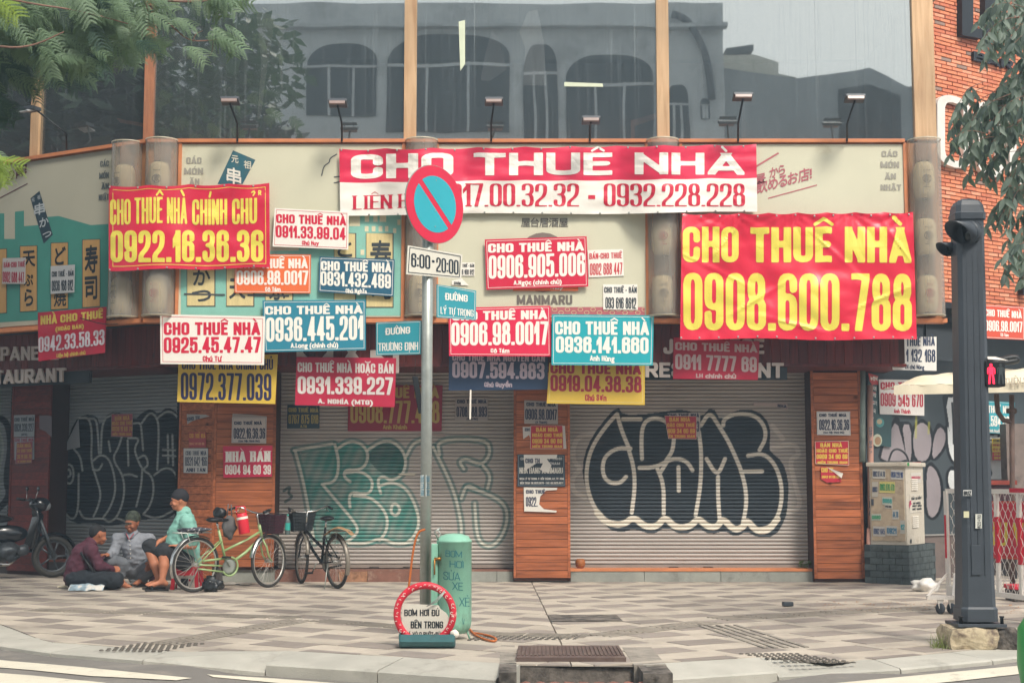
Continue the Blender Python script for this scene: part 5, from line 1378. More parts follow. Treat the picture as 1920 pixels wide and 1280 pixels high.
sign(N_, 'dark red sign reading 0942.33.58.33, below the side panel', W_BAND, ((71, 586), (200, 575), (197, 661), (72, 677)), '#a91f38', (
 ('NHÀ', 76, 609, 107, 606, 17, '#c2ab4e'), ('CHO THUÊ', 113, 605, 193, 596, 15, '#c2ab4e'), ('(HOẶC BÁN)', 104, 621, 157, 615, 8, '#c2ab4e'), ('0942.33.58.33', 72, 661, 196, 646, 29, '#c0bcc2'), ('Liện hệ chính chủ', 106, 670, 160, 664, 7, '#c2ab4e')),
 off=.06, disp=wr(.02, 50, 40, 61), grid_n=(14, 8), group=SG)
# --- small cards on the cream panel and tube
sign(N_, 'small white card reading 6 168 612, half behind the hours plate', P_BAND, ((846, 492), (890, 492), (890, 517), (846, 517)), WH, (('THUÊ - BÁN', 867, 501, 889, 501, 6, BK), ('6 168 612', 866, 515, 889, 515, 10, BK)), off=.012, group=SG)
sign(N_, 'white card with red letters reading 0902 688 447, beside the crimson board', P_BAND, ((1102, 469), (1168, 467), (1170, 517), (1104, 520)), WH, (
 ('BÁN-CHO THUÊ', 1105, 486, 1166, 484, 11, '#c8434a'), ('0902 688 447', 1106, 516, 1167, 514, 22, '#c8434a')), off=.012, group=SG)
sign(N_, 'white card with black letters reading 093 616 8612, above the cyan board', P_BAND, ((1131, 533), (1195, 533), (1196, 581), (1131, 580)), WH, (
 ('CHO THUÊ - BÁN', 1133, 549, 1194, 549, 11, '#22303a'), ('093 616 8612', 1135, 578, 1193, 579, 21, '#22303a')), off=.012, group=SG)
sign('torn_sticker', 'folded white sticker end below the hours plate', P_BAND, ((847, 524), (878, 522), (878, 536), (847, 534)), WH, (('CHÍN', 851, 533, 864, 534, 5, BK),), poly=[(847, 526), (866, 522), (879, 535), (847, 534)], off=.014, cat='sticker', group='torn stickers')
# --- wall to the right
sign(N_, 'white sign with navy letters reading 132 168, at the end of the board fascia', W_LOW, ((1674, 632), (1756, 631), (1756, 695), (1674, 693)), '#dcd9d2', (
 ('THUÊ NHÀ', 1699, 649, 1753, 648, 17, NV), ('1 132 168', 1699, 678, 1754, 679, 24, NV), ('LH chú Hùng', 1697, 691, 1733, 692, 8, NV)), off=.75, th=.01, group=SG)
sign(N_, 'white sign with dark red letters reading 0909 545 670, behind the stall canopy', W_LOW, ((1648, 711), (1733, 712), (1733, 779), (1650, 776)), '#d5d1cb', (
 ('CHO THUÊ', 1651, 730, 1718, 730, 14, '#b02238'), ('0909 545 670', 1651, 761, 1731, 763, 25, '#b02238'), ('Anh Thành', 1676, 774, 1707, 775, 8, '#b02238')), off=.05, th=.01, group=SG)
sign(N_, 'orange red sign reading 0906.98.0017, at the foot of the brick wall', W_BRICK, ((1844, 571), (1921, 575), (1921, 637), (1845, 634)), '#cf4a2c', (
 ('CHO THUÊ NHÀ', 1847, 592, 1916, 597, 13, WH), ('0906.98.0017', 1847, 620, 1917, 623, 20, WH), ('Cô Tám', 1876, 630, 1891, 631, 6, WH)), off=.15, border=(WH, 1.5, .7), th=.01, group=SG)
sign(N_, 'cyan sign reading 07.594.88, on the dark wall behind the signal post', W_LOW, ((1826, 750), (1903, 754), (1899, 814), (1826, 810)), '#2c9fae', (
 ('CHO THUÊ NHÀ', 1829, 773, 1900, 775, 14, WH), ('0907.594.885', 1829, 798, 1899, 800, 20, WH), ('Anh Quyền', 1855, 809, 1877, 810, 5, WH)), off=.05, border=(WH, 1.5, .5), th=.008, group=SG)
s_ = sign(N_, 'small yellow and red sign of a land dealer below the cyan sign', W_LOW, ((1860, 822), (1895, 821), (1895, 847), (1861, 847)), '#dcc33c', (
 ('CTY BĐS ĐẤT ĐẠI VIỆT', 1862, 828, 1893, 828, 4, '#54462a'), ('CHUYÊN MUA BÁN - CHO THUÊ NHÀ', 1861, 836, 1894, 836, 4, '#b5282c'), ('ĐẤT Q2 - Q9 - TP THỦ ĐỨC', 1862, 844, 1894, 844, 4, '#b5282c')), off=.05, group=SG)
sign('rental_sign', 'red lower half of the land dealer sign with yellow numbers', W_LOW, ((1861, 847.3), (1895, 847.3), (1895, 863), (1861, 862)), '#c32a35', (
 ('0708 01 81 67', 1864, 853, 1886, 853, 4, YE), ('0938 855 309', 1864, 860, 1886, 860, 4, YE)), off=.05, group=SG)
# --- Korean menu poster, with pictures of dishes
po = sign('menu_poster', 'dark teal menu poster with Korean words and dishes, peeling off the dark wall', W_LOW, ((1628, 700), (1656, 706), (1671, 838), (1628, 832)), '#2b4a4b', (), off=.03, cat='poster', group=None,
 poly=[(1628, 700), (1645, 705), (1655, 760), (1672, 772), (1671, 838), (1628, 832)])
pb_ = MB()
for i, (x, y, w, h, c) in enumerate(((1634, 712, 20, 9, '#b93a3c'), (1630, 733, 12, 6, '#b93a3c'), (1630, 750, 9, 6, '#b93a3c'))):
 q = print_shape(W_LOW, po, [(x, y), (x + w, y + 2), (x + w, y + h), (x, y + h)], None, .033); pb_.add(q.v, q.f)
pb_.build('red_block', ink('#b93a3c'), po, kind='stuff')
q = print_shape(W_LOW, po, [(1628, 699), (1647, 705), (1643, 716), (1636, 722), (1631, 715)], None, .036); q.build('emblem', ink('#c4433f'), po)
for (x, y, rx, ry, c) in ((1650, 792, 8, 9, '#4f8f8c'), (1649, 790, 5, 5, '#b9a98a'), (1645, 825, 9, 12, '#b6b9a4'), (1646, 826, 6, 8, '#9a7a5a')):
 q = print_shape(W_LOW, po, [(x + rx * math.cos(t * .52), y + ry * math.sin(t * .52)) for t in range(12)], None, .034 + .002 * (rx < 7)); q.build('dish_picture', ink(c), po)
put_text([('뉴현식', 1632, 712, 1645, 713, 6, WH), ('부대찌개', 1629, 729, 1643, 732, 6, '#c8c6c0'), ('시원국밥', 1629, 741, 1643, 744, 6, '#c8c6c0'), ('김불고기', 1629, 756, 1644, 759, 6, '#c8c6c0'), ('된장국', 1629, 772, 1642, 774, 6, '#c8c6c0'), ('불낙', 1629, 786, 1638, 788, 6, '#c8c6c0')], W_LOW, .04, po)
# --- printed words on the building itself
GY = '#9c988c'
put_text([('CÁC', 349, 307, 378, 307, 12, GY), ('MÓN', 345, 327, 381, 327, 12, GY), ('ĂN', 355, 347, 374, 347, 12, GY)], P_BAND, .006, pA)
put_text([('CÁC', 1653, 294, 1683, 294, 11, GY), ('MÓN', 1651, 315, 1686, 315, 12, GY), ('ĂN', 1659, 337, 1680, 336, 11, GY), ('NHẬT', 1651, 357, 1690, 357, 11, GY)], P_BAND, .006, pC)
put_text([('CÁC', 188, 313, 204, 312, 11, '#4c5458'), ('MÓN', 186, 335, 204, 334, 11, '#4c5458'), ('ĂN', 190, 355, 204, 354, 11, '#4c5458'), ('NHẬT', 185, 376, 204, 375, 11, '#4c5458')], W_BAND, .006, wpan)
put_text([('屋台居酒屋', 977, 424, 1065, 424, 13, '#66625c', .9), ('MANMARU', 969, 571, 1073, 571, 18, '#6f675f', .9)], P_BAND, .006, pB)
put_text([('元', 434, 303, 447, 305, 11, '#d5cfbd'), ('祖', 457, 314, 472, 316, 11, '#d5cfbd'), ('串', 425, 339, 452, 345, 22, '#e0dcd0', 1.4)], P_BAND, .008, pA)
put_text([('か', 362, 533, 394, 533, 26, '#3c4144', 1.6), ('つ', 360, 565, 396, 565, 22, '#3c4144', 1.6), ('天', 430, 556, 460, 556, 30, '#3c4144', 1.5), ('ぷ', 505, 560, 535, 560, 26, '#3c4144', 1.5),
  ('寿', 694, 500, 733, 500, 40, '#3c4144', 1.5), ('司', 694, 556, 733, 556, 36, '#3c4144', 1.5), ('と', 633, 480, 660, 480, 26, '#3c4144', 1.5)], P_BAND, .0105, pA)
put_text([('から', 1443, 333, 1472, 325, 15, '#b0626a', 1.4), ('飲めるお店!', 1418, 362, 1522, 334, 18, '#b0626a', 1.4), ('昼', 1416, 345, 1436, 340, 14, '#b0626a', 1.4)], P_BAND, .006, pC)
put_text([('天', 42, 498, 66, 496, 24, '#1b232b', 1.5), ('ぷ', 45, 535, 62, 534, 18, '#1b232b', 1.5), ('ら', 46, 572, 62, 571, 26, '#1b232b', 1.5), ('ど', 103, 495, 123, 493, 26, '#1b232b', 1.5), ('焼', 101, 572, 124, 570, 22, '#1b232b', 1.3),
  ('寿', 159, 508, 183, 505, 38, '#1b232b', 1.5), ('司', 159, 558, 182, 556, 34, '#1b232b', 1.5)], W_BAND, .0105, wpan)
put_text([('串', 64, 403, 84, 398, 16, '#a9b0b4', 1.4), ('か', 74, 426, 91, 422, 14, '#a9b0b4', 1.4), ('つ', 80, 447, 96, 442, 10, '#a9b0b4', 1.4), ('元', 59, 379, 65, 377, 6, '#a9b0b4'), ('祖', 70, 374, 76, 372, 6, '#a9b0b4')], W_BAND, .007, wpan)
put_text([('の宵!', 10, 342, 50, 324, 17, '#5a2232', 1.4)], W_BAND, .007, wpan)
M_LET = mat('raised_letter', '#b5aaa3', rough=.5); 
def raised(text, xl, yl, xr, yr, h, pl, off, wt_=.8, dep=.03, m=M_LET, par_=None):
 V, T = layout(text, (xr - xl) / h, wt_)
 par = list(range(len(V)))
 def fd(i):
  while par[i] != i: par[i] = par[par[i]]; i = par[i]
  return i
 for t in T:
  for k in (1, 2): par[fd(t[k])] = fd(t[0])
 comps = {}
 for t in T: comps.setdefault(fd(t[0]), []).append(t)
 for ts in comps.values():
  mb = MB(); ids = sorted({i for t in ts for i in t}); mp = {i: k for k, i in enumerate(ids)}
  P3 = [pl.P(xl + V[i][0] * (xr - xl), yl + V[i][0] * (yr - yl) - V[i][1] * h, off) for i in ids]
  n = len(P3); fs = []
  for t in ts:
   a, b, c = (P3[mp[i]] for i in t); f = tuple(mp[i] for i in t)
   fs.append(f if (b - a).cross(c - a).dot(pl.n) > 0 else f[::-1])
  ed = {}
  for f in fs:
   for k in range(3): ed[(f[k], f[(k + 1) % 3])] = 1
  side = [(b, a, a + n, b + n) for (a, b) in ed if (b, a) not in ed]
  mb.add(P3 + [p - pl.n * dep for p in P3], fs + side)
  mb.build('letter', m, par_ or bld)
raised('JAPANESE', 1244, 663, 1433, 663, 28, P_FASC, .04)
raised('RESTAURANT', 1210, 707, 1470, 708, 28, P_FASC, .04, .85)
raised('JAPANESE', -36, 677, 107, 674, 26, W_FASC, .04)
raised('RESTAURANT', -66, 722, 122, 715, 26, W_FASC, .04, .85)
raised('MAN', 556, 700, 748, 699, 43, P_FASC, .03, .9)
for a, b, pl_ in ((1205, 1475, 'F'),):
 MB().box((Xp(a, FASC_Y), FASC_Y + .012, Z(712, FASC_Y)), (Xp(b, FASC_Y), FASC_Y + .05, zF0 - .036)).build('letter_board', mat('letter_board', '#232a2f', rough=.7), bld)
wq(W_FASC, 1.2, 9, zF0 - .2, zF0 - .036, -.06, -.012).build('letter_board', _mats['letter_board'], bld)
# ---- paper lanterns inside the tube cases
M_LINK = ink('#6d6250'); M_LRED = ink('#c0605c')
where = ['outermost tube case of the side street', 'tube case at the corner', 'tube case behind the round traffic sign', 'tube case left of the largest banner', 'tube case at the right end of the band']
lv = ['lowest', 'middle', 'top']
for ti, c in enumerate(tube_pos):
 nrm = WN if ti == 0 else Vector((0, -1, 0))
 for li, zc in enumerate((zB0 + .3, zB0 + 1.02, zB0 + 1.74)):
  if ti == 2 and li == 1: continue
  lt = thing('paper_lantern', f'{lv[li]} cream paper lantern in the {where[ti]}', 'lantern', (c.x, c.y - .0, zc - .23), 'paper lanterns in the tube cases')
  cc = Vector((c.x - .02, c.y, zc)) + nrm * .02
  mb = MB(); mb.lathe([(.075, -.23), (.1, -.215), (.128, -.16), (.135, 0), (.128, .16), (.1, .215), (.075, .23)], cc, n=28)
  mb.build('shade', M_PAPER, lt)
  cp = MB(); cp.lathe([(.072, .23), (.072, .245)], cc, n=20); cp.lathe([(.072, -.245), (.072, -.23)], cc, n=20); cp.build('cap', M_BLACK, lt, kind='stuff')
  pl = Plane(cc + nrm * .1375, nrm)
  col = M_LRED if (ti + li) % 3 == 1 else M_LINK
  u = Vector((0, 0, 1)).cross(nrm) * -1
  rg = MB(); pts = circ(cc + nrm * .139, .052, 20, u=u, w=(0, 0, 1)); rg.tube(pts, .0045, 4, closed=True); 
  V, T = layout('満', 1.0, 1.2)
  P3 = [cc + nrm * .14 + u * ((x - .5) * .07) + Vector((0, 0, (y - .5) * .066)) for x, y in V]
  fs = []
  for f in T:
   a, b, c_ = P3[f[0]], P3[f[1]], P3[f[2]]; fs.append(f if (b - a).cross(c_ - a).dot(nrm) > 0 else tuple(reversed(f)))
  rg.add(P3, fs); rg.build('emblem', col, lt)
  for dz, tt, hw in ((.1, '屋台居酒屋', .045), (-.09, '大阪', .025), (-.115, 'MANMARU', .045)):
   V, T = layout(tt, 2 * hw / .014, 1.0)
   P3 = [cc + nrm * .1395 + u * ((x - .5) * 2 * hw) + Vector((0, 0, dz + y * .014)) for x, y in V]
   fs = []
   for f in T:
    a, b, c_ = P3[f[0]], P3[f[1]], P3[f[2]]; fs.append(f if (b - a).cross(c_ - a).dot(nrm) > 0 else tuple(reversed(f)))
   MB().add(P3, fs).build('lettering', col, lt)
# ================================================================== BRICK BUILDING ON THE RIGHT
bb = thing('brick_building', 'brick shop house with black and white channel letters over a dark painted ground floor', 'building', (BRO.x, BRO.y, 0))
zK0 = W_BRICK.P(1757, 566).z; zK1 = 8.6
def bq(u0, u1, z0, z1, o0, o1, O=BRO, m=None, mi=0, bev=0):
 m = m or MB(); c = Vector((O.x, O.y, 0)) + BRX * ((u0 + u1) / 2) + BRN * ((o0 + o1) / 2); c.z = (z0 + z1) / 2
 return m.obox(c, BRX * (u1 - u0), BRN * (o1 - o0), Vector((0, 0, z1 - z0)), mi, bev)
bwall = bq(-.0, 5, zK0, zK1, -.6, -.03).build('wall', mat('mortar', '#6f6460', rough=.9, var=.15, vscale=10), bb)
M_BR = [mat('brick_%s' % n, c, rough=.85, var=.16, vscale=22, bump=.5, bscale=120, dirt='#7a3a28', dscale=14, dlo=.6, dhi=.8) for n, c in (('orange', '#d98763'), ('red', '#c97658'), ('pale', '#e09a7a'), ('grey', '#957d72'))]
bl, bh, bg_ = .192, .0405, .0125
bms = [MB().obox((0, 0, 0), BRX * bl, BRN * .06, (0, 0, bh), bev=.0025).mesh('brick', m) for m in M_BR]
rb_ = random.Random(5); cand = []
r = 0; z = zK0 + bh / 2 + .01
while z < zK1:
 u = bl / 2 - (.1 if r % 2 else 0)
 while u < 4.6:
  if u > .08: cand.append((u, z + rb_.uniform(-.001, .001), rb_.choices((0, 1, 2, 3), (10, 7, 4, .6))[0], rb_.uniform(-.004, .006)))
  u += bl + bg_
 z += bh + bg_; r += 1
def bpos(u, z, o): p = Vector((BRO.x, BRO.y, 0)) + BRX * u + BRN * (-.03 + o); p.z = z; return p
def inview(u, z):
 x, y = PXof(np.array(bpos(u, z, 0))); return 1752 < x < 1925 and -6 < y < 585
cand.sort(key=lambda c: (not inview(c[0], c[1]), c[0]))
rest = MB()
for i, (u, z, k, o) in enumerate(cand):
 if i < 300: inst('brick', bms[k], bwall, bpos(u, z, o))
 else: rest.obox(bpos(u, z, o), BRX * bl, BRN * .06, (0, 0, bh), k)
rest.build('brick_rest', M_BR, bwall, kind='stuff')
bq(-.02, 5, zK0 - .07, zK0 + .002, -.6, .03).build('channel', M_BLACK, bb)
M_LBK = mat('black_letter', '#15181d', rough=.35)
raised('LI', 1804, 66, 1868, 78, 92, W_BRICK, .09, 1.15, .09, M_LBK, bb)
raised('BAR', 1826, 113, 1900, 132, 17, W_BRICK, .05, 1.1, .04, M_LBK, bb)
M_LWH = mat('white_letter', '#d9d6cf', rough=.4)
raised('C', 1757, 306, 1822, 322, 134, W_BRICK, .08, .6, .07, M_LWH, bb); raised('O', 1832, 324, 1884, 338, 140, W_BRICK, .08, .6, .07, M_LWH, bb); raised('O', 1893, 342, 1950, 352, 140, W_BRICK, .08, .6, .07, M_LWH, bb)
fl = MB(); q = W_BRICK.P(1912, 540, 0); fl.bar(q + BRN * .02, q + BRN * .1, .13, .2); fl.tube([q + BRN * .1, q + BRN * .25 - Vector((0, 0, .02))], .02, 6); fl.build('bracket', M_BLACK, bb)
LO = Vector((LOWO.x, LOWO.y, 0))
zd = W_LOW.P(1765, 1003).z; zg = W_LOW.P(1700, 690).z
G4a = mk((1600, 700), 4.266, [[(345, 370), (400, 560), (415, 640), (430, 700), (215, 700), (235, 600), (290, 470)], [(388, 405), (462, 405), (468, 700), (420, 700), (412, 560)],
[(550, 385), (605, 430), (628, 545), (610, 660), (570, 705), (500, 690), (475, 560), (490, 430)], [(685, 420), (735, 460), (738, 550), (690, 640), (628, 695), (640, 520)],
[(620, 730), (680, 800), (703, 940), (690, 1080), (640, 1160), (590, 1120), (585, 900), (590, 760)]])
G4b = mk((1600, 700), 4.266, [[(735, 192), (835, 188), (835, 700), (800, 712), (760, 600), (750, 400), (775, 480)], [(790, 762), (825, 800), (825, 890), (795, 935), (762, 900), (758, 800)],
[(1060, 500), (1290, 480), (1290, 845), (1060, 845)], [(1330, 430), (1365, 340), (1420, 340), (1420, 500), (1340, 500)]])
G4i = mk((1600, 700), 4.266, [[(285, 690), (310, 615), (360, 600), (420, 640), (440, 695)], [(790, 235), (800, 400), (802, 560)], [(1085, 500), (1090, 760), (1110, 800), (1080, 840)], [(1215, 500), (1215, 845)], [(1070, 535), (1120, 530)], [(1160, 500), (1180, 495)], [(1250, 500), (1275, 600), (1262, 770)]])
def wallpaint(PX_, PY_):
 c = np.ones((*PX_.shape, 3)) * np.array(lin('#40484c')[:3])
 for p in G4a + G4b[:2]: c = over(c, near(PX_, PY_, list(p) + [p[0]], 11), '#14181d')
 for p in G4a: c = over(c, fill_in(PX_, PY_, p, 1), '#8d8588')
 for p in G4b: c = over(c, fill_in(PX_, PY_, p, 1 if p is not G4b[2] else 0), '#c9cccb')
 for p in G4i: c = over(c, near(PX_, PY_, p, 3.6), '#14181d')
 for x, y, h in ((1718, 780, 40), (1742, 792, 20)): c = over(c, near(PX_, PY_, [(x, y), (x - 1, y + h)], 4) * .5, '#a9a83c')
 return c
nu, nv = 330, 260
uu = np.linspace(0, 3.3, nu + 1); zz = np.linspace(zd, zg + .12, nv + 1)
co = np.array(LO)[None, None] + uu[None, :, None] * np.array(BRX) + zz[:, None, None] * np.array([0, 0, 1.0])
X_, Y_ = PXof(co); cc = wallpaint(X_, Y_)
idx = np.arange((nu + 1) * (nv + 1)).reshape(nv + 1, nu + 1)
q = np.stack([idx[:-1, :-1], idx[:-1, 1:], idx[1:, 1:], idx[1:, :-1]], -1).reshape(-1, 4)
me = bpy.data.meshes.new('wall'); me.from_pydata((co.reshape(-1, 3) - np.array(wloc(bb))).tolist(), [], q.tolist())
a = me.color_attributes.new('Col', 'FLOAT_COLOR', 'POINT'); a.data.foreach_set('color', np.concatenate([cc.reshape(-1, 3), np.ones((len(me.vertices), 1))], 1).astype(np.float32).ravel())
me.materials.append(M_WALLD); o = bpy.data.objects.new('painted_wall', me); COL.objects.link(o); o.parent = bb
bq(0, 6, 0, zK0, -.3, -.004, LO).build('wall', mat('slate_wall', '#40484c', rough=.6, var=.1), bb)
bq(0, 6, -.02, zd, -.01, .03, LO).build('dado', mat('brown_dado', '#6d615c', rough=.8, var=.2, vscale=3, dirt='#4a403c', dscale=2.5), bb)
bq(0, 6, zd - .0, zd + .02, -.01, .05, LO).build('ledge', mat('dado_cap', '#8a8884', rough=.7), bb)
for u0, u1 in ((.02, .75), (.8, 1.28), (1.34, 2.6)):
 bq(u0, u1, zg + .13, zK0 - .1, .0, .02, LO).build('dark_pane', mat('dark_glazing', '#363d43', rough=.12, spec=.6, var=.2, vscale=1), bb)
for u0, u1 in ((.3, .44), (.95, 1.02)):
 bq(u0, u1, zg + .3, zK0 - .12, .02, .03, LO).build('grey_pane', mat('grey_glazing', '#566066', rough=.15), bb)
cg = MB(); a = W_LOW.P(1893, 1000, .35); cg.box((a.x, a.y, 0), (a.x + .5, a.y + .25, 2.1)); cg.build('concrete_pillar', mat('column_render', '#7b6f69', rough=.85, var=.2, vscale=4, dirt='#4a4442', dscale=5), None, 'grey brown concrete pillar behind the barrier at the end of the dark wall', 'pillar')
bt = thing('stall_table', 'dark table with a rusty red top edge behind the signal post', 'table', G(1870, 1100))
a, b = W_LOW.P(1846, 900, .5), W_LOW.P(1893, 900, .5)
MB().box((a.x, a.y, a.z - .06), (b.x, a.y + .4, a.z)).build('top', mat('rusty_red', '#8a3527', rough=.6, var=.25), bt)
MB().box((a.x + .02, a.y + .03, a.z - .26), (b.x - .02, a.y + .38, a.z - .06)).build('apron', mat('deep_maroon', '#3a1d24', rough=.7), bt)
for dx in (.03, b.x - a.x - .06): MB().box((a.x + dx, a.y + .04, 0), (a.x + dx + .03, a.y + .08, a.z - .26)).build('leg', M_BLACK, bt)
# ================================================================== HOUSES AND TREES ACROSS THE STREET (seen mirrored in the windows)
VY = 45.0; RY = 2 * UP_Y - VY
def mir(px, py): p = FY(VY).P(px, py); return Vector((p.x, RY, p.z))
ob_ = thing('opposite_building', 'grey office building with round headed windows across the street, seen mirrored in the glass', 'building', (0, RY - 6, 0))
x0, x1 = mir(290, 100).x, mir(1357, 100).x
MB().box((x0, RY - 10, 0), (x1, RY, 17)).build('wall', mat('grey_render', '#c4c6c7', rough=.8, var=.1, vscale=.4, dirt='#6a6c6e', dscale=.5, dlo=.5, dhi=.8), ob_)
M_DKW = mat('arch_window', '#27323a', rough=.3, spec=.1)
def arch(xa, xb, ya, yb, r=.35):
 A, B = mir(xa, yb), mir(xb, ya); w = B.x - A.x; h = B.z - A.z; pts = [(A.x, A.z), (B.x, A.z)]
 for k in range(9): t = k / 8 * math.pi / 2; pts.append((B.x - w * r + math.cos(t) * w * r, B.z - h * .22 + math.sin(t) * h * .22))
 for k in range(9): t = math.pi / 2 + k / 8 * math.pi / 2; pts.append((A.x + w * r + math.cos(t) * w * r, B.z - h * .3 + math.sin(t) * h * .3))
 MB().prism([Vector((x, RY, z)) for x, z in pts][::-1], (0, .05, 0)).build('window', M_DKW, ob_)
 for t in (.33, .66): MB().box((A.x + w * t - .04, RY + .05, A.z), (A.x + w * t + .04, RY + .1, A.z + h * .7)).build('window_bar', _mats['grey_render'], ob_)
 MB().box((A.x, RY + .101, A.z + h * .66), (B.x, RY + .14, A.z + h * .69)).build('window_bar', _mats['grey_render'], ob_)
for a in ((575, 707, 82, 218), (726, 955, 65, 248), (982, 1045, 84, 262), (1062, 1225, 104, 275), (1250, 1292, 160, 275), (1315, 1331, 185, 221), (400, 470, 60, 270)): arch(*a)
for y in (54,): a = mir(300, y); MB().box((x0 - .1, RY, a.z), (x1 + .1, RY + .35, a.z + .12)).build('cornice', _mats['grey_render'], ob_)
MB().tube([mir(1258 + 75 * math.sin(t), 190 - 160 * math.cos(t)) + Vector((0, .2, 0)) for t in [i * .13 for i in range(13)]], .12, 8).build('curved_ledge', M_GREY, ob_)
oh = thing('opposite_house', 'low houses with stepped roofs across the street, mirrored in the right window', 'building', (mir(1500, 100).x, RY - 6, 0))
def pz(pts, m, name, d=-6): MB().prism([mir(x, y) + Vector((0, -.6, 0)) for x, y in pts] , (0, d, 0)).build(name, m, oh)
pz([(1357, 118), (1357, 1190), (1960, 1190), (1960, 150), (1712, 150), (1640, 116), (1560, 130), (1500, 138), (1440, 128)], mat('house_grey', '#8f9395', rough=.8, var=.2, vscale=.4), 'wall')
pz([(1357, 92), (1357, 119), (1500, 136), (1465, 128), (1465, 108), (1420, 92)], mat('house_cream', '#c9c6b9', rough=.8), 'roof_room')
pz([(1368, 78), (1420, 72), (1420, 84), (1372, 92)], mat('roof_dark', '#54585a', rough=.8), 'roof', -3)
pz([(1578, 157), (1640, 146), (1700, 168), (1700, 260), (1578, 260)], _mats['roof_dark'], 'shed', -1)
M_LFD = mat('leaf_dark', '#2f4233', rough=.6, var=.3, vscale=2)
def leaf_cloud(name, c, r, n, size, m, parent, seed=1):
 rr = random.Random(seed); V, Fc = [], []
 for i in range(n):
  while 1:
   d = Vector((rr.uniform(-1, 1), rr.uniform(-1, 1), rr.uniform(-1, 1)))
   if .25 < d.length < 1 + .25 * noise.noise(d * 2.5 + Vector((seed, 0, 0))): break
  p = Vector(c) + Vector((d.x * r[0], d.y * r[1], d.z * r[2])); a = rr.uniform(0, 6.28); t = rr.uniform(-.6, .6)
  u = Vector((math.cos(a), math.sin(a), t)).normalized() * size; w = u.cross(Vector((rr.uniform(-1, 1), rr.uniform(-1, 1), 1))).normalized() * size * .45
  k = len(V); V += [p - u, p + w, p + u, p - w]; Fc.append((k, k + 1, k + 2, k + 3))
 return MB().add(V, Fc).build(name, m, parent, kind='stuff')
M_BARK = mat('bark', '#6b5a4c', rough=.9, var=.3, vscale=6, bump=1, bscale=20)
for i, (x, y, zc, rr_, lb) in enumerate(((-9.5, -2, 8.5, (4.2, 4, 3.4), 'dark leafy street tree across the road, mirrored in the left windows'), (13, -6, 6.2, (3.5, 2.6, 2.2), 'broad leafy street tree across the road, mirrored low in the right window'), (-14.5, 14.5, 6.5, (4, 4, 4), 'dark leafy tree added down the side street so the side windows mirror dark'))):  # the side street tree is unseen, added to darken the side glass
 t = thing('street_tree', lb, 'tree', (x, y, RZ)); MB().tube([(x, y, RZ), (x + .1, y, 2), (x - .1, y + .1, zc - 1)], [.24, .18, .1], 10).build('trunk', M_BARK, t)
 leaf_cloud('crown', (x, y, zc), rr_, (11000, 5200, 16000)[i], (.26, .22, .3)[i], M_LFD, t, 5 + i)
# ================================================================== TREES IN THE FRAME
def region_pts(poly, n, rr):
 xs = [p[0] for p in poly]; ys = [p[1] for p in poly]; out = []
 while len(out) < n:
  x, y = rr.uniform(min(xs), max(xs)), rr.uniform(min(ys), max(ys)); ins = False
  for i in range(len(poly)):
   x0, y0 = poly[i]; x1, y1 = poly[i - 1]
   if (y0 > y) != (y1 > y) and x < (x1 - x0) * (y - y0) / (y1 - y0) + x0: ins = not ins
  if ins: out.append((x, y))
 return out
def frond_mesh(m, seed, L_=.3):
 """doubly feathered leaf: a rib with paired combs of tiny leaflets"""
 rr = random.Random(seed); mb = MB(); V = []; Fc = []
 for k in range(8):
  t = (k + .6) / 8; x = L_ * t; zz = -.35 * L_ * t * t
  for s in (-1, 1):
   pl_ = .16 * (1 - .35 * abs(t - .45)) * rr.uniform(.85, 1.1); ang = R(rr.uniform(48, 62)) * s
   dx, dy = math.cos(ang), math.sin(ang)
   n = 11
   for j in range(n):
    q = (j + .5) / n; px_ = x + dx * pl_ * q; py_ = dy * pl_ * q; pz_ = zz - .28 * pl_ * q * q * 1.6
    ll = .022 * (1 - .5 * q ** 2); wd = pl_ / n * .6
    for s2 in (-1, 1):
     ex, ey = -dy * s2 * ll + dx * ll * .35, dx * s2 * ll + dy * ll * .35
     a = len(V); V += [(px_ - dx * wd, py_ - dy * wd, pz_), (px_ + dx * wd, py_ + dy * wd, pz_), (px_ + ex + dx * wd * .4, py_ + ey + dy * wd * .4, pz_ - .003)]
     Fc.append((a, a + 1, a + 2))
 mb.add(V, Fc)
 return mb
def leafmat(name, c, tl):
 m = mat(name, c, rough=.5, var=.2, vscale=3, spec=.35)
 nt = m.node_tree; b = nt.nodes['Principled BSDF']; t = nt.nodes.new('ShaderNodeBsdfTranslucent'); t.inputs[0].default_value = lin(tl)
 mx = nt.nodes.new('ShaderNodeMixShader'); mx.inputs[0].default_value = .3
 nt.links.new(b.outputs[0], mx.inputs[1]); nt.links.new(t.outputs[0], mx.inputs[2]); nt.links.new(mx.outputs[0], nt.nodes['Material Output'].inputs[0]); return m
M_F = [leafmat('feather_leaf', '#6d8468', '#7f9a62'), leafmat('feather_leaf_young', '#8ea64c', '#a9c04a'), leafmat('feather_leaf_dark', '#3d5549', '#4b6a4a')]  # the dark tone fills the deeper leaf layers
rt = random.Random(17)
TL_ = thing('feathery_tree', 'tree with feathery fern like leaves reaching in at the top left corner', 'tree', (-6.6, 12.5, 0))
fm = [[frond_mesh(m, 3 + i).mesh('frond', m) for m in M_F] for i in range(2)]
fv = [frond_mesh(M_F[0], 3 + i) for i in range(2)]
def frond_rot(rr, dirx=1):
 yaw = rr.gauss(-.1, .3); pitch = rr.gauss(.45, .35); roll = rr.gauss(.95, .35)
 return (roll, pitch, yaw)
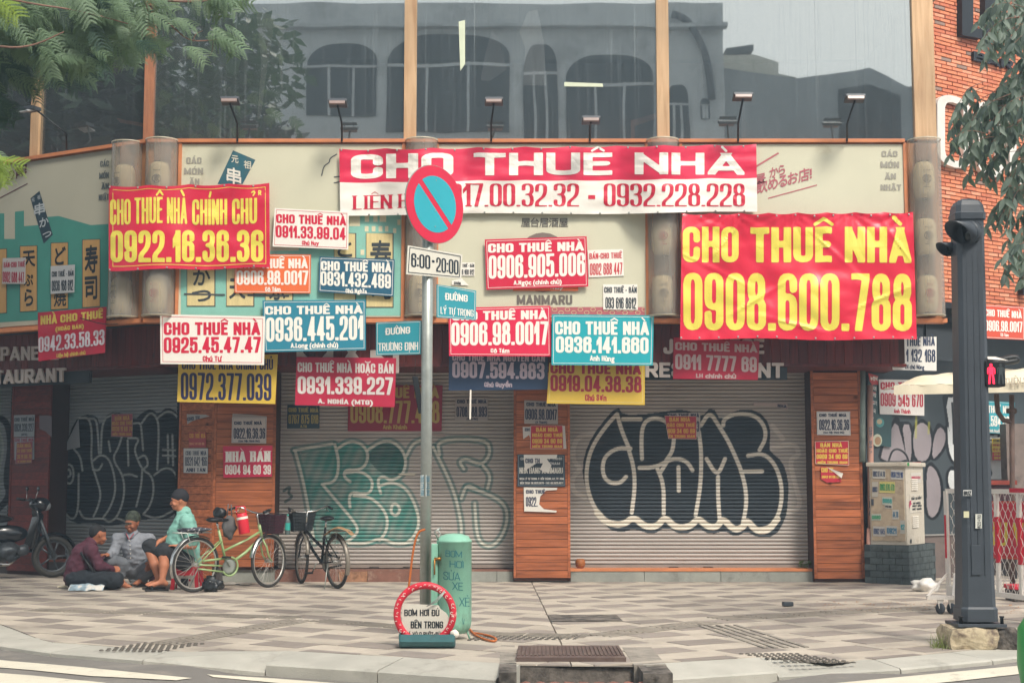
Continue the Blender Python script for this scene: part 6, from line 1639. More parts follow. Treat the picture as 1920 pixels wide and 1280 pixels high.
regs = [([(-20, -20), (235, -20), (262, 70), (262, 104), (215, 108), (190, 120), (120, 125), (60, 105), (-20, 90)], 330, (12.2, 13.2), 0), ([(-20, 60), (90, 90), (190, 115), (170, 145), (120, 150), (50, 165), (-20, 150)], 120, (13.4, 14.6), 2),
  ([(-20, -5), (18, 0), (20, 20), (-20, 25)], 5, (11.8, 12), 1), ([(-20, 270), (18, 278), (16, 325), (-20, 335)], 12, (11.8, 12.2), 1), ([(-20, 165), (24, 172), (20, 215), (-20, 220)], 10, (13, 14), 2),
  ([(262, 15), (315, 22), (330, 45), (265, 30)], 13, (12, 12.4), 0), ([(262, 65), (305, 80), (300, 92), (268, 90)], 9, (12, 12.4), 0), ([(352, 92), (380, 93), (380, 97), (352, 97)], 2, (12, 12.2), 0),
  ([(388, 42), (440, 48), (445, 78), (400, 85)], 10, (12, 12.3), 0), ([(360, -14), (450, -14), (450, 6), (370, 8)], 13, (12, 12.3), 0), ([(335, 35), (362, 45), (360, 58), (340, 50)], 3, (12, 12.3), 0), ([(170, -20), (330, -20), (330, -2), (170, 4)], 26, (12, 12.8), 0)]
fr = []
for poly, n, (d0, d1), mi in regs:
 for x, y in region_pts(poly, n, rt):
  p = FY(rt.uniform(d0, d1)).P(x - 22, y - 8); fr.append((p, mi if rt.random() > .12 else (2 if mi == 0 else 0), True))
for i in range(520): fr.append((Vector((rt.uniform(-9.5, -3.6), rt.uniform(11, 16.5), rt.uniform(5.6, 8.5))), 2 if rt.random() < .6 else 0, False))  # fronds out of view, added for shade and reflections
def fin(p):
 x, y = PXof(np.array(p)); return -60 < x < 520 and -40 < y < 400
fr = [f for f in fr if f[2] or not fin(f[0])]
big = MB(); cnt = 0
for p, mi, vis_ in fr:
 rot = frond_rot(rt); s = rt.uniform(.52, .85); k = rt.randrange(2)
 if vis_ and cnt < 300:
  inst('frond', fm[k][mi], TL_, p, rot, (s, s, s)); cnt += 1
 else:
  M3 = Matrix.Rotation(rot[2], 3, 'Z') @ Matrix.Rotation(rot[1], 3, 'Y') @ Matrix.Rotation(rot[0], 3, 'X')
  big.add([M3 @ (Vector(v) * s) + p for v in fv[k].v], fv[k].f, mi)
big.build('foliage', M_F, TL_, kind='stuff')
MB().tube([(-6.6, 12.5, 0), (-6.5, 12.5, 2.5), (-6.2, 12.6, 4.6), (-5.6, 12.7, 6.4)], [.19, .16, .13, .07], 12).build('trunk', M_BARK, TL_)
M_TWIG = mat('twig', '#8a6a5c', rough=.8, var=.2)
def twig(pts, d, r0, r1, parent):
 p = [FY(d).P(x, y) for x, y in chaikin(pts, False, 2)]; n = len(p); MB().tube(p, [r0 + (r1 - r0) * i / (n - 1) for i in range(n)], 6).build('branch', M_TWIG, parent)
for pts, r0 in (([(-400, -60), (100, -40), (300, 0), (340, 4), (395, 2)], .018), ([(262, -20), (275, 10), (280, 40), (265, 60), (268, 75), (285, 86)], .008), ([(280, 10), (325, 52), (355, 78), (400, 76), (420, 70)], .01), ([(362, 78), (366, 64), (380, 58)], .006), ([(-300, 40), (0, 90), (60, 88), (120, 60)], .014), ([(-100, -30), (40, 5), (150, 20), (240, 45)], .012), ([(400, 76), (398, 98), (394, 104)], .003)):
 twig(pts, 12.2, r0, r0 * .35, TL_)
leaf_cloud('shade_foliage', (-7.6, 12.4, 8.3), (3.9, 4.2, 1.5), 5200, .17, M_F[2], TL_, 31)  # unseen crown above the view, added to shade the left side
TR_ = thing('broadleaf_tree', 'tree with drooping grey green leaflets hanging over the brick wall at the top right', 'tree', (6.2, 11.4, 0))
M_RL = [leafmat('broad_leaf', '#76847a', '#6f8a60'), leafmat('broad_leaf_dark', '#55645c', '#4a6048')]
def broad(w):
 """ovate leaflet with folded midrib and drip tip, hanging along -Z"""
 mb = MB(); n = 6; V = []
 for i in range(n + 1):
  t = i / n; wd = w * math.sin(math.pi * min(1, t * .93 + .04)) ** .8 * (1 - .35 * t); y = -.16 * t * t * .12 / .12 * .28; 
  for s in (-1, 0, 1): V.append((s * wd, y * .3 + (abs(s) * wd * .45), -.125 * t))
 Fc = [(i * 3 + j, i * 3 + j + 1, i * 3 + j + 4, i * 3 + j + 3) for i in range(n) for j in (0, 1)]
 return mb.add(V, Fc, smooth=True)
lm = [broad(.026).mesh('leaf', m) for m in M_RL]; lv_ = broad(.026)
rr = random.Random(29); leaves = []
regR = [([(1838, -30), (1960, -30), (1960, 195), (1895, 190), (1875, 150), (1872, 90), (1850, 60)], 58), ([(1800, 165), (1850, 150), (1960, 180), (1960, 330), (1880, 322), (1810, 285), (1785, 230), (1780, 185)], 64), ([(1865, 345), (1960, 345), (1960, 480), (1900, 480), (1858, 400)], 24), ([(1930, -30), (2050, -30), (2050, 480), (1930, 480)], 14)]
tw_m = MB()
for poly, n in regR:
 for x, y in region_pts(poly, n, rr):
  p = FY(rr.uniform(10.9, 12.4)).P(x + 34, y - 12); a = math.pi + rr.gauss(0, .5); el = rr.gauss(-.25, .3)
  d = Vector((math.cos(a) * math.cos(el), math.sin(a) * math.cos(el) * .7, math.sin(el))).normalized(); pts = []
  for k in range(6):
   q = p + d * (.047 * k) + Vector((0, 0, -.006 * k * k)); pts.append(q)
   if k == 0: continue
   for s in (-1, 1):
    sd = d.cross(Vector((0, 0, 1))).normalized() * s
    leaves.append((q + sd * .008, (rr.gauss(.15, .2), s * rr.uniform(.25, .7) * (1 if abs(d.y) < .7 else .4), a + rr.gauss(0, .5)), rr.uniform(.75, 1.15), rr.random() < .3))
  tw_m.tube([p - d * .1] + pts, .0028, 4)
tw_m.build('twig', M_TWIG, TR_, kind='stuff')
leaves.sort(key=lambda l: PXof(np.array(l[0]))[0] > 1930)
big = MB()
for i, (p, rot, s, dk) in enumerate(leaves):
 if i < 300: inst('leaf', lm[dk], TR_, p, rot, (s, s, s))
 else:
  M3 = Matrix.Rotation(rot[2], 3, 'Z') @ Matrix.Rotation(rot[1], 3, 'Y') @ Matrix.Rotation(rot[0], 3, 'X'); big.add([M3 @ (Vector(v) * s) + p for v in lv_.v], lv_.f, int(dk), True)
big.build('foliage', M_RL, TR_, kind='stuff')
MB().tube([(6.2, 11.4, 0), (6.15, 11.4, 2.4), (6, 11.5, 4.4), (5.6, 11.5, 6)], [.17, .14, .1, .05], 12).build('trunk', M_BARK, TR_)
for pts in ([(2300, 100), (2050, 60), (1930, 40), (1870, 20)], [(2300, 260), (2050, 220), (1930, 215), (1850, 190), (1815, 180)], [(2300, 330), (2050, 350), (1930, 345), (1885, 350)], [(1930, 215), (1890, 240), (1840, 215)]): twig(pts, 11.6, .014, .004, TR_)
# ================================================================== FLOODLIGHTS OVER THE BAND
M_LENS = mat('floodlight_lens', '#93807a', rough=.3)
FLN = [(445, 431, 186, 34, 'leftmost floodlight over the printed panel, on a tall bent arm'), (641, 633, 190, 34, 'floodlight left of the second window post, on a bent arm'), (921, 926, 187, 34, 'floodlight over the middle panel, on a straight arm'),
 (1106, 1108, 222, 34, 'lowest floodlight, right of the middle panel, showing its bracket'), (1384, 1393, 178, 36, 'floodlight right of the third window post, on a slanted arm'), (1588, 1603, 181, 36, 'rightmost floodlight, in front of the mirrored house roof')]
for i, (bx, hx, hy, w, lb) in enumerate(FLN):
 b0 = FY(BAND_Y - .02).P(bx, 267); k0 = FY(BAND_Y - .25).P(bx, 232); h0 = FY(BAND_Y - .5).P(hx, hy + 8)
 t = thing('floodlight', lb, 'floodlight', b0, 'floodlights on bent arms over the sign band')
 MB().tube([b0, k0, h0], .013, 8).build('arm', M_BLACK, t)
 s = w / 150
 hd = MB(); hd.obox(h0 + Vector((0, .02, .035)), (s, 0, 0), (0, .15, -.05), (0, .012, .035), bev=.006); hd.obox(h0 + Vector((0, .06, .085)), (s * .92, 0, 0), (0, .06, 0), (0, 0, .022))
 for dx in (-.06, .06): hd.tube([h0 + Vector((dx, .05, .05)), h0 + Vector((dx, .05, .115))], .005, 5)
 hd.build('housing', M_GREY, t)
 MB().obox(h0 + Vector((0, -.058, .022)), (s * .84, 0, 0), (0, .02, -.012), (0, .012, .035)).build('lens', M_LENS, t)
t = thing('floodlight', 'floodlight on the side street window, half lost in the dark', 'floodlight', W_UP.P(50, 290), 'floodlights on bent arms over the sign band')
h0 = W_UP.P(50, 208, .5); b0 = W_UP.P(125, 283, .05); MB().tube([b0, W_UP.P(124, 250, .2), h0 + Vector((.1, 0, .03))], .012, 6).build('arm', M_BLACK, t)
MB().obox(h0 + Vector((.04, .03, .03)), WD * .22, WN * .16, (0, 0, .05), bev=.006).build('housing', M_GREY, t); MB().obox(h0 + WN * .02 - Vector((0, 0, .008)), WD * .19, WN * .13 + Vector((0, 0, -.03)), (0, 0, .02)).build('lens', mat('lens_pale', '#b9bcc0', rough=.3), t)
M_CLOTH = mat('pale_cloth', '#e8e0d4', rough=.8, var=.08)
IN = FY(UP_Y + .12)
def cloth(poly, lb, m=M_CLOTH, pl=IN):
 P3 = [pl.P(x, y) for x, y in poly]; tri = tessellate_polygon([P3]); n = len(P3)
 mb = MB(); mb.add(P3 + [p + Vector((0, .02, 0)) for p in P3], [tuple(t) for t in tri] + [tuple(i + n for i in reversed(t)) for t in tri] + [(i, (i + 1) % n, n + (i + 1) % n, n + i) for i in range(n)])
 mb.build('hanging_cloth', m, None, lb, 'cloth', 'torn cloths and papers inside the windows')
cloth([(990, 22), (1008, 18), (1020, 80), (1024, 160), (981, 160), (985, 90), (974, 60)], 'white pointed cloth hanging inside the middle window')
cloth([(922, 60), (935, 70), (950, 130), (918, 152), (901, 150), (910, 100)], 'grey torn paper hanging inside the middle window', mat('dull_cloth', '#b0a89e', rough=.9))
cloth([(480, 20), (516, 30), (500, 130), (488, 222), (482, 222), (490, 120)], 'long thin cloth hanging inside the left window', _mats['dull_cloth'])
cloth([(519, 60), (533, 50), (528, 100), (530, 165), (527, 165)], 'narrow torn cloth strip inside the left window', _mats['dull_cloth'])
cloth([(860, 41), (872, 38), (872, 120), (863, 133)], 'pale green tape stripe down the middle window', mat('tape', '#d3dabf', rough=.5), FY(UP_Y + .015))
cloth([(1058, 154), (1130, 157), (1131, 163), (1058, 162)], 'pale green tape piece across the middle window', _mats['tape'], FY(UP_Y + .015))
cloth([(1183, 226), (1230, 212), (1230, 222), (1190, 236), (1190, 265), (1183, 265)], 'orange wooden frame leaning inside the middle window', M_TRIM, FY(UP_Y + .3))
cloth([(218, 222), (225, 222), (225, 230), (285, 240), (285, 234), (218, 222)], 'orange wooden frame rail inside the side window', M_TRIM, Plane(W_UP.o - WN * .4, WN))
# ================================================================== SIGNAL POST
def gz(px, py, Y): return FY(Y).P(px, py)
sb = G(1832, 1168, .18); SY = sb.y
sp = thing('traffic_signal_post', 'dark grey traffic signal post with hooded lamp and red pedestrian light', 'traffic light', (sb.x, SY, 0))
def octo(c, w, d, z, ch=.28):
 w2, d2 = w / 2, d / 2; a, b = w2 * (1 - ch), d2 * (1 - ch)
 return [Vector((c.x + x, c.y + y, z)) for x, y in ((-w2, -b), (-a, -d2), (a, -d2), (w2, -b), (w2, b), (a, d2), (-a, d2), (-w2, b))]
top = gz(1813, 408, SY); bot = gz(1829, 1162, SY)
rings = []; 
for k, t in enumerate((0, .03, .035, .12, .5, 1)):
 c = bot + (top - bot) * t; w = (.285, .285, .262, .248, .232, .218)[k]; rings.append(octo(c, w, w, c.z))
mb = MB(); V = [v for r_ in rings for v in r_]; Fc = [(i * 8 + j, i * 8 + (j + 1) % 8, (i + 1) * 8 + (j + 1) % 8, (i + 1) * 8 + j) for i in range(5) for j in range(8)]
mb.add(V, Fc + [tuple(range(40, 48))]); 
for dx in (-.05, .0, .045): mb.bar(bot + Vector((dx * 1.1, -.128, .35)), top + Vector((dx, -.109, -.3)), .008, .006, up=(0, -1, 0))
mb.build('pole', M_GREY, sp)
c = top; cp = MB(); V = []; 
for z, k in ((-.03, 1.08), (.02, 1.1), (.03, 1.04), (.085, .96), (.125, .78), (.145, .45), (.15, .02)): V += octo(c, .226 * k, .226 * k, c.z + z)
cp.add(V, [(i * 8 + j, i * 8 + (j + 1) % 8, (i + 1) * 8 + (j + 1) % 8, (i + 1) * 8 + j) for i in range(6) for j in range(8)]); cp.build('cap', M_GREY, sp)
def visor(cx_, cy_, r, ln, yaw, off, name='lamp'):
 c = gz(cx_, cy_, SY) + Vector((0, off, 0)); d = Vector((math.sin(yaw), -math.cos(yaw), -.12)).normalized(); s = d.cross(Vector((0, 0, 1))).normalized(); u = s.cross(d)
 hs = MB().lathe([(r * 1.08, -.05), (r * 1.08, .01), (r * .95, .012)], c, 24, axis=d); h_ = hs.build('lamp', M_GREY, sp)
 n = 24; V = []
 for k in range(n):
  t = 2 * math.pi * k / n; rad = s * math.cos(t) * r + u * math.sin(t) * r; e = ln * (.5 + .5 * math.sin(t)) + .05
  V += [c + rad, c + rad * 1.08 + d * e, c + rad * .96, c + rad * 1.04 + d * e]
 Fc = []
 for k in range(n):
  a, b = k * 4, ((k + 1) % n) * 4; Fc += [(a, b, b + 1, a + 1), (a + 3, b + 3, b + 2, a + 2), (a + 1, b + 1, b + 3, a + 3)]
 MB().add(V, Fc, smooth=True).build('visor', M_GREY, h_)
 MB().lathe([(r * .93, .0), (r * .7, .015), (.001, .022)], c + d * .005, 20, axis=d).build('lens', mat('dead_lens', '#14201f', rough=.15, spec=.6), h_)
visor(1806, 441, .088, .21, R(-48), -.12)
visor(1792, 463, .055, .1, R(-60), .1)
ps = gz(1855, 703, SY)
hb = MB().box((ps.x - .075, SY - .13, ps.z - .1), (ps.x + .085, SY + .02, ps.z + .105), bev=.01).build('pedestrian_signal', M_BLACK, sp)
def emis(name, c, s):
 m = bpy.data.materials.new(name); m.use_nodes = True; b = m.node_tree.nodes['Principled BSDF']; b.inputs['Base Color'].default_value = lin(c); b.inputs['Emission Color'].default_value = lin(c); b.inputs['Emission Strength'].default_value = s; return m
def man(cx_, m, nm):
 d = MB(); y = SY - .134
 for (x, z, r_) in ((0, .07, .012),): d.lathe([(r_, 0), (r_, .004)], (cx_ + x, y + .002, ps.z + z), 10, axis=(0, -1, 0))
 for poly in ([(-.018, .055), (.018, .055), (.016, -.005), (-.016, -.005)], [(-.018, -.004), (-.003, -.004), (-.01, -.08), (-.026, -.08)], [(.003, -.004), (.018, -.004), (.026, -.08), (.01, -.08)], [(-.03, .045), (-.02, .052), (-.022, 0), (-.032, .0)], [(.02, .052), (.03, .045), (.032, 0), (.022, 0)]):
  d.prism([Vector((cx_ + x, y, ps.z + z)) for x, z in poly], (0, -.003, 0))
 d.build(nm, m, hb)
man(ps.x - .03, emis('red_led', '#ff2040', 1.1), 'red_man'); man(ps.x + .045, mat('dark_led', '#3d4446', rough=.5), 'dark_man')
MB().add([Vector((ps.x - .06, SY - .16, ps.z + .115)), Vector((ps.x + .12, SY - .1, ps.z + .11)), Vector((ps.x + .06, SY + .02, ps.z + .15)), Vector((ps.x - .02, SY - .0, ps.z + .15))], [(0, 1, 2, 3)]).build('hood_flap', M_WHITE, hb)
bp = MB(); bp.box((bot.x - .19, SY - .17, .165), (bot.x + .19, SY + .17, .19), bev=.004); bp.build('base_plate', M_GREY, sp)
for dx in (-.16, .16): MB().lathe([(.014, 0), (.014, .05), (.02, .05), (.02, .06)], (bot.x + dx, SY - .14, .19), 8).build('anchor_bolt', M_BLACK, sp)
def rough_box(m, a, b, amp, mi=0, seed=0, cut=7):
 bm = bmesh.new(); bmesh.ops.create_cube(bm, size=1); bmesh.ops.subdivide_edges(bm, edges=bm.edges[:], cuts=cut, use_grid_fill=True); a, b = Vector(a), Vector(b); c = (a + b) / 2; V = []
 for v in bm.verts:
  p = Vector((c.x + v.co.x * (b.x - a.x), c.y + v.co.y * (b.y - a.y), c.z + v.co.z * (b.z - a.z))); r_ = v.co.length / .866; k = 1 - .16 * r_ ** 6
  p = c + Vector(((p.x - c.x) * k, (p.y - c.y) * k, (p.z - c.z) * (1 - .1 * r_ ** 6))); q = p * 9 + Vector((seed, 0, 0)); V.append(p + noise.noise_vector(q) * amp + noise.noise_vector(q * 3) * amp * .4)
 bm.verts.index_update(); m.add(V, [[v.index for v in f.verts] for f in bm.faces], mi); bm.free()
ft = MB(); rough_box(ft, (bot.x - .27, SY - .2, -.02), (bot.x + .13, SY + .2, .165), .022); rough_box(ft, (bot.x + .1, SY - .17, -.02), (bot.x + .29, SY + .2, .15), .028, 1, 5)
ft.build('footing', [mat('footing_cream', '#b0a287', rough=.9, var=.2, vscale=9, bump=.8, bscale=25, dirt='#6b5d52', dscale=7, dlo=.5, dhi=.65), M_CONC], sp)
PS = FY(SY - .134); PS2 = FY(SY - .126)
def sticker(lb, pl, cor, bg, lines=(), off=.004, cat='sticker', par=None, group='stickers on the signal post', nm='sticker'):
 o = sign(nm, lb, pl, cor, bg, lines, off=off, th=.001, cat=cat, group=group)
 return o
sticker('white upright sticker with dark capitals on the signal post', PS, ((1829, 963), (1841, 963), (1841, 990), (1829, 990)), '#cfd0c6', [])
o = bpy.data.objects.new('x', None)
for k, ch in enumerate('OPTONE'): put_text([(ch, 1833, 968.2 + k * 4.2, 1839, 968.2 + k * 4.2, 3.4, BK)], PS, .006, bpy.data.objects['sticker'])
sticker('small pale yellow square sticker on the signal post', PS, ((1807, 958), (1817, 958), (1817, 970), (1807, 970)), '#cfcca8')
sticker('small black and white label high on the signal post', PS, ((1806, 918), (1822, 918), (1822, 929), (1806, 929)), '#c6c7c4', [('GUZ', 1807, 928, 1821, 928, 8, BK)])
MB().box((gz(1810, 1000, SY).x, SY - .135, gz(1810, 1075, SY).z), (gz(1828, 1000, SY).x, SY - .128, gz(1810, 1020, SY).z), bev=.002).build('access_door', M_GREY, sp)
rr = random.Random(4); gm = MB()
for i in range(60):
 x, y = bot.x - .3 + rr.gauss(0, .04), SY - .1 + rr.gauss(0, .05); h = rr.uniform(.05, .14); dx, dy = rr.gauss(0, .04), rr.gauss(0, .03)
 gm.add([(x - .003, y, 0), (x + .003, y, 0), (x + dx, y + dy, h)], [(0, 1, 2)])
gm.build('grass_tuft', leafmat('grass', '#7f8a52', '#8a9a4a'), None, 'thin green grass tuft at the foot of the signal post', 'grass', kind='stuff')
# ================================================================== ELECTRIC CABINET ON ITS BRICK PLINTH
cab = thing('electric_cabinet', 'cream electric cabinet covered in stickers on a dark brick plinth', 'cabinet', G(1705, 1097))
KC = G(1705, 1096); KL = Vector((-math.cos(R(35)), math.sin(R(35)), 0)); KR = Vector((math.sin(R(35)), math.cos(R(35)), 0)); KNL = Vector((-math.sin(R(35)), -math.cos(R(35)), 0)); KNR = Vector((math.cos(R(35)), -math.sin(R(35)), 0))
def kbox(l0, l1, r0, r1, z0, z1, m=None, mi=0, bev=0):
 m = m or MB(); c = KC + KL * ((l0 + l1) / 2) + KR * ((r0 + r1) / 2); c.z = (z0 + z1) / 2
 return m.obox(c, KL * (l1 - l0), KR * (r1 - r0), (0, 0, z1 - z0), mi, bev)
zp = FY(KC.y).P(1705, 1022).z; zc = FY(KC.y).P(1705, 874).z
LL, LR = .5, .68
pln = kbox(-.0, LL + .08, .01, 1.02, -.02, zp - .002).build('plinth', mat('plinth_mortar', '#34393a', rough=.9), cab)
M_PB = mat('plinth_brick', '#4a5252', rough=.8, var=.25, vscale=9, bump=.4, bscale=60, dirt='#2c3132', dscale=6)
nr = 6; hh = (zp - .0) / nr
for r_ in range(nr):
 for k in range(6):
  l0 = k * .17 + (.085 if r_ % 2 else 0) - .085; l1 = l0 + .165; l0 = max(l0, 0)
  if l1 - l0 > .03 and l0 < LL: kbox(l0, min(l1, LL + .08), -.006, .02, r_ * hh + .003, (r_ + 1) * hh - .004, bev=.003).build('brick', M_PB, pln)
  if l1 - l0 > .03 and l1 > 0: kbox(-.008, .01, l0 + .003, l1, r_ * hh + .003, (r_ + 1) * hh - .004, bev=.003).build('brick', M_PB, pln)
M_CAB = mat('cabinet_cream', '#bfb7a8', rough=.55, var=.08, vscale=3, dirt='#8a7d6c', dscale=6, dlo=.56, dhi=.8)
bd = kbox(.015, LL, .02, LR, zp, zc, bev=.006).build('body', M_CAB, cab)
kbox(-.015, LL + .03, -.01, LR + .03, zc, zc + .055, bev=.012).build('roof', M_CAB, cab)
dr_ = kbox(.04, LL - .02, .006, .022, zp + .05, zc - .03, bev=.004).build('door', mat('cabinet_door', '#a89882', rough=.6, var=.15, vscale=5, dirt='#7e7062', dscale=8, dlo=.5, dhi=.75), cab)
kbox(LL - .06, LL - .03, -.005, .008, zp + .5, zp + .58).build('handle', M_GREY, dr_)
for z in (zc - .3, zp + .22):
 lv_m = MB()
 for k in range(6): kbox(-.0, .016, .2, .42, z + k * .026, z + k * .026 + .014, m=lv_m)
 lv_m.build('vent_louvre', M_WHITE, bd, kind='stuff')
PKL = Plane(KC + KR * .006, KNL); PKR = Plane(KC + KL * .015, KNR)
def kst(pl, x0, y0, x1, y1, bg, txt, col, sk=0, lb='', frac=.6):
 h = (y1 - y0) * frac
 o = sign('sticker', lb, pl, ((x0, y0), (x1, y0 + sk), (x1, y1 + sk), (x0, y1)), bg, [(txt, x0 + 1, y1 - (y1 - y0 - h) / 2, x1 - 1, y1 - (y1 - y0 - h) / 2 + sk, h, col)] if txt else (), off=.004, th=.001, cat='sticker', group='stickers on the electric cabinet')
kst(PKL, 1636, 879, 1660, 896, '#b6b2a8', '0962.07.44.70', '#2a3a5a', 1, 'sticker reading 0962.07.44.70, upper left of the cabinet door')
kst(PKL, 1670, 880, 1694, 898, '#b3b1ac', '0939 220 116', '#3a4f7a', 1, 'sticker reading 0939 220 116, upper right of the cabinet door')
kst(PKL, 1649, 902, 1678, 923, '#b9b06a', '0963.076.470', '#2f8a5a', 1, 'yellow edged sticker with green numbers on the cabinet door')
kst(PKL, 1635, 903, 1646, 931, '#aaa59a', '0903', '#2a3a5a', 0, 'upright sticker at the left edge of the cabinet door', .35)
kst(PKL, 1654, 931, 1673, 945, '#a9b0a4', '6668', '#2f8f88', 1, 'torn sticker with teal numbers 6668 on the cabinet door')
kst(PKL, 1659, 945, 1673, 952, '#c0bab0', 'HERE', '#24282c', 1, 'small cream label reading HERE on the cabinet door')
kst(PKL, 1673, 955, 1685, 973, '#b0aca4', '44.70', '#2f6a88', 0, 'torn sticker reading 44.70 on the cabinet door')
kst(PKL, 1634, 963, 1652, 975, '#a3aba0', '0880', '#2f8a5a', 0, 'green numbered sticker low on the left of the cabinet door')
kst(PKL, 1637, 986, 1660, 1004, '#aaa6a0', '0962 645', '#3a4a6a', 1, 'lowest left sticker on the cabinet door')
kst(PKL, 1662, 985, 1682, 1003, '#a7a59f', '0921', '#2f6a88', 1, 'lowest right sticker on the cabinet door')
kst(PKL, 1688, 975, 1697, 1000, '#a8a69e', '12', '#2f8f98', 0, 'narrow blue sticker beside the cabinet corner', .4)
kst(PKR, 1708, 886, 1727, 905, '#c7c2b8', '1900545454', '#b5405a', -1, 'white sticker with red service number on the cabinet side', .3)
kst(PKR, 1706, 926, 1729, 961, '#c9c2b4', '', BK, -2, 'electric danger notice with pink border on the cabinet side')
dn = [o for o in bpy.data.objects if o.get('label', '').startswith('electric danger')][0]
put_text([('CẤM LẠI GẦN !', 1709, 937, 1728, 935, 5, BK), ('CÓ ĐIỆN', 1712, 945, 1726, 944, 3.5, BK), ('NGUY HIỂM', 1711, 950, 1728, 949, 3.5, BK), ('CHẾT NGƯỜI', 1711, 956, 1728, 955, 3.5, BK)], PKR, .007, dn)
MB().add([PKR.P(x, y, .008) for x, y in ((1706, 938), (1709, 938), (1707, 944), (1710, 944), (1706, 953), (1707, 947), (1705, 947))], [(6, 5, 4), (0, 6, 5), (0, 5, 3), (0, 3, 2), (0, 2, 1)][::-1]).build('lightning_mark', ink('#c04a6a'), dn)
kst(PKL, 1699, 867, 1705, 873, '#3f9a55', '', BK, 0, 'green end of the label on the cabinet roof edge')
kst(PKR, 1711, 866, 1727, 873, '#b52f35', '', BK, 0, 'red label on the cabinet roof edge')
ro = MB().lathe([(.03, 0), (.03, .002)], PKR.P(1708, 1014, .004), 16, axis=KNR); ro.build('sticker', ink('#2b2e31'), None, 'round black sticker at the bottom of the cabinet side', 'sticker', 'stickers on the electric cabinet')
pc = W_LOW
def pipe(pts, r, m, lb, off=.08):
 P3 = [pc.P(x, y, off) for x, y in pts]; return MB().tube(P3, r, 10).build('pipe', m, None, lb, 'pipe', 'pipes at the wall end')
pipe([(1617, 692), (1617, 800), (1617, 866)], .04, mat('pipe_green', '#7d8a83', rough=.5, var=.3, vscale=5), 'grey green pipe with stickers, leftmost beside the right pillar')
pipe([(1618, 700), (1619, 850), (1621, 1000), (1618, 1080)], .032, M_BLACK, 'black cable pipe running down behind the pink pipe', .04)
pipe([(1631, 722), (1632, 850), (1633, 990)], .04, mat('pipe_pink', '#b3897a', rough=.55, var=.12, vscale=5, dirt='#8a6a60', dscale=5), 'pink conduit pipe with phone number stickers beside the cabinet', .12)
pipe([(1631, 990), (1629, 1030), (1631, 1070), (1638, 1094)], .037, _mats['pipe_pink'], 'loose lower length of pink conduit curving to the ground', .16)
for k, (y0, y1, c, tx_) in enumerate(((800, 850, '#aeb2ae', '0937 272 7'), (905, 935, '#9fc0ae', '0274 104'), (938, 965, '#8fc0c4', '0906 405'))):
 for j, ch in enumerate(tx_):
  if ch != ' ': put_text([(ch, 1629.5, y0 + 4 + (y1 - y0) * j / len(tx_), 1635.5, y0 + 4 + (y1 - y0) * j / len(tx_), 3.6, '#2a4a5a')], pc, .165, bpy.data.objects['pipe.002'])
# ================================================================== NO PARKING POST
def attach(o, parent, label=None):
 w = wloc(o); o.parent = parent; o.location = w - wloc(parent)
 for k in ('category', 'group', 'label'):
  if k in o: del o[k]
 if label: o['label'] = label
 return o
pb0 = G(797, 1194); pt0 = FY(pb0.y).P(803, 312)
post = thing('signpost', 'grey steel signpost with round no parking sign, hours plate and two street name plates', 'signpost', pb0)
MB().tube([pb0, pb0 + (pt0 - pb0) * .5, pt0], .047, 20).build('pole', M_STEEL, post)
NS = Vector((math.sin(R(46)), -math.cos(R(46)), 0)); DS = Vector((math.cos(R(46)), math.sin(R(46)), 0))
def pplane(y, n, o): return Plane(pb0 + (pt0 - pb0) * .8 + n * o, n)
PD = pplane(0, NS, .075)
M_RRED = mat('reflective_red', '#d12343', rough=.35, var=.06); M_RBLU = mat('reflective_blue', '#2fa6b5', rough=.35, var=.06)
dc = PD.P(816, 383); dr_ = .335
def disc(r, o, m, nm, par, th=.004, a0=0, a1=2 * math.pi, n=48):
 pts = circ(dc + NS * o, r, n, a0, a1, u=DS, w=(0, 0, 1), end=(a1 - a0 < 6)); return MB().prism(pts, -NS * th, 0).build(nm, m, par)
face = disc(dr_, 0, M_RRED, 'round_sign', post, .003)
disc(dr_ + .004, -.0035, M_STEEL, 'rim', face, .01)
for s_ in (1, -1):
 a = R(-45); hw = math.asin(.026 / .235)
 pts = []
 a0 = a + (hw if s_ > 0 else math.pi + hw); a1 = a0 + math.pi - 2 * hw
 MB().prism(circ(dc + NS * .002, .245, 32, a0, a1, u=DS, w=(0, 0, 1), end=True), -NS * .0015).build('blue_field', M_RBLU, face)
bt = MB()
for x, y in ((819, 312), (818, 338), (816, 396), (816, 425)): bt.lathe([(.006, 0), (.004, .003)], PD.P(x, y, .003), 8, axis=NS)
bt.build('rivet', M_STEEL, face, kind='stuff')
for z in (.16, -.16): MB().tube(circ(pb0 + (pt0 - pb0) * ((dc.z - pb0.z + z) / (pt0.z - pb0.z)), .052, 20, u=(1, 0, 0), w=(0, 1, 0)), .008, 6, closed=True).build('clamp', M_STEEL, post)
o = sign('hours_plate', 'x', pplane(0, NS, .06), ((765, 460), (867, 477), (865, 523), (762, 514)), '#d8d4c6', (('6:00', 771, 500, 807, 505, 26, '#1e2b36', .85), ('-', 810, 506, 815, 507, 40, '#1e2b36'), ('20:00', 818, 509, 860, 515, 27, '#1e2b36', .85)), off=0, border=('#1e2b36', 3, 1.3), th=.006)
attach(o, post, 'white plate reading 6:00-20:00')
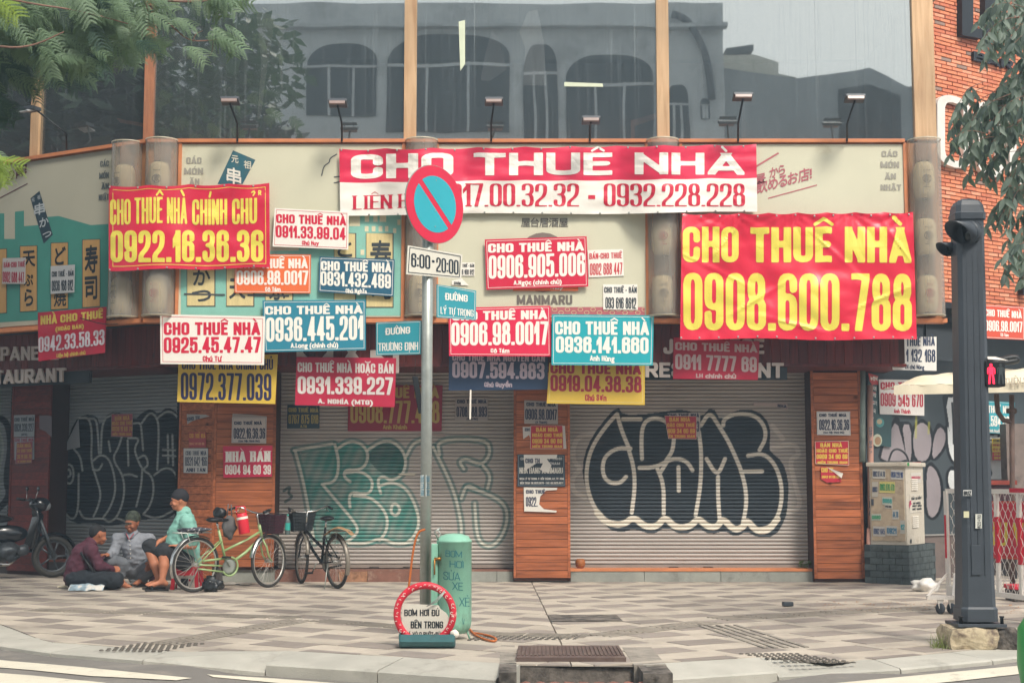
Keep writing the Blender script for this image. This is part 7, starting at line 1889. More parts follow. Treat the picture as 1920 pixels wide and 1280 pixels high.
for a, b, n_, nm in (((819, 533), (893, 545), 1, 'LÝ TỰ TRỌNG'), ((705, 604), (790, 600), 2, 'TRƯƠNG ĐỊNH')):
 if n_ == 1:
  nn = Vector((math.sin(R(38)), -math.cos(R(38)), 0)); cor = ((819, 533), (893, 545), (892, 600), (819, 595)); tx_ = [('ĐƯỜNG', 835, 562, 877, 566, 13, WH, .8), (nm, 826, 588, 888, 594, 13, WH, .75)]
 else:
  nn = Vector((-math.sin(R(18)), -math.cos(R(18)), 0)); cor = ((705, 604), (790, 601), (789, 664), (705, 666)); tx_ = [('ĐƯỜNG', 723, 628, 769, 625, 13, WH, .8), (nm, 709, 658, 784, 656, 15, WH, .75)]
 o = sign('street_name_plate', 'x', Plane(pb0 + (pt0 - pb0) * .6, nn), cor, '#2f96a4', tx_, off=.0, border=(WH, 2, .7), th=.006); attach(o, post, 'blue plate reading ĐƯỜNG ' + nm)
q = FY(pb0.y).P(797, 910)
for sx_, tx_ in ((-.022, '0909.113.388'), (.024, '0938.779.379')):
 st = MB()
 for k in range(6):
  z0_ = q.z + (k - 3) * .03
  st.add([(q.x + sx_ + math.sin(t) * .02, q.y - math.sqrt(max(0, .0492 ** 2 - (sx_ + math.sin(t) * .02) ** 2)), z) for z in (z0_, z0_ + .029) for t in (-.9, 0, .9)], [(0, 1, 4, 3), (1, 2, 5, 4)])
 so = st.build('sticker', mat('pole_sticker', '#c9cfca', rough=.5), None, ('left' if sx_ < 0 else 'right') + ' of the two upright phone number stickers on the steel signpost', 'sticker', 'phone number stickers on the signpost')
 for j, ch in enumerate(tx_):
  put_text([(ch, 797 + sx_ * 227 - 3, 894 + j * 3.1, 797 + sx_ * 227 + 3, 894 + j * 3.1, 2.4, '#2a6f88')], FY(pb0.y - .0497), .003, so)
# ================================================================== AIR TANK, TYRE RING, TROUGH
tk = G(851, 1197); TR = .145
tank = thing('air_tank', 'upright mint green compressed air tank with hand painted words beside the signpost', 'air tank', (tk.x, tk.y, 0))
M_MINT = mat('mint_enamel', '#80b59e', rough=.5, var=.14, vscale=4, spec=.5, dirt='#5f6656', dscale=6, dlo=.53, dhi=.76, stretch=(1, 1, .5), bump=.1, bscale=20)
zt = FY(tk.y).P(851, 1000).z
body = MB().lathe([(.03, .035), (.1, .05), (.135, .09), (TR, .14), (TR, zt - .07), (TR + .003, zt - .068), (TR + .003, zt - .055), (TR - .004, zt - .052), (.12, zt - .02), (.07, zt - .002), (.001, zt + .004)], (tk.x, tk.y, 0), 36).build('body', M_MINT, tank)
for a in (-.6, 1.4, 3.4): MB().tube([(tk.x + math.sin(a) * .11, tk.y - math.cos(a) * .11, .07), (tk.x + math.sin(a) * .135, tk.y - math.cos(a) * .135, 0)], .009, 6).build('foot', M_MINT, tank)
def on_cyl(P3): return [Vector((p.x, tk.y - math.sqrt(max(1e-5, (TR + .0022) ** 2 - (p.x - tk.x) ** 2)), p.z)) for p in P3]
for txt_, x0, x1, y, h in (('BƠM', 835, 866, 1043, 12), ('HƠI', 843, 869, 1063, 13), ('SỬA', 831, 863, 1086, 15), ('XE', 848, 868, 1105, 15), ('XẺ', 861, 880, 1136, 17), ('V', 866, 871, 1170, 12)):
 V, T = layout(txt_, (x1 - x0) / h, .42)
 P3 = on_cyl([FY(tk.y - TR).P(x0 + u * (x1 - x0), y + (u * 2) - v * h) for u, v in V]); fs = []
 for f in T:
  a, b, c = (P3[i] for i in f); fs.append(f if (b - a).cross(c - a).y < 0 else f[::-1])
 MB().add(P3, fs).build('lettering', ink('#2f6e74'), body)
q = FY(tk.y - .02).P(816, 1046)
MB().box((q.x - .03, tk.y - .08, q.z - .4), (q.x + .025, tk.y + .02, q.z + .12), bev=.008).build('regulator_box', M_MINT, tank)
v_ = MB(); v_.tube([q + Vector((0, -.07, 0)), q + Vector((.05, -.09, .0))], .012, 8); v_.tube([q + Vector((.0, -.08, .0)), q + Vector((0, -.08, -.13))], .007, 6); v_.build('valve', mat('brass', '#a8763a', rough=.4, metal=.7), tank)
tv = MB(); tv.tube([(tk.x - .13, tk.y - .05, zt - .05), (tk.x - .16, tk.y - .08, zt + .02), (tk.x - .11, tk.y - .06, zt + .05)], .008, 6); tv.tube([(tk.x - .1, tk.y, zt - .03), (tk.x - .14, tk.y, zt + .04)], .006, 6); tv.build('top_valve', M_STEEL, tank)
M_HOSE = mat('orange_hose', '#b8652f', rough=.5, var=.1)
def hose(pts, Y, lb, onground=False):
 P3 = [G(x, y, .012) if onground else FY(Y).P(x, y) for x, y in chaikin(pts, False, 3)]
 MB().tube(P3, .0095, 8).build('air_hose', M_HOSE, None, lb, 'hose')
hose([(797, 992), (782, 997), (773, 1040), (768, 1090), (764, 1112)], tk.y - .06, 'orange air hose arching down from the signpost to the tyre ring')
hose([(880, 1178), (892, 1192), (925, 1203), (933, 1197), (915, 1190), (890, 1186)], 0, 'orange hose end looping on the paving beside the tank', True)
rp = G(797, 1212); RYy = rp.y + .04
ring = thing('tyre_ring', 'bicycle tyre wrapped in red and white tape standing behind the teal trough', 'tyre', (rp.x, RYy, 0))
rc = FY(RYy).P(797, 1150)
mb = MB(); mb.tube(circ(rc, .222, 48), .029, 10, closed=True)
mb.build('wrapped_tyre', mat('red_wrap', '#c5283a', rough=.35, var=.25, vscale=8, bump=.5, bscale=14, dirt='#e0cfc4', dscale=11, dlo=.6, dhi=.66), ring)
rr = random.Random(8); mk_ = MB()
for k in range(34):
 a = R(-60) + k / 34 * R(300) ; c = rc + Vector((math.cos(a) * (.222 + rr.uniform(-.014, .014)), -.0295, math.sin(a) * (.222 + rr.uniform(-.014, .014)))); mk_.tube(circ(c, rr.uniform(.007, .012), 7, rr.random(), rr.uniform(2.5, 6)), .0025, 4)
mk_.build('white_print', ink('#e6d9cd'), ring, kind='stuff')
wt2 = MB()
for k in range(3): wt2.tube([FY(RYy - .03).P(*p_) for p_ in ((800, 1136), (815 + k * 2, 1126 + k), (834, 1106 + k * 2))], .003, 5)
wt2.build('tie_wire', M_STEEL, ring, kind='stuff')
sign('repair_board', 'round cornered cream board with black words for tyre pumping inside the tyre ring', FY(RYy - .0), ((754, 1132), (846, 1134), (843, 1192), (754, 1192)), '#cfcabd', (
 ('BƠM HƠI ĐỦ', 758, 1154, 824, 1154, 12, BK, .8), ('BÊN TRONG', 770, 1177, 831, 1177, 13, BK, .85), ('VÁ VỎ O RUỘT-SỬA', 760, 1191, 831, 1191, 7, BK, .8)), off=.0, th=.01, cat='board', group=None,
 poly=[(757, 1131), (822, 1134), (826, 1141), (836, 1148), (845, 1162), (838, 1184), (830, 1192), (754, 1192), (754, 1138)])
tg = thing('trough', 'teal trough cut from a plastic drum, on the paving in front of the signpost', 'trough', G(800, 1218))
a, b = G(748, 1216), G(851, 1218); zt_ = FY(a.y).P(800, 1189).z
V = []; Fc = []; prof = [(-.11, zt_), (-.125, zt_ * .5), (-.1, .02), (-.05, 0), (.06, 0), (.11, .03), (.125, zt_ * .6), (.12, zt_)]
xs_ = [a.x, a.x + .012, b.x - .012, b.x]
for i, x in enumerate(xs_):
 k = .93 if i in (0, 3) else 1
 for y, z in prof: V.append((x, a.y + .12 + y * k, zt_ / 2 + (z - zt_ / 2) * k if z < zt_ * .9 else zt_))
n = len(prof)
for i in range(3): Fc += [(i * n + j, i * n + j + 1, (i + 1) * n + j + 1, (i + 1) * n + j) for j in range(n - 1)]
Fc += [tuple(range(n)), tuple(range(3 * n, 4 * n))[::-1]]
o = MB().add(V, Fc).build('shell', mat('teal_plastic', '#376468', rough=.45, var=.18, vscale=5, dirt='#3f4f50', dscale=7), tg); sm = o.modifiers.new('s', 'SOLIDIFY'); sm.thickness = .008
MB().ico((b.x, a.y + .05, zt_ + .0), .035, 2, jit=.5).build('rag', M_WHITE, tg)
# ================================================================== CANOPY, BARRIER, BANNER
M_CANV = mat('canopy_canvas', '#d9cfb6', rough=.7, var=.06, vscale=3, dirt='#b3a488', dscale=3, dlo=.6, dhi=.8)
can = thing('stall_canopy', 'cream canvas roof of a street stall behind the signal post', 'canopy', FY(16).P(1800, 1000))
YC = 15.6
A = [(1679, 741), (1690, 722), (1720, 708), (1760, 701), (1820, 697), (1930, 690), (2050, 684)]
lowp = [(1675, 740), (1700, 742), (1820, 738), (1930, 731), (2050, 724)]
def top_c(u, v):
 x = 1683 + u * 367; ya = np.interp(x, [p[0] for p in A], [p[1] for p in A]); yb = 722 - (x - 1683) * .022
 p = FY(YC + .75 * math.sin(v * 1.57)).P(x, 0); z0_ = FY(YC).P(x, yb).z; z1_ = FY(YC + .7).P(x, min(ya, yb)).z
 e = min(1, max(0, (x - 1683) / 60)); return Vector((FY(YC).P(x, 0).x, YC + 1.0 * v, z0_ + (z1_ - z0_) * math.sin(v * math.pi * .6) * (.3 + .7 * math.sqrt(e)) * (1 if v < .95 else .9) + .008 * math.sin(x * .12)))
MB().grid(top_c, 40, 10).build('roof', M_CANV, can)
def val(u, v):
 x = 1676 + u * 374; p = FY(YC - .004 + .012 * math.sin(x * .11)).P(x, 722 - (x - 1683) * .022 + 18 * v); return p
MB().grid(val, 60, 3).build('valance', M_CANV, can)
put_text([('THIÊN S', 1884, 724, 1925, 721, 15, '#b5ab98', .7)], FY(YC - .02), .01, can)
MB().tube([top_c(0, v / 8) for v in range(9)], .01, 6).build('edge_cord', M_WHITE, can)
fp = mat('stall_frame', '#5d4a42', rough=.7, var=.25, vscale=6)
P_ = FY(YC + .3).P
for pts in ([(1868, 738), (1871, 772), (1882, 788), (1896, 790)], [(1897, 740), (1898, 900), (1899, 1108)], [(1888, 770), (1905, 770)]): MB().tube([P_(*p) for p in pts], .03, 8).build('frame_tube', fp, can)
MB().tube([FY(YC + .5).P(*p) for p in chaikin([(1788, 690), (1830, 682), (1880, 680), (1910, 676), (1905, 668), (1870, 676), (1850, 690), (1788, 694)], False, 2)], .035, 8).build('rubber_hose', M_BLACK, None, 'black rubber hose lying along the canopy roof', 'hose')
bar = thing('barrier', 'white and red steel barrier with diamond wire mesh on castors, beside the signal post', 'barrier', G(1775, 1140))
FB0 = FY(14.25).P(1775, 900); FB1 = FY(13.0).P(1925, 900); FD = Vector((FB1.x - FB0.x, FB1.y - FB0.y, 0)); FLn = FD.length; FD.normalize(); FN = Vector((FD.y, -FD.x, 0))
PFc = Plane(Vector((FB0.x, FB0.y, 0)), FN)
zb_, zt2, zr0, zr1 = .235, 1.2, .53, .96
M_BRED = mat('barrier_red', '#bb2238', rough=.5, var=.12); M_BWH = mat('barrier_white', '#d6d0c8', rough=.5, var=.06, dirt='#9a8f84', dscale=8, dlo=.62, dhi=.8)
def fpt(t, z, o=0): return Vector((FB0.x, FB0.y, 0)) + FD * t + FN * o + Vector((0, 0, z))
def ft_(px): q_ = PFc.P(px, 950); return (Vector((q_.x, q_.y, 0)) - Vector((FB0.x, FB0.y, 0))).dot(FD)
for px in (1772, 1801, 1866, 1908, 1980):
 t = ft_(px)
 for z0_, z1_, m, nm in ((zb_, zr0, M_BWH, 'post'), (zr0, zr1, M_BRED, 'red_band'), (zr1, zt2, M_BWH, 'post')):
  MB().bar(fpt(t + .02, z0_ + .001), fpt(t + .02, z1_ - .001), .035, .035, up=FN).build(nm, m, bar)
for z_ in (zb_, zt2): MB().bar(fpt(0, z_), fpt(2.2, z_), .045, .045).build('rail', M_BWH, bar)
MB().bar(fpt(ft_(1898), zt2 + .012), fpt(2.2, zt2 + .012), .055, .04).build('rail', M_BRED, bar)
MB().bar(fpt(.04, zb_ + .03, .03), fpt(.04, zt2, .03), .02, .02, up=FN).build('post', M_BWH, bar)
wm = MB(); pit = .085; t0 = -1.2
while t0 < 2.3:
 for s_ in (1, -1):
  pts = []; 
  for k in range(25):
   t = t0 + k / 24 * (zt2 - zb_) * .62 * s_ + (0 if s_ > 0 else .6); z_ = zb_ + k / 24 * (zt2 - zb_)
   if .05 < t < 2.1: pts.append(fpt(t, z_, .012 if (k % 2) == (s_ > 0) else .004))
  if len(pts) > 2: wm.tube(pts, .0028, 4, caps=False)
 t0 += pit
wm.build('wire_mesh', M_BWH, bar, kind='stuff')
g0 = G(1772, 1140); ft2 = MB()
c0 = fpt(.03, 0); 
fo = MB().obox(c0 + Vector((-.1, -.12, .155)), (.36, -.05, 0), (.05, .22, 0), (0, 0, .03)).build('foot_plate', M_BWH, bar)
for s_ in (-.2, .05): MB().bar(c0 + Vector((s_ - .1, -.2, .17)), c0 + Vector((.02 + s_ * .3, .0, .38)), .018, .018).build('brace', M_BWH, bar)
MB().bar(c0 + Vector((0, 0, .15)), c0 + Vector((0, 0, .26)), .12, .05, up=FN).build('post', M_BWH, bar)
for x in (-.18, -.07):
 cc_ = c0 + Vector((x, -.2, .055)); w_ = MB().lathe([(.02, -.014), (.05, -.014), (.055, -.008), (.055, .008), (.05, .014), (.02, .014)], cc_, 18, axis=(.85, .5, 0)).build('castor', M_GREY, bar)
 MB().prism([cc_ + Vector((-.03, -.012, .085)), cc_ + Vector((.035, -.012, .085)), cc_ + Vector((.012, -.012, -.0)), cc_ + Vector((-.012, -.012, 0))], (0, .024, 0)).build('fork', M_BWH, w_)
for x in (.1, .16, .22): MB().tube([c0 + Vector((x, -.1, .2)), c0 + Vector((x + .05, -.2, .0))], .006, 5).build('leg', M_BWH, bar)
PBn = Plane(fpt(0, 0, -.12), FN)
bn = sign('banner', 'red banner with yellow words KHU V behind the wire mesh of the barrier', PBn, ((1815, 938), (1990, 940), (1990, 1052), (1815, 1044)), '#c3203c', (('KHU', 1828, 1020, 1889, 1023, 44, '#d9cb4a', .8), ('VỰC', 1899, 1023, 1960, 1025, 44, '#d9cb4a', .8)), off=.0, border=('#c99a3c', 2, .5), group=None)
kb_ = thing('concrete_block', 'grey concrete block with a red painted top at the right edge', 'block', G(1912, 1130))
a = G(1902, 1128); kbm = MB().box((a.x, a.y, 0), (a.x + .4, a.y + .3, .13), bev=.02).build('block', M_CONC, kb_); MB().box((a.x - .01, a.y - .01, .131), (a.x + .41, a.y + .31, .175), bev=.01).build('red_top', M_BRED, kb_)
gb = thing('green_shape', 'unidentified glossy green rounded shape cut off by the right edge of the picture', 'bin', (3.2, 8.0, RZ))  # unidentified green shape, modelled as a plain rounded shell
MB().lathe([(.02, 0), (.2, .0), (.27, .15), (.31, .4), (.3, .6), (.22, .72), (.01, .76)], (FY(8).P(1911, 1200).x + .31, 8.0, RZ), 32).build('shell', mat('green_plastic', '#2f9e4c', rough=.35, var=.1), gb)
# ================================================================== BICYCLES
M_TYRE = mat('tyre_rubber', '#34322f', rough=.75, var=.15); M_RIM = mat('rim_alloy', '#b9b6b0', rough=.35, metal=.6, var=.08)
def bicycle(label, loc, yaw, steer, mf, name_basket, mg, lean=.06, rimm=None):
 b = thing('bicycle', label, 'bicycle'); WR = .325; WB = 1.06
 hx, hz = .93, .62                                            # bottom of the head tube
 ca, sa = math.cos(steer), math.sin(steer)
 def st(p):                                                    # steered part: turned about the (nearly upright) fork axis
  x, y, z = p; ax = hx + (z - hz) * -.32 * 1.0; d = x - ax; return Vector((ax + d * ca - y * sa, d * sa + y * ca, z))
 I = lambda p: Vector(p)
 def wheel(cx_, f, nm):
  w = thing(nm, None, None) ; w.parent = b
  for k in ('label', 'category'): 
   if k in w: del w[k]
  T = lambda pts: [f(p) for p in pts]
  cpts = lambda r, y=0, n=40: [(cx_ + math.cos(2 * math.pi * i / n) * r, y, WR + math.sin(2 * math.pi * i / n) * r) for i in range(n)]
  MB().tube(T(cpts(WR - .019)), .019, 8, closed=True).build('tyre', M_TYRE, w)
  MB().tube(T(cpts(WR - .043)), .011, 6, closed=True).build('rim', rimm or M_RIM, w)
  sp_ = MB()
  for i in range(28):
   a = 2 * math.pi * i / 28; y = .03 * (1 if i % 2 else -1); o_ = (.35 if (i // 2) % 2 else -.35)
   sp_.tube(T([(cx_ + math.cos(a + o_ * 2.2) * .022, y, WR + math.sin(a + o_ * 2.2) * .022), (cx_ + math.cos(a) * (WR - .045), 0, WR + math.sin(a) * (WR - .045))]), .0016, 3, caps=False)
  sp_.build('spokes', M_RIM, w, kind='stuff')
  MB().tube(T([(cx_, -.05, WR), (cx_, .05, WR)]), .022, 10).build('hub', M_RIM, w); return w
 wheel(0, I, 'rear_wheel'); wheel(WB, st, 'front_wheel')
 def guard(cx_, f, a0, a1):
  mbg = MB(); n = 26; V = []
  for i in range(n + 1):
   a = R(a0 + (a1 - a0) * i / n)
   for y, rr_ in ((-.028, -.006), (-.014, .008), (.014, .008), (.028, -.006)): V.append(f((cx_ + math.cos(a) * (WR + .014 + rr_), y, WR + math.sin(a) * (WR + .014 + rr_))))
  mbg.add(V, [(i * 4 + j, i * 4 + j + 1, i * 4 + j + 5, i * 4 + j + 4) for i in range(n) for j in range(3)], 0, True); mbg.build('mudguard', mg, b)
 guard(0, I, 60, 205); guard(WB, st, 20, 170)
 bb_ = (.44, 0, .29); sx_ = (.3, 0, .72); 
 def tb(nm, pts, r, m=mf, f=I): MB().tube([f(p) for p in pts], r, 10).build(nm, m, b)
 tb('seat_tube', [bb_, sx_], .016); tb('down_tube', [bb_, (.7, 0, .44), (hx, 0, hz)], .018)
 for y in (-.012, .012): tb('top_tube', [(.385, y, .47), (.72, y, .6), (hx - .02, y, hz + .07)], .01)
 for y in (-.05, .05): tb('chain_stay', [(bb_[0], y * .6, bb_[2]), (0, y, WR)], .009); tb('seat_stay', [(.345, y * .4, .6), (0, y, WR)], .008)
 tb('head_tube', [(hx + .005, 0, hz - .01), (hx - .045, 0, hz + .15)], .02)
 tb('seat_post', [sx_, (.27, 0, .82)], .012, M_CHROME)
 for y in (-.045, .045): tb('fork_blade', [(hx, y * .3, hz - .02), (hx + .04, y, .5), (hx + .07, y, .4), (WB, y, WR)], .011, mf, st)
 tb('stem', [(hx - .045, 0, hz + .14), (hx - .08, 0, hz + .27), (hx - .05, 0, hz + .29)], .011, M_CHROME, st)
 tb('handlebar', [(hx - .25, -.27, hz + .33), (hx - .12, -.25, hz + .36), (hx - .03, -.12, hz + .3), (hx - .05, 0, hz + .29), (hx - .03, .12, hz + .3), (hx - .12, .25, hz + .36), (hx - .25, .27, hz + .33)], .01, M_CHROME, st)
 for y in (-.27, .27): tb('grip', [(hx - .28, y, hz + .325), (hx - .17, y * .96, hz + .35)], .016, M_BLACK, st)
 for y in (-.24, .24): tb('brake_lever', [(hx - .11, y, hz + .345), (hx - .14, y * .98, hz + .31), (hx - .22, y, hz + .3)], .005, M_CHROME, st)
 sd = MB(); sd.ico((.235, 0, .845), 1, 3, sc=(.11, .085, .032)); sd.ico((.34, 0, .84), 1, 3, sc=(.1, .03, .024)); sd.build('saddle', M_BLACK, b)
 cr = MB(); cr.lathe([(.06, -.002), (.095, -.002), (.095, .002), (.06, .002)], (bb_[0], -.055, bb_[2]), 28, axis=(0, 1, 0)); cr.build('chainring', M_STEEL, b)
 cg_ = MB(); cpt = [(bb_[0] + math.cos(a) * .11, -.066, bb_[2] + math.sin(a) * .11) for a in [R(-150 + i * 12) for i in range(24)]]; cg_.tube(cpt, .012, 6); cg_.tube([(bb_[0] - .05, -.066, bb_[2] + .1), (.06, -.066, WR + .045)], .014, 6); cg_.tube([(bb_[0] - .09, -.066, bb_[2] - .06), (.0, -.066, WR - .045)], .012, 6); cg_.build('chain_guard', mf, b)
 for s_ in (-1, 1):
  tb('crank', [(bb_[0], s_ * .07, bb_[2]), (bb_[0] + s_ * .1, s_ * .085, bb_[2] - s_ * .12)], .008, M_STEEL)
  MB().box((bb_[0] + s_ * .1 - .04, s_ * .13 - .04, bb_[2] - s_ * .12 - .01), (bb_[0] + s_ * .1 + .04, s_ * .13 + .04, bb_[2] - s_ * .12 + .01)).build('pedal', M_BLACK, b)
 rk_ = MB()
 for y in (-.06, 0, .06): rk_.tube([(.16, y, .7), (-.3, y, .7)], .005, 5)
 for y in (-.065, .065): rk_.tube([(-.18, y, .7), (0, y, WR)], .004, 5)
 rk_.build('rack', M_STEEL, b)
 MB().tube([(.1, .07, WR - .02), (.02, .16, .0)], .007, 6).build('kickstand', M_STEEL, b)
 bk = MB(); x0_, x1_, z0_, z1_ = hx + .07, hx + .3, hz + .04, hz + .28
 for i in range(9):
  t = i / 8
  for s_ in (-1, 1): bk.tube([st((x0_ + .03 + (x1_ - x0_ - .06) * t, s_ * .12, z0_)), st((x0_ + (x1_ - x0_) * t, s_ * .16, z1_))], .0022, 3, caps=False)
  for xx, xo in ((x0_, .03), (x1_, -.03)): bk.tube([st((xx + xo, -.12 + .24 * t, z0_)), st((xx, -.16 + .32 * t, z1_))], .0022, 3, caps=False)
 for k in range(7):
  t = k / 6; e = .03 * (1 - t); y_ = .12 + .04 * t; z_ = z0_ + (z1_ - z0_) * t
  bk.tube([st(p) for p in ((x0_ + e, -y_, z_), (x1_ - e, -y_, z_), (x1_ - e, y_, z_), (x0_ + e, y_, z_))], .0045 if k == 6 else .0022, 4, closed=True)
 bk.build('basket', M_BLACK, b, kind='stuff')
 q_ = MB(); q_.add([st(p) for p in ((x0_ + .032, -.118, z0_ + .01), (x1_ - .032, -.118, z0_ + .01), (x1_ - .032, .118, z0_ + .01), (x0_ + .032, .118, z0_ + .01), (x0_ + .006, -.15, z1_ - .01), (x1_ - .006, -.15, z1_ - .01), (x1_ - .006, .15, z1_ - .01), (x0_ + .006, .15, z1_ - .01))], [(0, 1, 2, 3), (0, 1, 5, 4), (1, 2, 6, 5), (2, 3, 7, 6), (3, 0, 4, 7)]); q_.build('basket_liner', name_basket, b)
 b.location = loc; b.rotation_euler = (lean, 0, yaw); return b, st
M_LINER = mat('maroon_liner', '#4a2230', rough=.6, var=.3, vscale=9); M_LINER2 = mat('dark_liner', '#2b3033', rough=.6, var=.3, vscale=9)
M_SAGE = mat('sage_frame', '#8fa871', rough=.35, spec=.6, var=.05)
M_GUARD2 = mat('worn_guard', '#7d766c', rough=.45, metal=.4, var=.25, vscale=12)
b1, st1 = bicycle('pale green ladies bicycle with red jug on its handlebar, near the seated men', G(364, 1110), R(46), R(14), M_SAGE, M_LINER, M_CHROME, lean=.05)
b2, st2 = bicycle('black ladies bicycle with a water bottle in front of the basket, by the middle shutter', G(632, 1103), R(180 - 58), R(-10), M_BLACK, M_LINER2, M_GUARD2, lean=-.04, rimm=mat('dull_rim', '#77726b', rough=.45, metal=.5))
bpy.context.view_layer.update()
def on(b, p): return b.matrix_world @ Vector(p)
jp = on(b1, st1((.78, .1, .82)))
jug = thing('drink_jug', 'red cylindrical drink jug with white band hanging from the green bicycle handlebar', 'jug', (jp.x, jp.y - .1, jp.z - .2))
ax = Vector((.18, 0, -1)).normalized() * -1; jc = FY(jp.y - .12).P(459, 1000)
MB().lathe([(.062, 0), (.068, .01), (.068, .2), (.062, .235), (.05, .25)], jc, 24, axis=ax).build('body', mat('jug_red', '#d22638', rough=.4), jug); MB().lathe([(.069, .175), (.069, .205)], jc, 24, axis=ax, cap=False).build('white_band', M_WHITE, jug)
MB().tube([jc + ax * .23 + Vector((-.06, 0, 0)), jc + ax * .33 + Vector((-.055, 0, 0)), jc + ax * .335 + Vector((.05, 0, 0)), jc + ax * .23 + Vector((.06, 0, 0))], .009, 6).build('handle', _mats['jug_red'], jug)
def blob(name, c, r, sc, m, lb, cat, jit=.5, group=None, base=None): return MB().ico(c, r, 3, sc=sc, jit=jit).build(name, m, None, lb, cat, group)
tb_ = FY(jp.y - .05).P(430, 985); M_TOTE = mat('grey_tote', '#5c5a5a', rough=.85, var=.2, vscale=9)
tt = thing('tote_bag', 'grey cloth tote bag hanging from the green bicycle handlebar', 'bag', tb_); MB().ico(tb_ - Vector((0, 0, .02)), .12, 3, sc=(.72, .4, 1.1), jit=.5).build('bag', M_TOTE, tt)
for dx in (-.03, .03): MB().tube([tb_ + Vector((dx, 0, .09)), tb_ + Vector((dx * .6, 0, .26))], .008, 6).build('strap', M_TOTE, tt)
blob('cloth_bag', FY(jp.y + .05).P(412, 962), .085, (1, .7, .9), M_BLACK, 'small black pouch hanging from the far grip of the green bicycle', 'bag', .3)
blob('saddle_cloth', on(b1, (-.05, 0, .725)), .13, (1.2, .6, .3), mat('patterned_cloth', '#3b3d46', rough=.8, var=.6, vscale=30, dirt='#b9b4b2', dscale=26, dlo=.56, dhi=.6), 'rumpled dark patterned cloth on the rack of the green bicycle', 'cloth', .8)
wc = FY(on(b2, st2((1.3, 0, .8))).y - .3).P(539, 1002)
wb_ = thing('water_bottle', 'clear plastic bottle with teal label hanging before the black bicycle basket', 'bottle', wc)
MB().lathe([(.03, 0), (.034, .01), (.034, .17), (.025, .2), (.011, .225), (.011, .24)], wc, 16).build('bottle', mat('clear_plastic', '#5c6a6a', rough=.1, spec=.7), wb_); MB().lathe([(.035, .06), (.035, .15)], wc, 16, cap=False).build('label_band', mat('teal_label', '#3fb5a8', rough=.4), wb_); MB().lathe([(.013, .24), (.013, .26)], wc, 10).build('cap', _mats['teal_label'], wb_)
cb = on(b2, (-.1, 0, .74)); MB().grid(lambda u, v: cb + Vector(((u - .5) * .34, (v - .5) * .4, .02 * noise.noise(Vector((u * 4, v * 4, 1))) - .09 * (2 * u - 1) ** 2)), 10, 8).build('torn_cardboard', mat('cardboard', '#9a7a58', rough=.85, var=.25, vscale=9), None, 'frayed brown cardboard laid on the rack of the black bicycle', 'cardboard')
# ================================================================== MOTORBIKE AT THE LEFT EDGE
mo = thing('motorbike', 'black motorbike parked at the left edge, front wheel towards the shutters', 'motorbike')
M_MBK = mat('black_gloss', '#10151b', rough=.25, spec=.6, coat=.4); M_MGR = mat('engine_alloy', '#4d5257', rough=.45, metal=.5, var=.3, vscale=20)
for cx_, nm in ((0, 'rear_wheel'), (1.22, 'front_wheel')):
 w = bpy.data.objects.new(nm, None); COL.objects.link(w); w.parent = mo
 MB().tube([(cx_ + math.cos(a) * .245, 0, .285 + math.sin(a) * .245) for a in [i * math.pi / 18 for i in range(36)]], .042, 10, closed=True).build('tyre', M_TYRE, w)
 MB().tube([(cx_ + math.cos(a) * .205, 0, .285 + math.sin(a) * .205) for a in [i * math.pi / 18 for i in range(36)]], .018, 8, closed=True).build('rim', M_MGR, w)
 s_ = MB()
 for k in range(5): a = k * 1.2566; s_.tube([(cx_, 0, .285), (cx_ + math.cos(a) * .2, 0, .285 + math.sin(a) * .2)], .014, 5)
 s_.lathe([(.05, -.05), (.05, .05)], (cx_, 0, .285), 14, axis=(0, 1, 0)); s_.build('hub', M_MGR, w)
fm_ = MB(); V = []
for i in range(15):
 a = R(15 + i * 11)
 for y, d_ in ((-.055, -.02), (-.03, .012), (.03, .012), (.055, -.02)): V.append((1.22 + math.cos(a) * (.315 + d_), y, .285 + math.sin(a) * (.315 + d_)))
fm_.add(V, [(i * 4 + j, i * 4 + j + 1, i * 4 + j + 5, i * 4 + j + 4) for i in range(14) for j in range(3)], 0, True); fm_.build('front_fender', M_MBK, mo)
for y in (-.075, .075): MB().tube([(1.22, y, .285), (1.02, y, .78)], .022, 8).build('fork', M_MGR, mo)
hull = MB(); hull.add([(.98, -.17, .82), (.98, .17, .82), (.88, -.2, .4), (.88, .2, .4), (1.08, 0, .84), (1.02, 0, .42), (.95, -.1, .98), (.95, .1, .98)], [(0, 2, 5, 4), (4, 5, 3, 1), (0, 4, 6), (4, 1, 7), (4, 7, 6)], 0, True); hull.build('leg_shield', M_MBK, mo).modifiers.new('s', 'SOLIDIFY').thickness = .02
MB().ico((1.02, 0, .99), 1, 3, sc=(.14, .13, .1)).build('headlight_cowl', M_MBK, mo); MB().ico((1.1, 0, .97), 1, 3, sc=(.07, .1, .07)).build('headlight', mat('headlamp', '#8d9499', rough=.1, spec=.8), mo)
MB().tube([(.82, -.33, 1.06), (.93, -.2, 1.04), (.97, 0, 1.03), (.93, .2, 1.04), (.82, .33, 1.06)], .014, 8).build('handlebar', M_MBK, mo)
for s_ in (-1, 1):
 MB().tube([(.8, s_ * .36, 1.065), (.88, s_ * .26, 1.05)], .02, 8).build('grip', M_BLACK, mo); MB().tube([(.9, s_ * .24, 1.05), (.92, s_ * .3, 1.17)], .006, 6).build('mirror_stem', M_CHROME, mo); MB().ico((.92, s_ * .31, 1.2), 1, 2, sc=(.02, .06, .035)).build('mirror', M_MBK, mo)
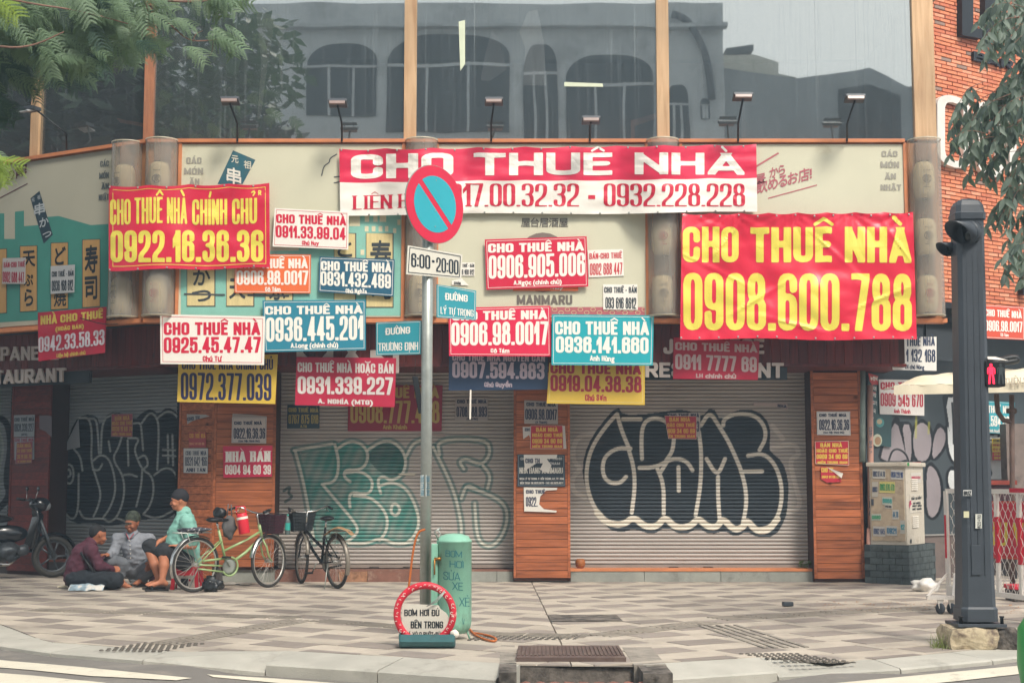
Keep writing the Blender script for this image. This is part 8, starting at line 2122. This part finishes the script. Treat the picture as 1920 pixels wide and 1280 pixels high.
MB().ico((.25, 0, .8), 1, 3, sc=(.42, .13, .07)).build('seat', M_BLACK, mo); MB().ico((.1, 0, .66), 1, 3, sc=(.42, .12, .13)).build('tail', M_MBK, mo); MB().ico((.62, 0, .6), 1, 3, sc=(.26, .09, .12)).build('body', M_MBK, mo)
en = MB(); en.ico((.6, 0, .36), 1, 3, sc=(.17, .13, .13), jit=.6); en.lathe([(.06, 0), (.075, .02), (.075, .14), (.05, .17)], (.72, 0, .36), 14, axis=(1, 0, .2)); en.build('engine', M_MGR, mo)
for y in (-.16,): MB().tube([(.75, y * .6, .3), (.6, y, .2), (.2, y, .22), (-.25, y * 1.1, .32)], [.018, .022, .04, .045], 10).build('exhaust', M_CHROME, mo)
MB().tube([(.5, -.2, .2), (.5, .2, .2)], .012, 6).build('foot_peg', M_BLACK, mo)
q = G(98, 1082); yw = R(32); mo.location = (q.x - 1.22 * math.cos(yw), q.y - 1.22 * math.sin(yw), 0); mo.rotation_euler = (.0, 0, yw)
# ================================================================== PEOPLE (one continuous skin each, grown from a field of tapered limbs)
def sdf_mesh(prims, res, k=.02):
 """prims: (a, b, ra, rb) tapered capsules or (c, (rx, ry, rz)) ellipsoids -> verts, quads by surface nets"""
 pts = []
 for p in prims:
  if len(p) == 4: pts += [(p[0][i] - p[2], p[0][i] + p[2]) for i in range(0)]
 lo = np.full(3, 1e9); hi = np.full(3, -1e9)
 for p in prims:
  if len(p) == 4:
   for c, r_ in ((p[0], p[2]), (p[1], p[3])): lo = np.minimum(lo, np.array(c) - r_); hi = np.maximum(hi, np.array(c) + r_)
  else: lo = np.minimum(lo, np.array(p[0]) - max(p[1])); hi = np.maximum(hi, np.array(p[0]) + max(p[1]))
 lo -= 3 * res + k; hi += 3 * res + k
 n = np.ceil((hi - lo) / res).astype(int) + 1
 ax_ = [lo[i] + res * np.arange(n[i]) for i in range(3)]
 D = np.full(tuple(n), 1.0, np.float32)
 for p in prims:
  if len(p) == 4:
   a, b, ra, rb_ = np.array(p[0]), np.array(p[1]), p[2], p[3]; m = max(ra, rb_) + 3 * k + 2 * res; l_, h_ = np.minimum(a, b) - m, np.maximum(a, b) + m
  else: a = np.array(p[0]); m = max(p[1]) + 3 * k + 2 * res; l_, h_ = a - m, a + m
  i0 = np.clip(((l_ - lo) / res).astype(int), 0, n - 1); i1 = np.clip(((h_ - lo) / res).astype(int) + 2, 1, n)
  X = ax_[0][i0[0]:i1[0], None, None]; Y = ax_[1][None, i0[1]:i1[1], None]; Zz = ax_[2][None, None, i0[2]:i1[2]]
  if len(p) == 4:
   d = b - a; l2 = max(d @ d, 1e-9); t = np.clip(((X - a[0]) * d[0] + (Y - a[1]) * d[1] + (Zz - a[2]) * d[2]) / l2, 0, 1)
   v = np.sqrt((X - a[0] - t * d[0]) ** 2 + (Y - a[1] - t * d[1]) ** 2 + (Zz - a[2] - t * d[2]) ** 2) - (ra + (rb_ - ra) * t)
  else:
   r_ = p[1]; q_ = np.sqrt(((X - a[0]) / r_[0]) ** 2 + ((Y - a[1]) / r_[1]) ** 2 + ((Zz - a[2]) / r_[2]) ** 2); v = (q_ - 1) * min(r_)
  kk = min(k, .6 * (min(p[2], p[3]) if len(p) == 4 else min(p[1])))
  S_ = D[i0[0]:i1[0], i0[1]:i1[1], i0[2]:i1[2]]; h2 = np.clip(.5 + .5 * (S_ - v) / kk, 0, 1)
  D[i0[0]:i1[0], i0[1]:i1[1], i0[2]:i1[2]] = S_ * (1 - h2) + v * h2 - kk * h2 * (1 - h2)
 ins = D < 0; num = np.zeros(tuple(n - 1)); acc = np.zeros((*(n - 1), 3))
 off = [(0, 0, 0), (1, 0, 0), (0, 1, 0), (1, 1, 0), (0, 0, 1), (1, 0, 1), (0, 1, 1), (1, 1, 1)]
 sl_ = lambda o: tuple(slice(o[i], n[i] - 1 + o[i]) for i in range(3))
 for i in range(8):
  for ax2 in range(3):
   if off[i][ax2]: continue
   o2 = list(off[i]); o2[ax2] = 1; A_, B_ = D[sl_(off[i])], D[sl_(o2)]; c = (A_ < 0) != (B_ < 0); t = np.where(c, A_ / np.where(c, A_ - B_, 1), 0)
   for j in range(3): acc[..., j] += np.where(c, off[i][j] + (t if j == ax2 else 0), 0)
   num += c
 act = num > 0; idx = np.full(tuple(n - 1), -1); idx[act] = np.arange(act.sum()); I3 = np.argwhere(act); V = lo + (I3 + acc[act] / num[act][:, None]) * res; Q = []
 for ax2 in range(3):
  b_, c_ = (ax2 + 1) % 3, (ax2 + 2) % 3; A_ = ins.take(range(n[ax2] - 1), ax2); B_ = ins.take(range(1, n[ax2]), ax2); e = np.argwhere(A_ != B_)
  e = e[(e[:, b_] > 0) & (e[:, c_] > 0) & (e[:, b_] < n[b_] - 1) & (e[:, c_] < n[c_] - 1)]; fl_ = A_[tuple(e.T)]
  def at(db, dc_): f = e.copy(); f[:, b_] -= db; f[:, c_] -= dc_; return idx[tuple(f.T)]
  q = np.stack([at(1, 1), at(0, 1), at(0, 0), at(1, 0)], 1); q[~fl_] = q[~fl_][:, ::-1]; Q.append(q)
 return V, np.concatenate(Q)
def folds(V, Q):
 '''cloth creases: ridged noise pushed out along the surface normal'''
 N_ = np.cross(V[Q[:, 2]] - V[Q[:, 0]], V[Q[:, 3]] - V[Q[:, 1]]); A_ = np.zeros_like(V)
 for i in range(4): np.add.at(A_, Q[:, i], N_)
 A_ /= np.linalg.norm(A_, axis=1, keepdims=True) + 1e-9
 h = np.array([.5 - abs(noise.noise(Vector((p[0] * 9 + p[2] * 7, p[1] * 9, p[2] * 13 - p[0] * 6)))) * 2.4 + .3 * noise.noise(Vector(p) * 30) for p in V])
 return V + A_ * (h * .009)[:, None]
def sdf_obj(name, prims, m, parent, res=.01, k=.02, mats_fn=None):
 V, Q = sdf_mesh(prims, res, k); V = folds(V, Q) if name in ('shirt', 'trousers', 'shorts') else V; me = bpy.data.meshes.new(name); me.from_pydata((V - np.array(wloc(parent))).tolist(), [], Q.tolist())
 me.materials.append(m); me.polygons.foreach_set('use_smooth', [True] * len(me.polygons)); o = bpy.data.objects.new(name, me); COL.objects.link(o); o.parent = parent; return o
def skin(n, c): return mat(n, c, rough=.55, var=.12, vscale=9, spec=.35)
def lerp(a, b, t): return Vector(a) + (Vector(b) - Vector(a)) * t
def hand(wr_, d, pn, s=1.0, curl=.5, thumb=1):
 """palm and five fingers; d points along the hand, pn is the palm normal"""
 d = Vector(d).normalized(); pn = Vector(pn); pn = (pn - d * pn.dot(d)).normalized(); sd = d.cross(pn); out = [(wr_, wr_ + d * .03 * s, .026 * s, .024 * s)]
 pc_ = wr_ + d * .07 * s
 for k in range(4):
  o_ = (k - 1.5) * .019 * s; kn = pc_ + sd * o_ + d * (.01 - abs(k - 1.3) * .004) * s; L_ = (.042, .048, .044, .034)[k] * s
  out.append((wr_ + sd * o_ * .6 + d * .015, kn, .016 * s, .0115 * s)); d1 = (d + pn * curl * .6).normalized(); d2 = (d + pn * curl * 1.9).normalized(); m_ = kn + d1 * L_; out += [(kn, m_, .0098 * s, .0088 * s), (m_, m_ + d2 * L_ * .75, .0086 * s, .0072 * s)]
 tb2 = wr_ + d * .02 * s + sd * thumb * .026 * s; t1 = tb2 + (d * .8 + sd * thumb * .7 + pn * .3).normalized() * .038 * s; out += [(tb2, t1, .013 * s, .011 * s), (t1, t1 + (d + pn * .4).normalized() * .028 * s, .0105 * s, .008 * s)]; return out
def head(c, f, s=1.0, up=(0, 0, 1)):
 """skull, jaw, nose, brow, ears; f = facing"""
 f = Vector(f).normalized(); up = Vector(up).normalized(); sd = f.cross(up).normalized(); c = Vector(c); P = []
 P += [(c + up * .03 * s - f * .012 * s, c + up * .03 * s + f * .02 * s, .083 * s, .076 * s), (c - up * .03 * s + f * .03 * s, c - up * .062 * s + f * .045 * s, .06 * s, .038 * s), (c - f * .03 * s - up * .02 * s, c - f * .02 * s, .06 * s, .06 * s)]
 P += [(c + f * .088 * s + up * .012 * s, c + f * .1 * s - up * .02 * s, .01 * s, .0135 * s), (c + f * .082 * s + up * .03 * s - sd * .03 * s, c + f * .082 * s + up * .03 * s + sd * .03 * s, .013 * s, .013 * s), (c + f * .088 * s - up * .047 * s - sd * .014 * s, c + f * .088 * s - up * .047 * s + sd * .014 * s, .0085 * s, .0085 * s)]
 for t in (-1, 1): P += [(c + sd * t * .078 * s + up * .018 * s - f * .01 * s, c + sd * t * .076 * s - up * .02 * s, .012 * s, .008 * s), (c + f * .07 * s + sd * t * .04 * s - up * .015 * s, c + f * .06 * s + sd * t * .045 * s - up * .03 * s, .02 * s, .02 * s)]
 return P
def eyes(c, f, parent, s=1.0):
 f = Vector(f).normalized(); sd = f.cross(Vector((0, 0, 1))).normalized(); mb = MB()
 for t in (-1, 1): mb.ico(Vector(c) + f * .083 * s + sd * t * .031 * s + Vector((0, 0, .012)), .007 * s, 2, sc=(1, 1, .55))
 mb.build('eyes', mat('eye_dark', '#1b1614', rough=.2), parent, kind='stuff')
def cap_obj(c, f, m, parent, s=1.0, tilt=-.1):
 f = Vector(f).normalized(); up = Vector((0, 0, 1)); sd = f.cross(up).normalized(); c = Vector(c) + up * .055 * s - f * .008
 sdf_obj('cap', [(c - f * .022, c + f * .018, .088 * s, .084 * s), (c + up * .02, c + up * .03, .08 * s, .076 * s), (c + f * .08 - up * .022 - sd * .035, c + f * .08 - up * .022 + sd * .035, .012, .012), (c + f * .13 - up * .034 - sd * .03, c + f * .13 - up * .034 + sd * .03, .007, .007), (c + f * .1 - up * .026 - sd * .04, c + f * .1 - up * .026 + sd * .04, .01, .01), (c + f * .15 - up * .042 - sd * .012, c + f * .15 - up * .042 + sd * .012, .006, .006)], m, parent, .008, .03)
def limb(*pr_): return [(Vector(pr_[i][0]), Vector(pr_[i + 1][0]), pr_[i][1], pr_[i + 1][1]) for i in range(len(pr_) - 1)]
def grow(prims, d): return [(p[0], p[1], p[2] + d, p[3] + d) if len(p) == 4 else (p[0], tuple(r_ + d for r_ in p[1])) for p in prims]
YP = 17.35
def J(px, py, dy=0.0): return FY(YP + dy).P(px, py)
def foot(an, d, s=1.0):
 d = Vector(d).normalized(); an = Vector(an); sd = d.cross(Vector((0, 0, 1))).normalized(); P = [(an, an - d * .045 - Vector((0, 0, .035)), .032, .03), (an - Vector((0, 0, .015)), an + d * .1 - Vector((0, 0, .045)), .034, .026), (an + d * .1 - Vector((0, 0, .045)), an + d * .145 - Vector((0, 0, .05)), .03, .022)]
 for k in range(5): o_ = sd * (k - 2) * .014; P.append((an + d * .13 + o_ - Vector((0, 0, .05)), an + d * (.178 - abs(k - 1.2) * .006) + o_ - Vector((0, 0, .054)), .0095, .0085))
 return P
# --- man in the mint shirt, on the red stool, facing left
SK3, SK2, SK1 = skin('skin_tan', '#b8785a'), skin('skin_brown', '#9a6248'), skin('skin_warm', '#a86c50')
p3 = thing('person', 'seated man in mint shirt, dark shorts and black cap, hands resting on his lap', 'person', G(318, 1097))
hp, ch_, nk = J(352, 1052), J(346, 990), J(345, 962)
f3 = Vector((-.93, -.32, -.08)); hd3 = J(336, 940, -.02)
shL, shR = J(352, 974, .2), J(350, 978, -.19)
tor = [(hp, J(345, 1020), .15, .16), (J(345, 1020), ch_, .165, .14), (ch_, nk, .14, .075), (shL, shR, .07, .07)]
sh3 = limb((shR, .068), (J(362, 1012, -.24), .058), (J(350, 1020, -.24), .05)) + limb((shL, .068), (J(335, 1002, .24), .058))
arms = limb((shR, .055), (J(362, 1022, -.24), .045), (J(338, 1024, -.3), .03)) + hand(J(338, 1024, -.3), J(320, 1021, -.3) - J(338, 1024, -.3), (0, 0, -1), 1.05, .35, -1) + limb((shL, .055), (J(322, 1005, .24), .042), (J(300, 1014, .0), .028)) + hand(J(300, 1014, .0), J(287, 1022, -.02) - J(300, 1014, .0), (-.3, 0, -1), 1.05, .55, 1)
kA, kB = J(278, 1022, .02), J(306, 1032, -.3)
legs = limb((hp + Vector((0, .09, 0)), .1), (kA, .066), (J(290, 1058, -.02), .056), (J(297, 1084, -.05), .034)) + foot(J(297, 1086, -.05), (-.7, -.7, 0)) + limb((hp - Vector((0, .09, 0)), .1), (kB, .066), (J(308, 1060, -.34), .056), (J(304, 1086, -.38), .034)) + foot(J(304, 1088, -.38), (-.9, -.35, 0))
sdf_obj('body', tor + arms + legs + [(nk, hd3 - Vector((0, 0, .05)), .058, .052)] + head(hd3, f3), SK3, p3, .0095, .018)
M_MINTS = mat('mint_shirt', '#7fb3a6', rough=.85, var=.12, vscale=7, bump=.9, bscale=9)
sdf_obj('shirt', grow(tor[:3], .014) + grow([tor[3]], .012) + grow(sh3, .014) + [(J(332, 1000), J(330, 1022), .12, .13)], M_MINTS, p3, .012, .03)
sdf_obj('collar', [(nk + Vector((-.06, .05, .015)), nk + Vector((.05, .07, .03)), .016, .016), (nk + Vector((-.06, -.05, .0)), nk + Vector((.05, -.07, .02)), .016, .016), (nk + Vector((.06, -.06, .02)), nk + Vector((.06, .06, .03)), .016, .016)], M_MINTS, p3, .008, .01)
M_SHORT = mat('dark_shorts', '#2a2c30', rough=.85, var=.15, bump=.6, bscale=12)
sdf_obj('shorts', grow(limb((hp + Vector((0, .09, 0)), .105), (lerp(hp, kA, .96), .08)) + limb((hp - Vector((0, .09, 0)), .105), (lerp(hp, kB, .96), .082)), .016), M_SHORT, p3, .012, .03)
eyes(hd3, f3, p3); cap_obj(hd3, f3, mat('black_cap', '#24242a', rough=.8, var=.1), p3)
for a_, d_ in ((J(297, 1086, -.05), Vector((-.7, -.7, 0))), (J(304, 1088, -.38), Vector((-.9, -.35, 0)))):
 d_ = d_.normalized(); s_ = MB(); c_ = Vector((a_.x, a_.y, .012)) + d_ * .06; s_.obox(c_, d_ * .27, d_.cross(Vector((0, 0, 1))) * .095, (0, 0, .022), bev=.008); sv = d_.cross(Vector((0, 0, 1))); s_.tube([c_ + d_ * .06 + sv * .048 + Vector((0, 0, .01)), c_ + d_ * .06 + Vector((0, 0, .07)), c_ + d_ * .06 - sv * .048 + Vector((0, 0, .01))], .013, 6); s_.build('sandal', M_BLACK, p3)
# --- man in the grey shirt and camouflage cap, squatting, facing us
p2 = thing('person', 'squatting man in grey shirt and camouflage cap, reaching out his right hand', 'person', G(248, 1086)); YP = 17.75
hp, ch_, nk = J(258, 1070, .1), J(252, 1025), J(248, 1002)
f2 = Vector((-.28, -.9, -.25)); hd2 = J(248, 981, -.04); shR, shL = J(222, 1010), J(279, 1012)
tor = [(hp, J(256, 1045, .03), .13, .13), (J(256, 1045, .03), ch_, .135, .13), (ch_, nk, .13, .07), (shR, shL, .07, .07)]
aR = limb((shR, .055), (J(212, 1038, -.08), .044), (J(204, 1040, -.28), .03)); aL = limb((shL, .055), (J(292, 1038, -.02), .045), (J(284, 1052, -.2), .03))
kR, kL = J(208, 1052, -.2), J(292, 1058, -.18)
lg = limb((hp, .1), (kR, .07), (J(224, 1078, -.12), .05)) + limb((hp, .1), (kL, .07), (J(268, 1082, -.1), .05))
sdf_obj('body', tor + aR + hand(J(204, 1040, -.28), J(194, 1039, -.34) - J(204, 1040, -.28), (0, 0, -1), 1, .5, 1) + aL + hand(J(284, 1052, -.2), J(280, 1060, -.26) - J(284, 1052, -.2), (-.5, 0, -1), 1, .6, -1) + lg + foot(J(226, 1082, -.12), (.5, -.9, 0)) + foot(J(266, 1084, -.1), (-.3, -1, 0)) + [(nk, hd2 - Vector((0, 0, .05)), .056, .05)] + head(hd2, f2), SK2, p2, .0095, .018)
M_GRS = mat('grey_shirt', '#81858d', rough=.85, var=.12, vscale=7, bump=.9, bscale=9)
sdf_obj('shirt', grow(tor, .014) + grow(limb((shR, .055), (J(212, 1038, -.08), .046), (lerp(J(212, 1038, -.08), J(204, 1040, -.28), .9), .036)) + limb((shL, .055), (J(292, 1038, -.02), .046), (lerp(J(292, 1038, -.02), J(284, 1052, -.2), .85), .036)), .015), M_GRS, p2, .012, .03)
sdf_obj('collar', [(nk + Vector((-.07, -.05, .03)), nk + Vector((-.02, -.12, -.03)), .016, .013), (nk + Vector((.07, -.05, .03)), nk + Vector((.025, -.12, -.03)), .016, .013), (nk + Vector((-.07, -.03, .03)), nk + Vector((0, .06, .04)), .016, .016), (nk + Vector((.07, -.03, .03)), nk + Vector((0, .06, .04)), .016, .016)], M_GRS, p2, .008, .01)
MB().tube([nk + Vector((-.045, -.115, .02)), nk + Vector((.0, -.155, -.05))], .005, 5).tube([nk + Vector((.05, -.115, .02)), nk + Vector((.01, -.155, -.05))], .005, 5).build('red_lining', mat('red_lining', '#9a2f3a', rough=.8), p2)
bn_ = MB()
for k in range(5): bn_.ico(nk + Vector((.012 + k * .004, -.148 - .002 * k, -.07 - k * .052)), .007, 1)
bn_.build('button', M_WHITE, p2, kind='stuff')
sdf_obj('trousers', grow(lg, .017) + [(hp, hp + Vector((0, 0, .03)), .15, .14)], mat('grey_trousers', '#64686e', rough=.85, var=.12, bump=.7, bscale=10), p2, .012, .03)
eyes(hd2, f2, p2); cap_obj(hd2, f2, mat('camouflage', '#3d4438', rough=.85, var=.1, dirt='#20251f', dscale=22, dlo=.5, dhi=.54), p2)
# --- person in maroon, cross-legged, seen from behind
p1 = thing('person', 'person in maroon shirt sitting cross legged with a shoulder strap across the back', 'person', G(165, 1096)); YP = 17.3
hp, ch_, nk = J(145, 1080), J(158, 1040), J(170, 1018, .03)
f1 = Vector((.8, .55, -.35)); hd1 = J(184, 1003, .06); shA, shB = J(158, 1030, .2), J(172, 1032, -.17)
tor = [(hp, J(150, 1060), .15, .14), (J(150, 1060), ch_, .145, .14), (ch_, nk, .13, .065), (shA, shB, .065, .065)]
aB = limb((shB, .055), (J(186, 1060, -.16), .045), (J(214, 1068, .02), .03)); aA = limb((shA, .055), (J(190, 1048, .3), .044), (J(212, 1060, .25), .03))
lg = limb((hp + Vector((0, -.08, -.02)), .1), (J(218, 1086, -.22), .07), (J(190, 1094, .05), .045)) + limb((hp + Vector((0, .1, -.02)), .1), (J(205, 1078, .4), .07), (J(222, 1092, .02), .042))
sdf_obj('body', tor + aB + hand(J(214, 1068, .02), J(222, 1076, .04) - J(214, 1068, .02), (0, 0, -1), 1, .5, 1) + aA + hand(J(212, 1060, .25), J(220, 1064, .2) - J(212, 1060, .25), (0, 0, -1), 1, .7, -1) + lg + foot(J(224, 1090, .0), (.9, -.4, 0)) + foot(J(196, 1092, .05), (.6, .8, 0)) + [(nk, hd1 - Vector((0, 0, .05)), .05, .048)] + head(hd1, f1), SK1, p1, .0095, .018)
sdf_obj('shirt', grow(tor, .015) + grow(limb((shB, .056), (J(186, 1060, -.16), .048), (lerp(J(186, 1060, -.16), J(214, 1068, .02), .8), .038)) + limb((shA, .056), (J(190, 1048, .3), .046)), .014), mat('maroon_shirt', '#4f2735', rough=.85, var=.15, vscale=7, bump=.9, bscale=9), p1, .012, .03)
sdf_obj('trousers', grow(lg, .016) + [(hp, hp + Vector((0, 0, -.02)), .15, .14)], mat('dark_trousers', '#22272d', rough=.85, var=.12, bump=.6, bscale=10), p1, .012, .03)
u_ = Vector((0, 0, 1)); ff = f1.normalized(); sdf_obj('hair', [(hd1 + u_ * .045 - ff * .03, hd1 + u_ * .05 + ff * .02, .084, .074), (hd1 - ff * .045 + u_ * .0, hd1 - ff * .04 - u_ * .035, .066, .05)], mat('black_hair', '#1b1c1f', rough=.7, var=.2, bump=.8, bscale=90), p1, .008, .02)
eyes(hd1, f1, p1)
MB().tube([J(160, 1026, .1), J(152, 1036, -.16), J(166, 1058, -.19), J(186, 1082, -.2)], .016, 6).build('shoulder_strap', M_BLACK, p1)
# ================================================================== SMALL THINGS ON THE PAVEMENT
stl = thing('stool', 'low red plastic stool under the man in the mint shirt', 'stool', G(342, 1100)); c = Vector((J(352, 1088).x, 17.35, 0)); M_RPL = mat('red_plastic', '#b8202f', rough=.4, var=.08)
MB().box((c.x - .17, c.y - .15, .24), (c.x + .14, c.y + .15, .27), bev=.012).build('seat', M_RPL, stl)
for sx_ in (-1, 1):
 for sy_ in (-1, 1): MB().bar(c + Vector((-.015 + sx_ * .13, sy_ * .12, .24)), c + Vector((-.015 + sx_ * .15, sy_ * .14, 0)), .045, .03, up=(0, 1, 0)).build('leg', M_RPL, stl)
MB().box((c.x - .14, c.y - .14, .17), (c.x + .11, c.y - .125, .24)).build('apron', M_RPL, stl)
wb2 = thing('white_box', 'white box with red spots and square openings behind the green bicycle wheel', 'box', G(372, 1095)); a = FY(17.3).P(332, 1094); b = FY(17.3).P(360, 1048)
MB().box((a.x, 17.3, .01), (b.x, 17.5, b.z), bev=.006).build('box', M_WHITE, wb2)
for x, z in ((.28, .7), (.28, .22)): MB().box((a.x + (b.x - a.x) * x, 17.29, b.z * z - .04), (a.x + (b.x - a.x) * (x + .5), 17.298, b.z * z + .05)).build('opening', M_BLACK, wb2)
for x, z in ((.12, .5), (.5, .47), (.86, .6), (.86, .3), (.14, .2)): MB().lathe([(.014, 0), (.013, .003)], (a.x + (b.x - a.x) * x, 17.2995, b.z * z), 12, axis=(0, -1, 0)).build('red_spot', M_RPL, wb2)
blob('black_bag', G(398, 1096, .08), .1, (1.1, .8, .85), mat('bin_bag', '#1f2224', rough=.3, var=.2), 'crumpled black plastic bag behind the green bicycle', 'bag', .8)
blob('plastic_bag', G(1736, 1099, .06), .12, (1.15, .7, .62), mat('thin_white_plastic', '#d9d6d0', rough=.35, bump=.8, bscale=12), 'crumpled white plastic bag at the foot of the cabinet plinth', 'bag', .9)
blob('plastic_bag', G(262, 1091, .05), .09, (1.2, .7, .55), mat('milky_plastic', '#7d8184', rough=.25, var=.3, vscale=14), 'clear crumpled food bag between the squatting man and the stool', 'bag', 1.1)
q = G(287, 1094); fk = thing('flask', 'dark red flask with silver lid standing before the seated man', 'flask', q); MB().lathe([(.05, 0), (.055, .02), (.055, .2), (.045, .22)], q, 20).build('body', mat('flask_dark', '#3a1c22', rough=.3), fk); MB().lathe([(.04, .22), (.045, .23), (.045, .26), (.02, .28)], q, 18).build('lid', M_CHROME, fk)
q = G(252, 1082); MB().lathe([(.028, 0), (.032, .003), (.032, .11), (.026, .12)], q + Vector((0, 0, 0)), 16).build('drink_can', M_WHITE, None, 'white drink can beside the squatting man', 'can')
q = G(213, 1101); cb_ = thing('food_tub', 'clear lidded tub of dark red food on the paving', 'tub', q); MB().lathe([(.05, 0), (.065, .07), (.067, .075)], q, 20).build('tub', mat('red_food', '#5a1f25', rough=.3), cb_); MB().lathe([(.069, .075), (.069, .085), (.05, .088)], q, 20).build('lid', mat('clear_lid', '#8d8f90', rough=.2), cb_)
fl_ = MB()
q = G(124, 1101); fl_.obox(q + Vector((0, 0, .012)), (.2, .04, 0), (-.02, .08, 0), (0, 0, .018), bev=.006); fl_.tube([q + Vector((-.02, -.03, .02)), q + Vector((.03, .0, .05)), q + Vector((-.02, .045, .02))], .009, 5); fl_.build('slipper', M_CANV, None, 'cream slipper lying beside the newspaper', 'slipper')
npm = mat('newsprint', '#8fa3ad', rough=.8, var=.5, vscale=14, dirt='#d0ccc4', dscale=9, dlo=.5, dhi=.55)
q = G(160, 1108); MB().grid(lambda u, v: q + Vector(((u - .5) * .42, (v) * .24, .012 + .075 * math.sqrt(max(0, min(1, v * 3))) * (1 - .3 * abs(2 * u - 1)) + .02 * noise.noise(Vector((u * 5, v * 3, 2))))), 16, 8).build('newspaper', npm, None, 'folded blue grey newspaper on the paving before the person in maroon', 'newspaper')
q = G(438, 1097); MB().grid(lambda u, v: q + Vector(((u - .5) * .4, v * .22, .01 + .03 * abs(noise.noise(Vector((u * 4, v * 3, 7)))))), 12, 6).build('newspaper', mat('grey_news', '#9d9a92', rough=.8, var=.4, vscale=16), None, 'grey newspaper under the front wheel of the green bicycle', 'newspaper')
q = FY(LEDGE_Y + .06).P(1088, 1064); MB().lathe([(.035, 0), (.062, .03), (.068, .07), (.06, .105), (.045, .12), (.03, .1)], (q.x, q.y, zl + .006), 20).build('clay_pot', mat('clay', '#9a5a2c', rough=.6, var=.2), None, 'small round clay pot on the ledge of the right shutter', 'pot')
q = G(1477, 1137); cn_ = MB(); cn_.obox(q + Vector((0, 0, .03)), (.11, .02, 0), (-.01, .06, 0), (0, 0, .045), bev=.01); cn_.build('crushed_can', M_GREY, None, 'crushed grey can lying on the paving', 'can')
q = FY(LEDGE_Y + .05).P(1510, 1058); leaf_cloud('ledge_weed', q, (.1, .06, .07), 60, .028, leafmat('weed', '#5a7040', '#6f8a3a'), None, 3); w_ = bpy.data.objects['ledge_weed']; props(w_, 'small green weed growing at the right end of the ledge', 'plant')
for pts, lb in (([(880, 603), (940, 612), (1010, 606)], 'thin black cable sagging below the band near the crimson board'), ([(150, 596), (200, 610), (250, 604)], 'black cable looping below the side band')):
 MB().tube([P_FASC.P(x, y, .1) for x, y in chaikin(pts, False, 2)], .006, 5).build('cable', M_BLACK, None, lb, 'cable')
pl2 = P_FASC.P; lp_ = MB(); a, b = FY(17.3).P(778, 705), FY(17.3).P(790, 775); lp_.obox((a + b) / 2, (.07, 0, 0), (0, .05, 0), b - a, bev=.01); lp_.build('hanging_lamp', M_BLACK, None, 'black tube lamp hanging slanted left of the signpost', 'lamp')
MB().tube([FY(17.3).P(779, 672), a], .003, 4).build('lamp_wire', M_BLACK, None, 'thin wire holding the slanted black lamp', 'wire')
st_ = MB(); st_.obox(FY(17.5).P(882, 758), (.02, 0, 0), (0, .004, 0), FY(17.5).P(883, 735) - FY(17.5).P(882, 790)); st_.build('white_strip', M_WHITE, None, 'white plastic strip hanging before the small grey sign', 'strip')
rr = random.Random(12); lf = MB(); V, Fc = [], []
def scatter(x0, y0, x1, y1, n, s0, s1):
 for i in range(n):
  p = G(rr.uniform(x0, x1), y0 + (y1 - y0) * rr.random()); a = rr.random() * 6.28; s_ = rr.uniform(s0, s1); u = Vector((math.cos(a), math.sin(a), rr.uniform(-.2, .3))) * s_; w_ = Vector((-math.sin(a), math.cos(a), 0)) * s_ * .5; k = len(V); p.z = .006 + s_ * .25
  V.extend([p - u, p + w_, p + u, p - w_]); Fc.append((k, k + 1, k + 2, k + 3))
scatter(1530, 1128, 1780, 1146, 420, .006, .018); scatter(1770, 1135, 1915, 1152, 160, .006, .02); scatter(0, 1095, 1920, 1215, 420, .003, .009); scatter(0, 1098, 640, 1170, 420, .002, .007)
lf.add(V, Fc); lf.build('fallen_leaves', mat('dry_leaf', '#9a6a44', rough=.8, var=.5, vscale=30), None, None, None, None, 'stuff')
V, Fc = [], []; scatter(0, 1098, 1920, 1215, 500, .003, .008); MB().add(V, Fc).build('paper_litter', mat('pale_litter', '#d0c8b6', rough=.8), kind='stuff')
MB().add([G(x, y, .0065) for x, y in ((1028, 1152), (1155, 1151), (1168, 1163), (1033, 1164))], [(0, 3, 2, 1)]).build('inspection_cover', M_CONC, pav)
# ================================================================== AIR: thin haze added round everything to lift the darks like a faded grade
hz = MB().box((-62, -62, -1.2), (62, 62, 18)).build('haze', bpy.data.materials.new('added_haze'), kind='stuff', base=Vector((0, 0, 0)))
hm = hz.data.materials[0]; hm.use_nodes = True; hn = hm.node_tree; hn.nodes.remove(hn.nodes['Principled BSDF'])
pv = hn.nodes.new('ShaderNodeVolumePrincipled'); pv.inputs['Color'].default_value = (.62, .82, 1, 1); pv.inputs['Density'].default_value = .0033; pv.inputs['Anisotropy'].default_value = .1
hn.links.new(pv.outputs[0], hn.nodes['Material Output'].inputs['Volume'])
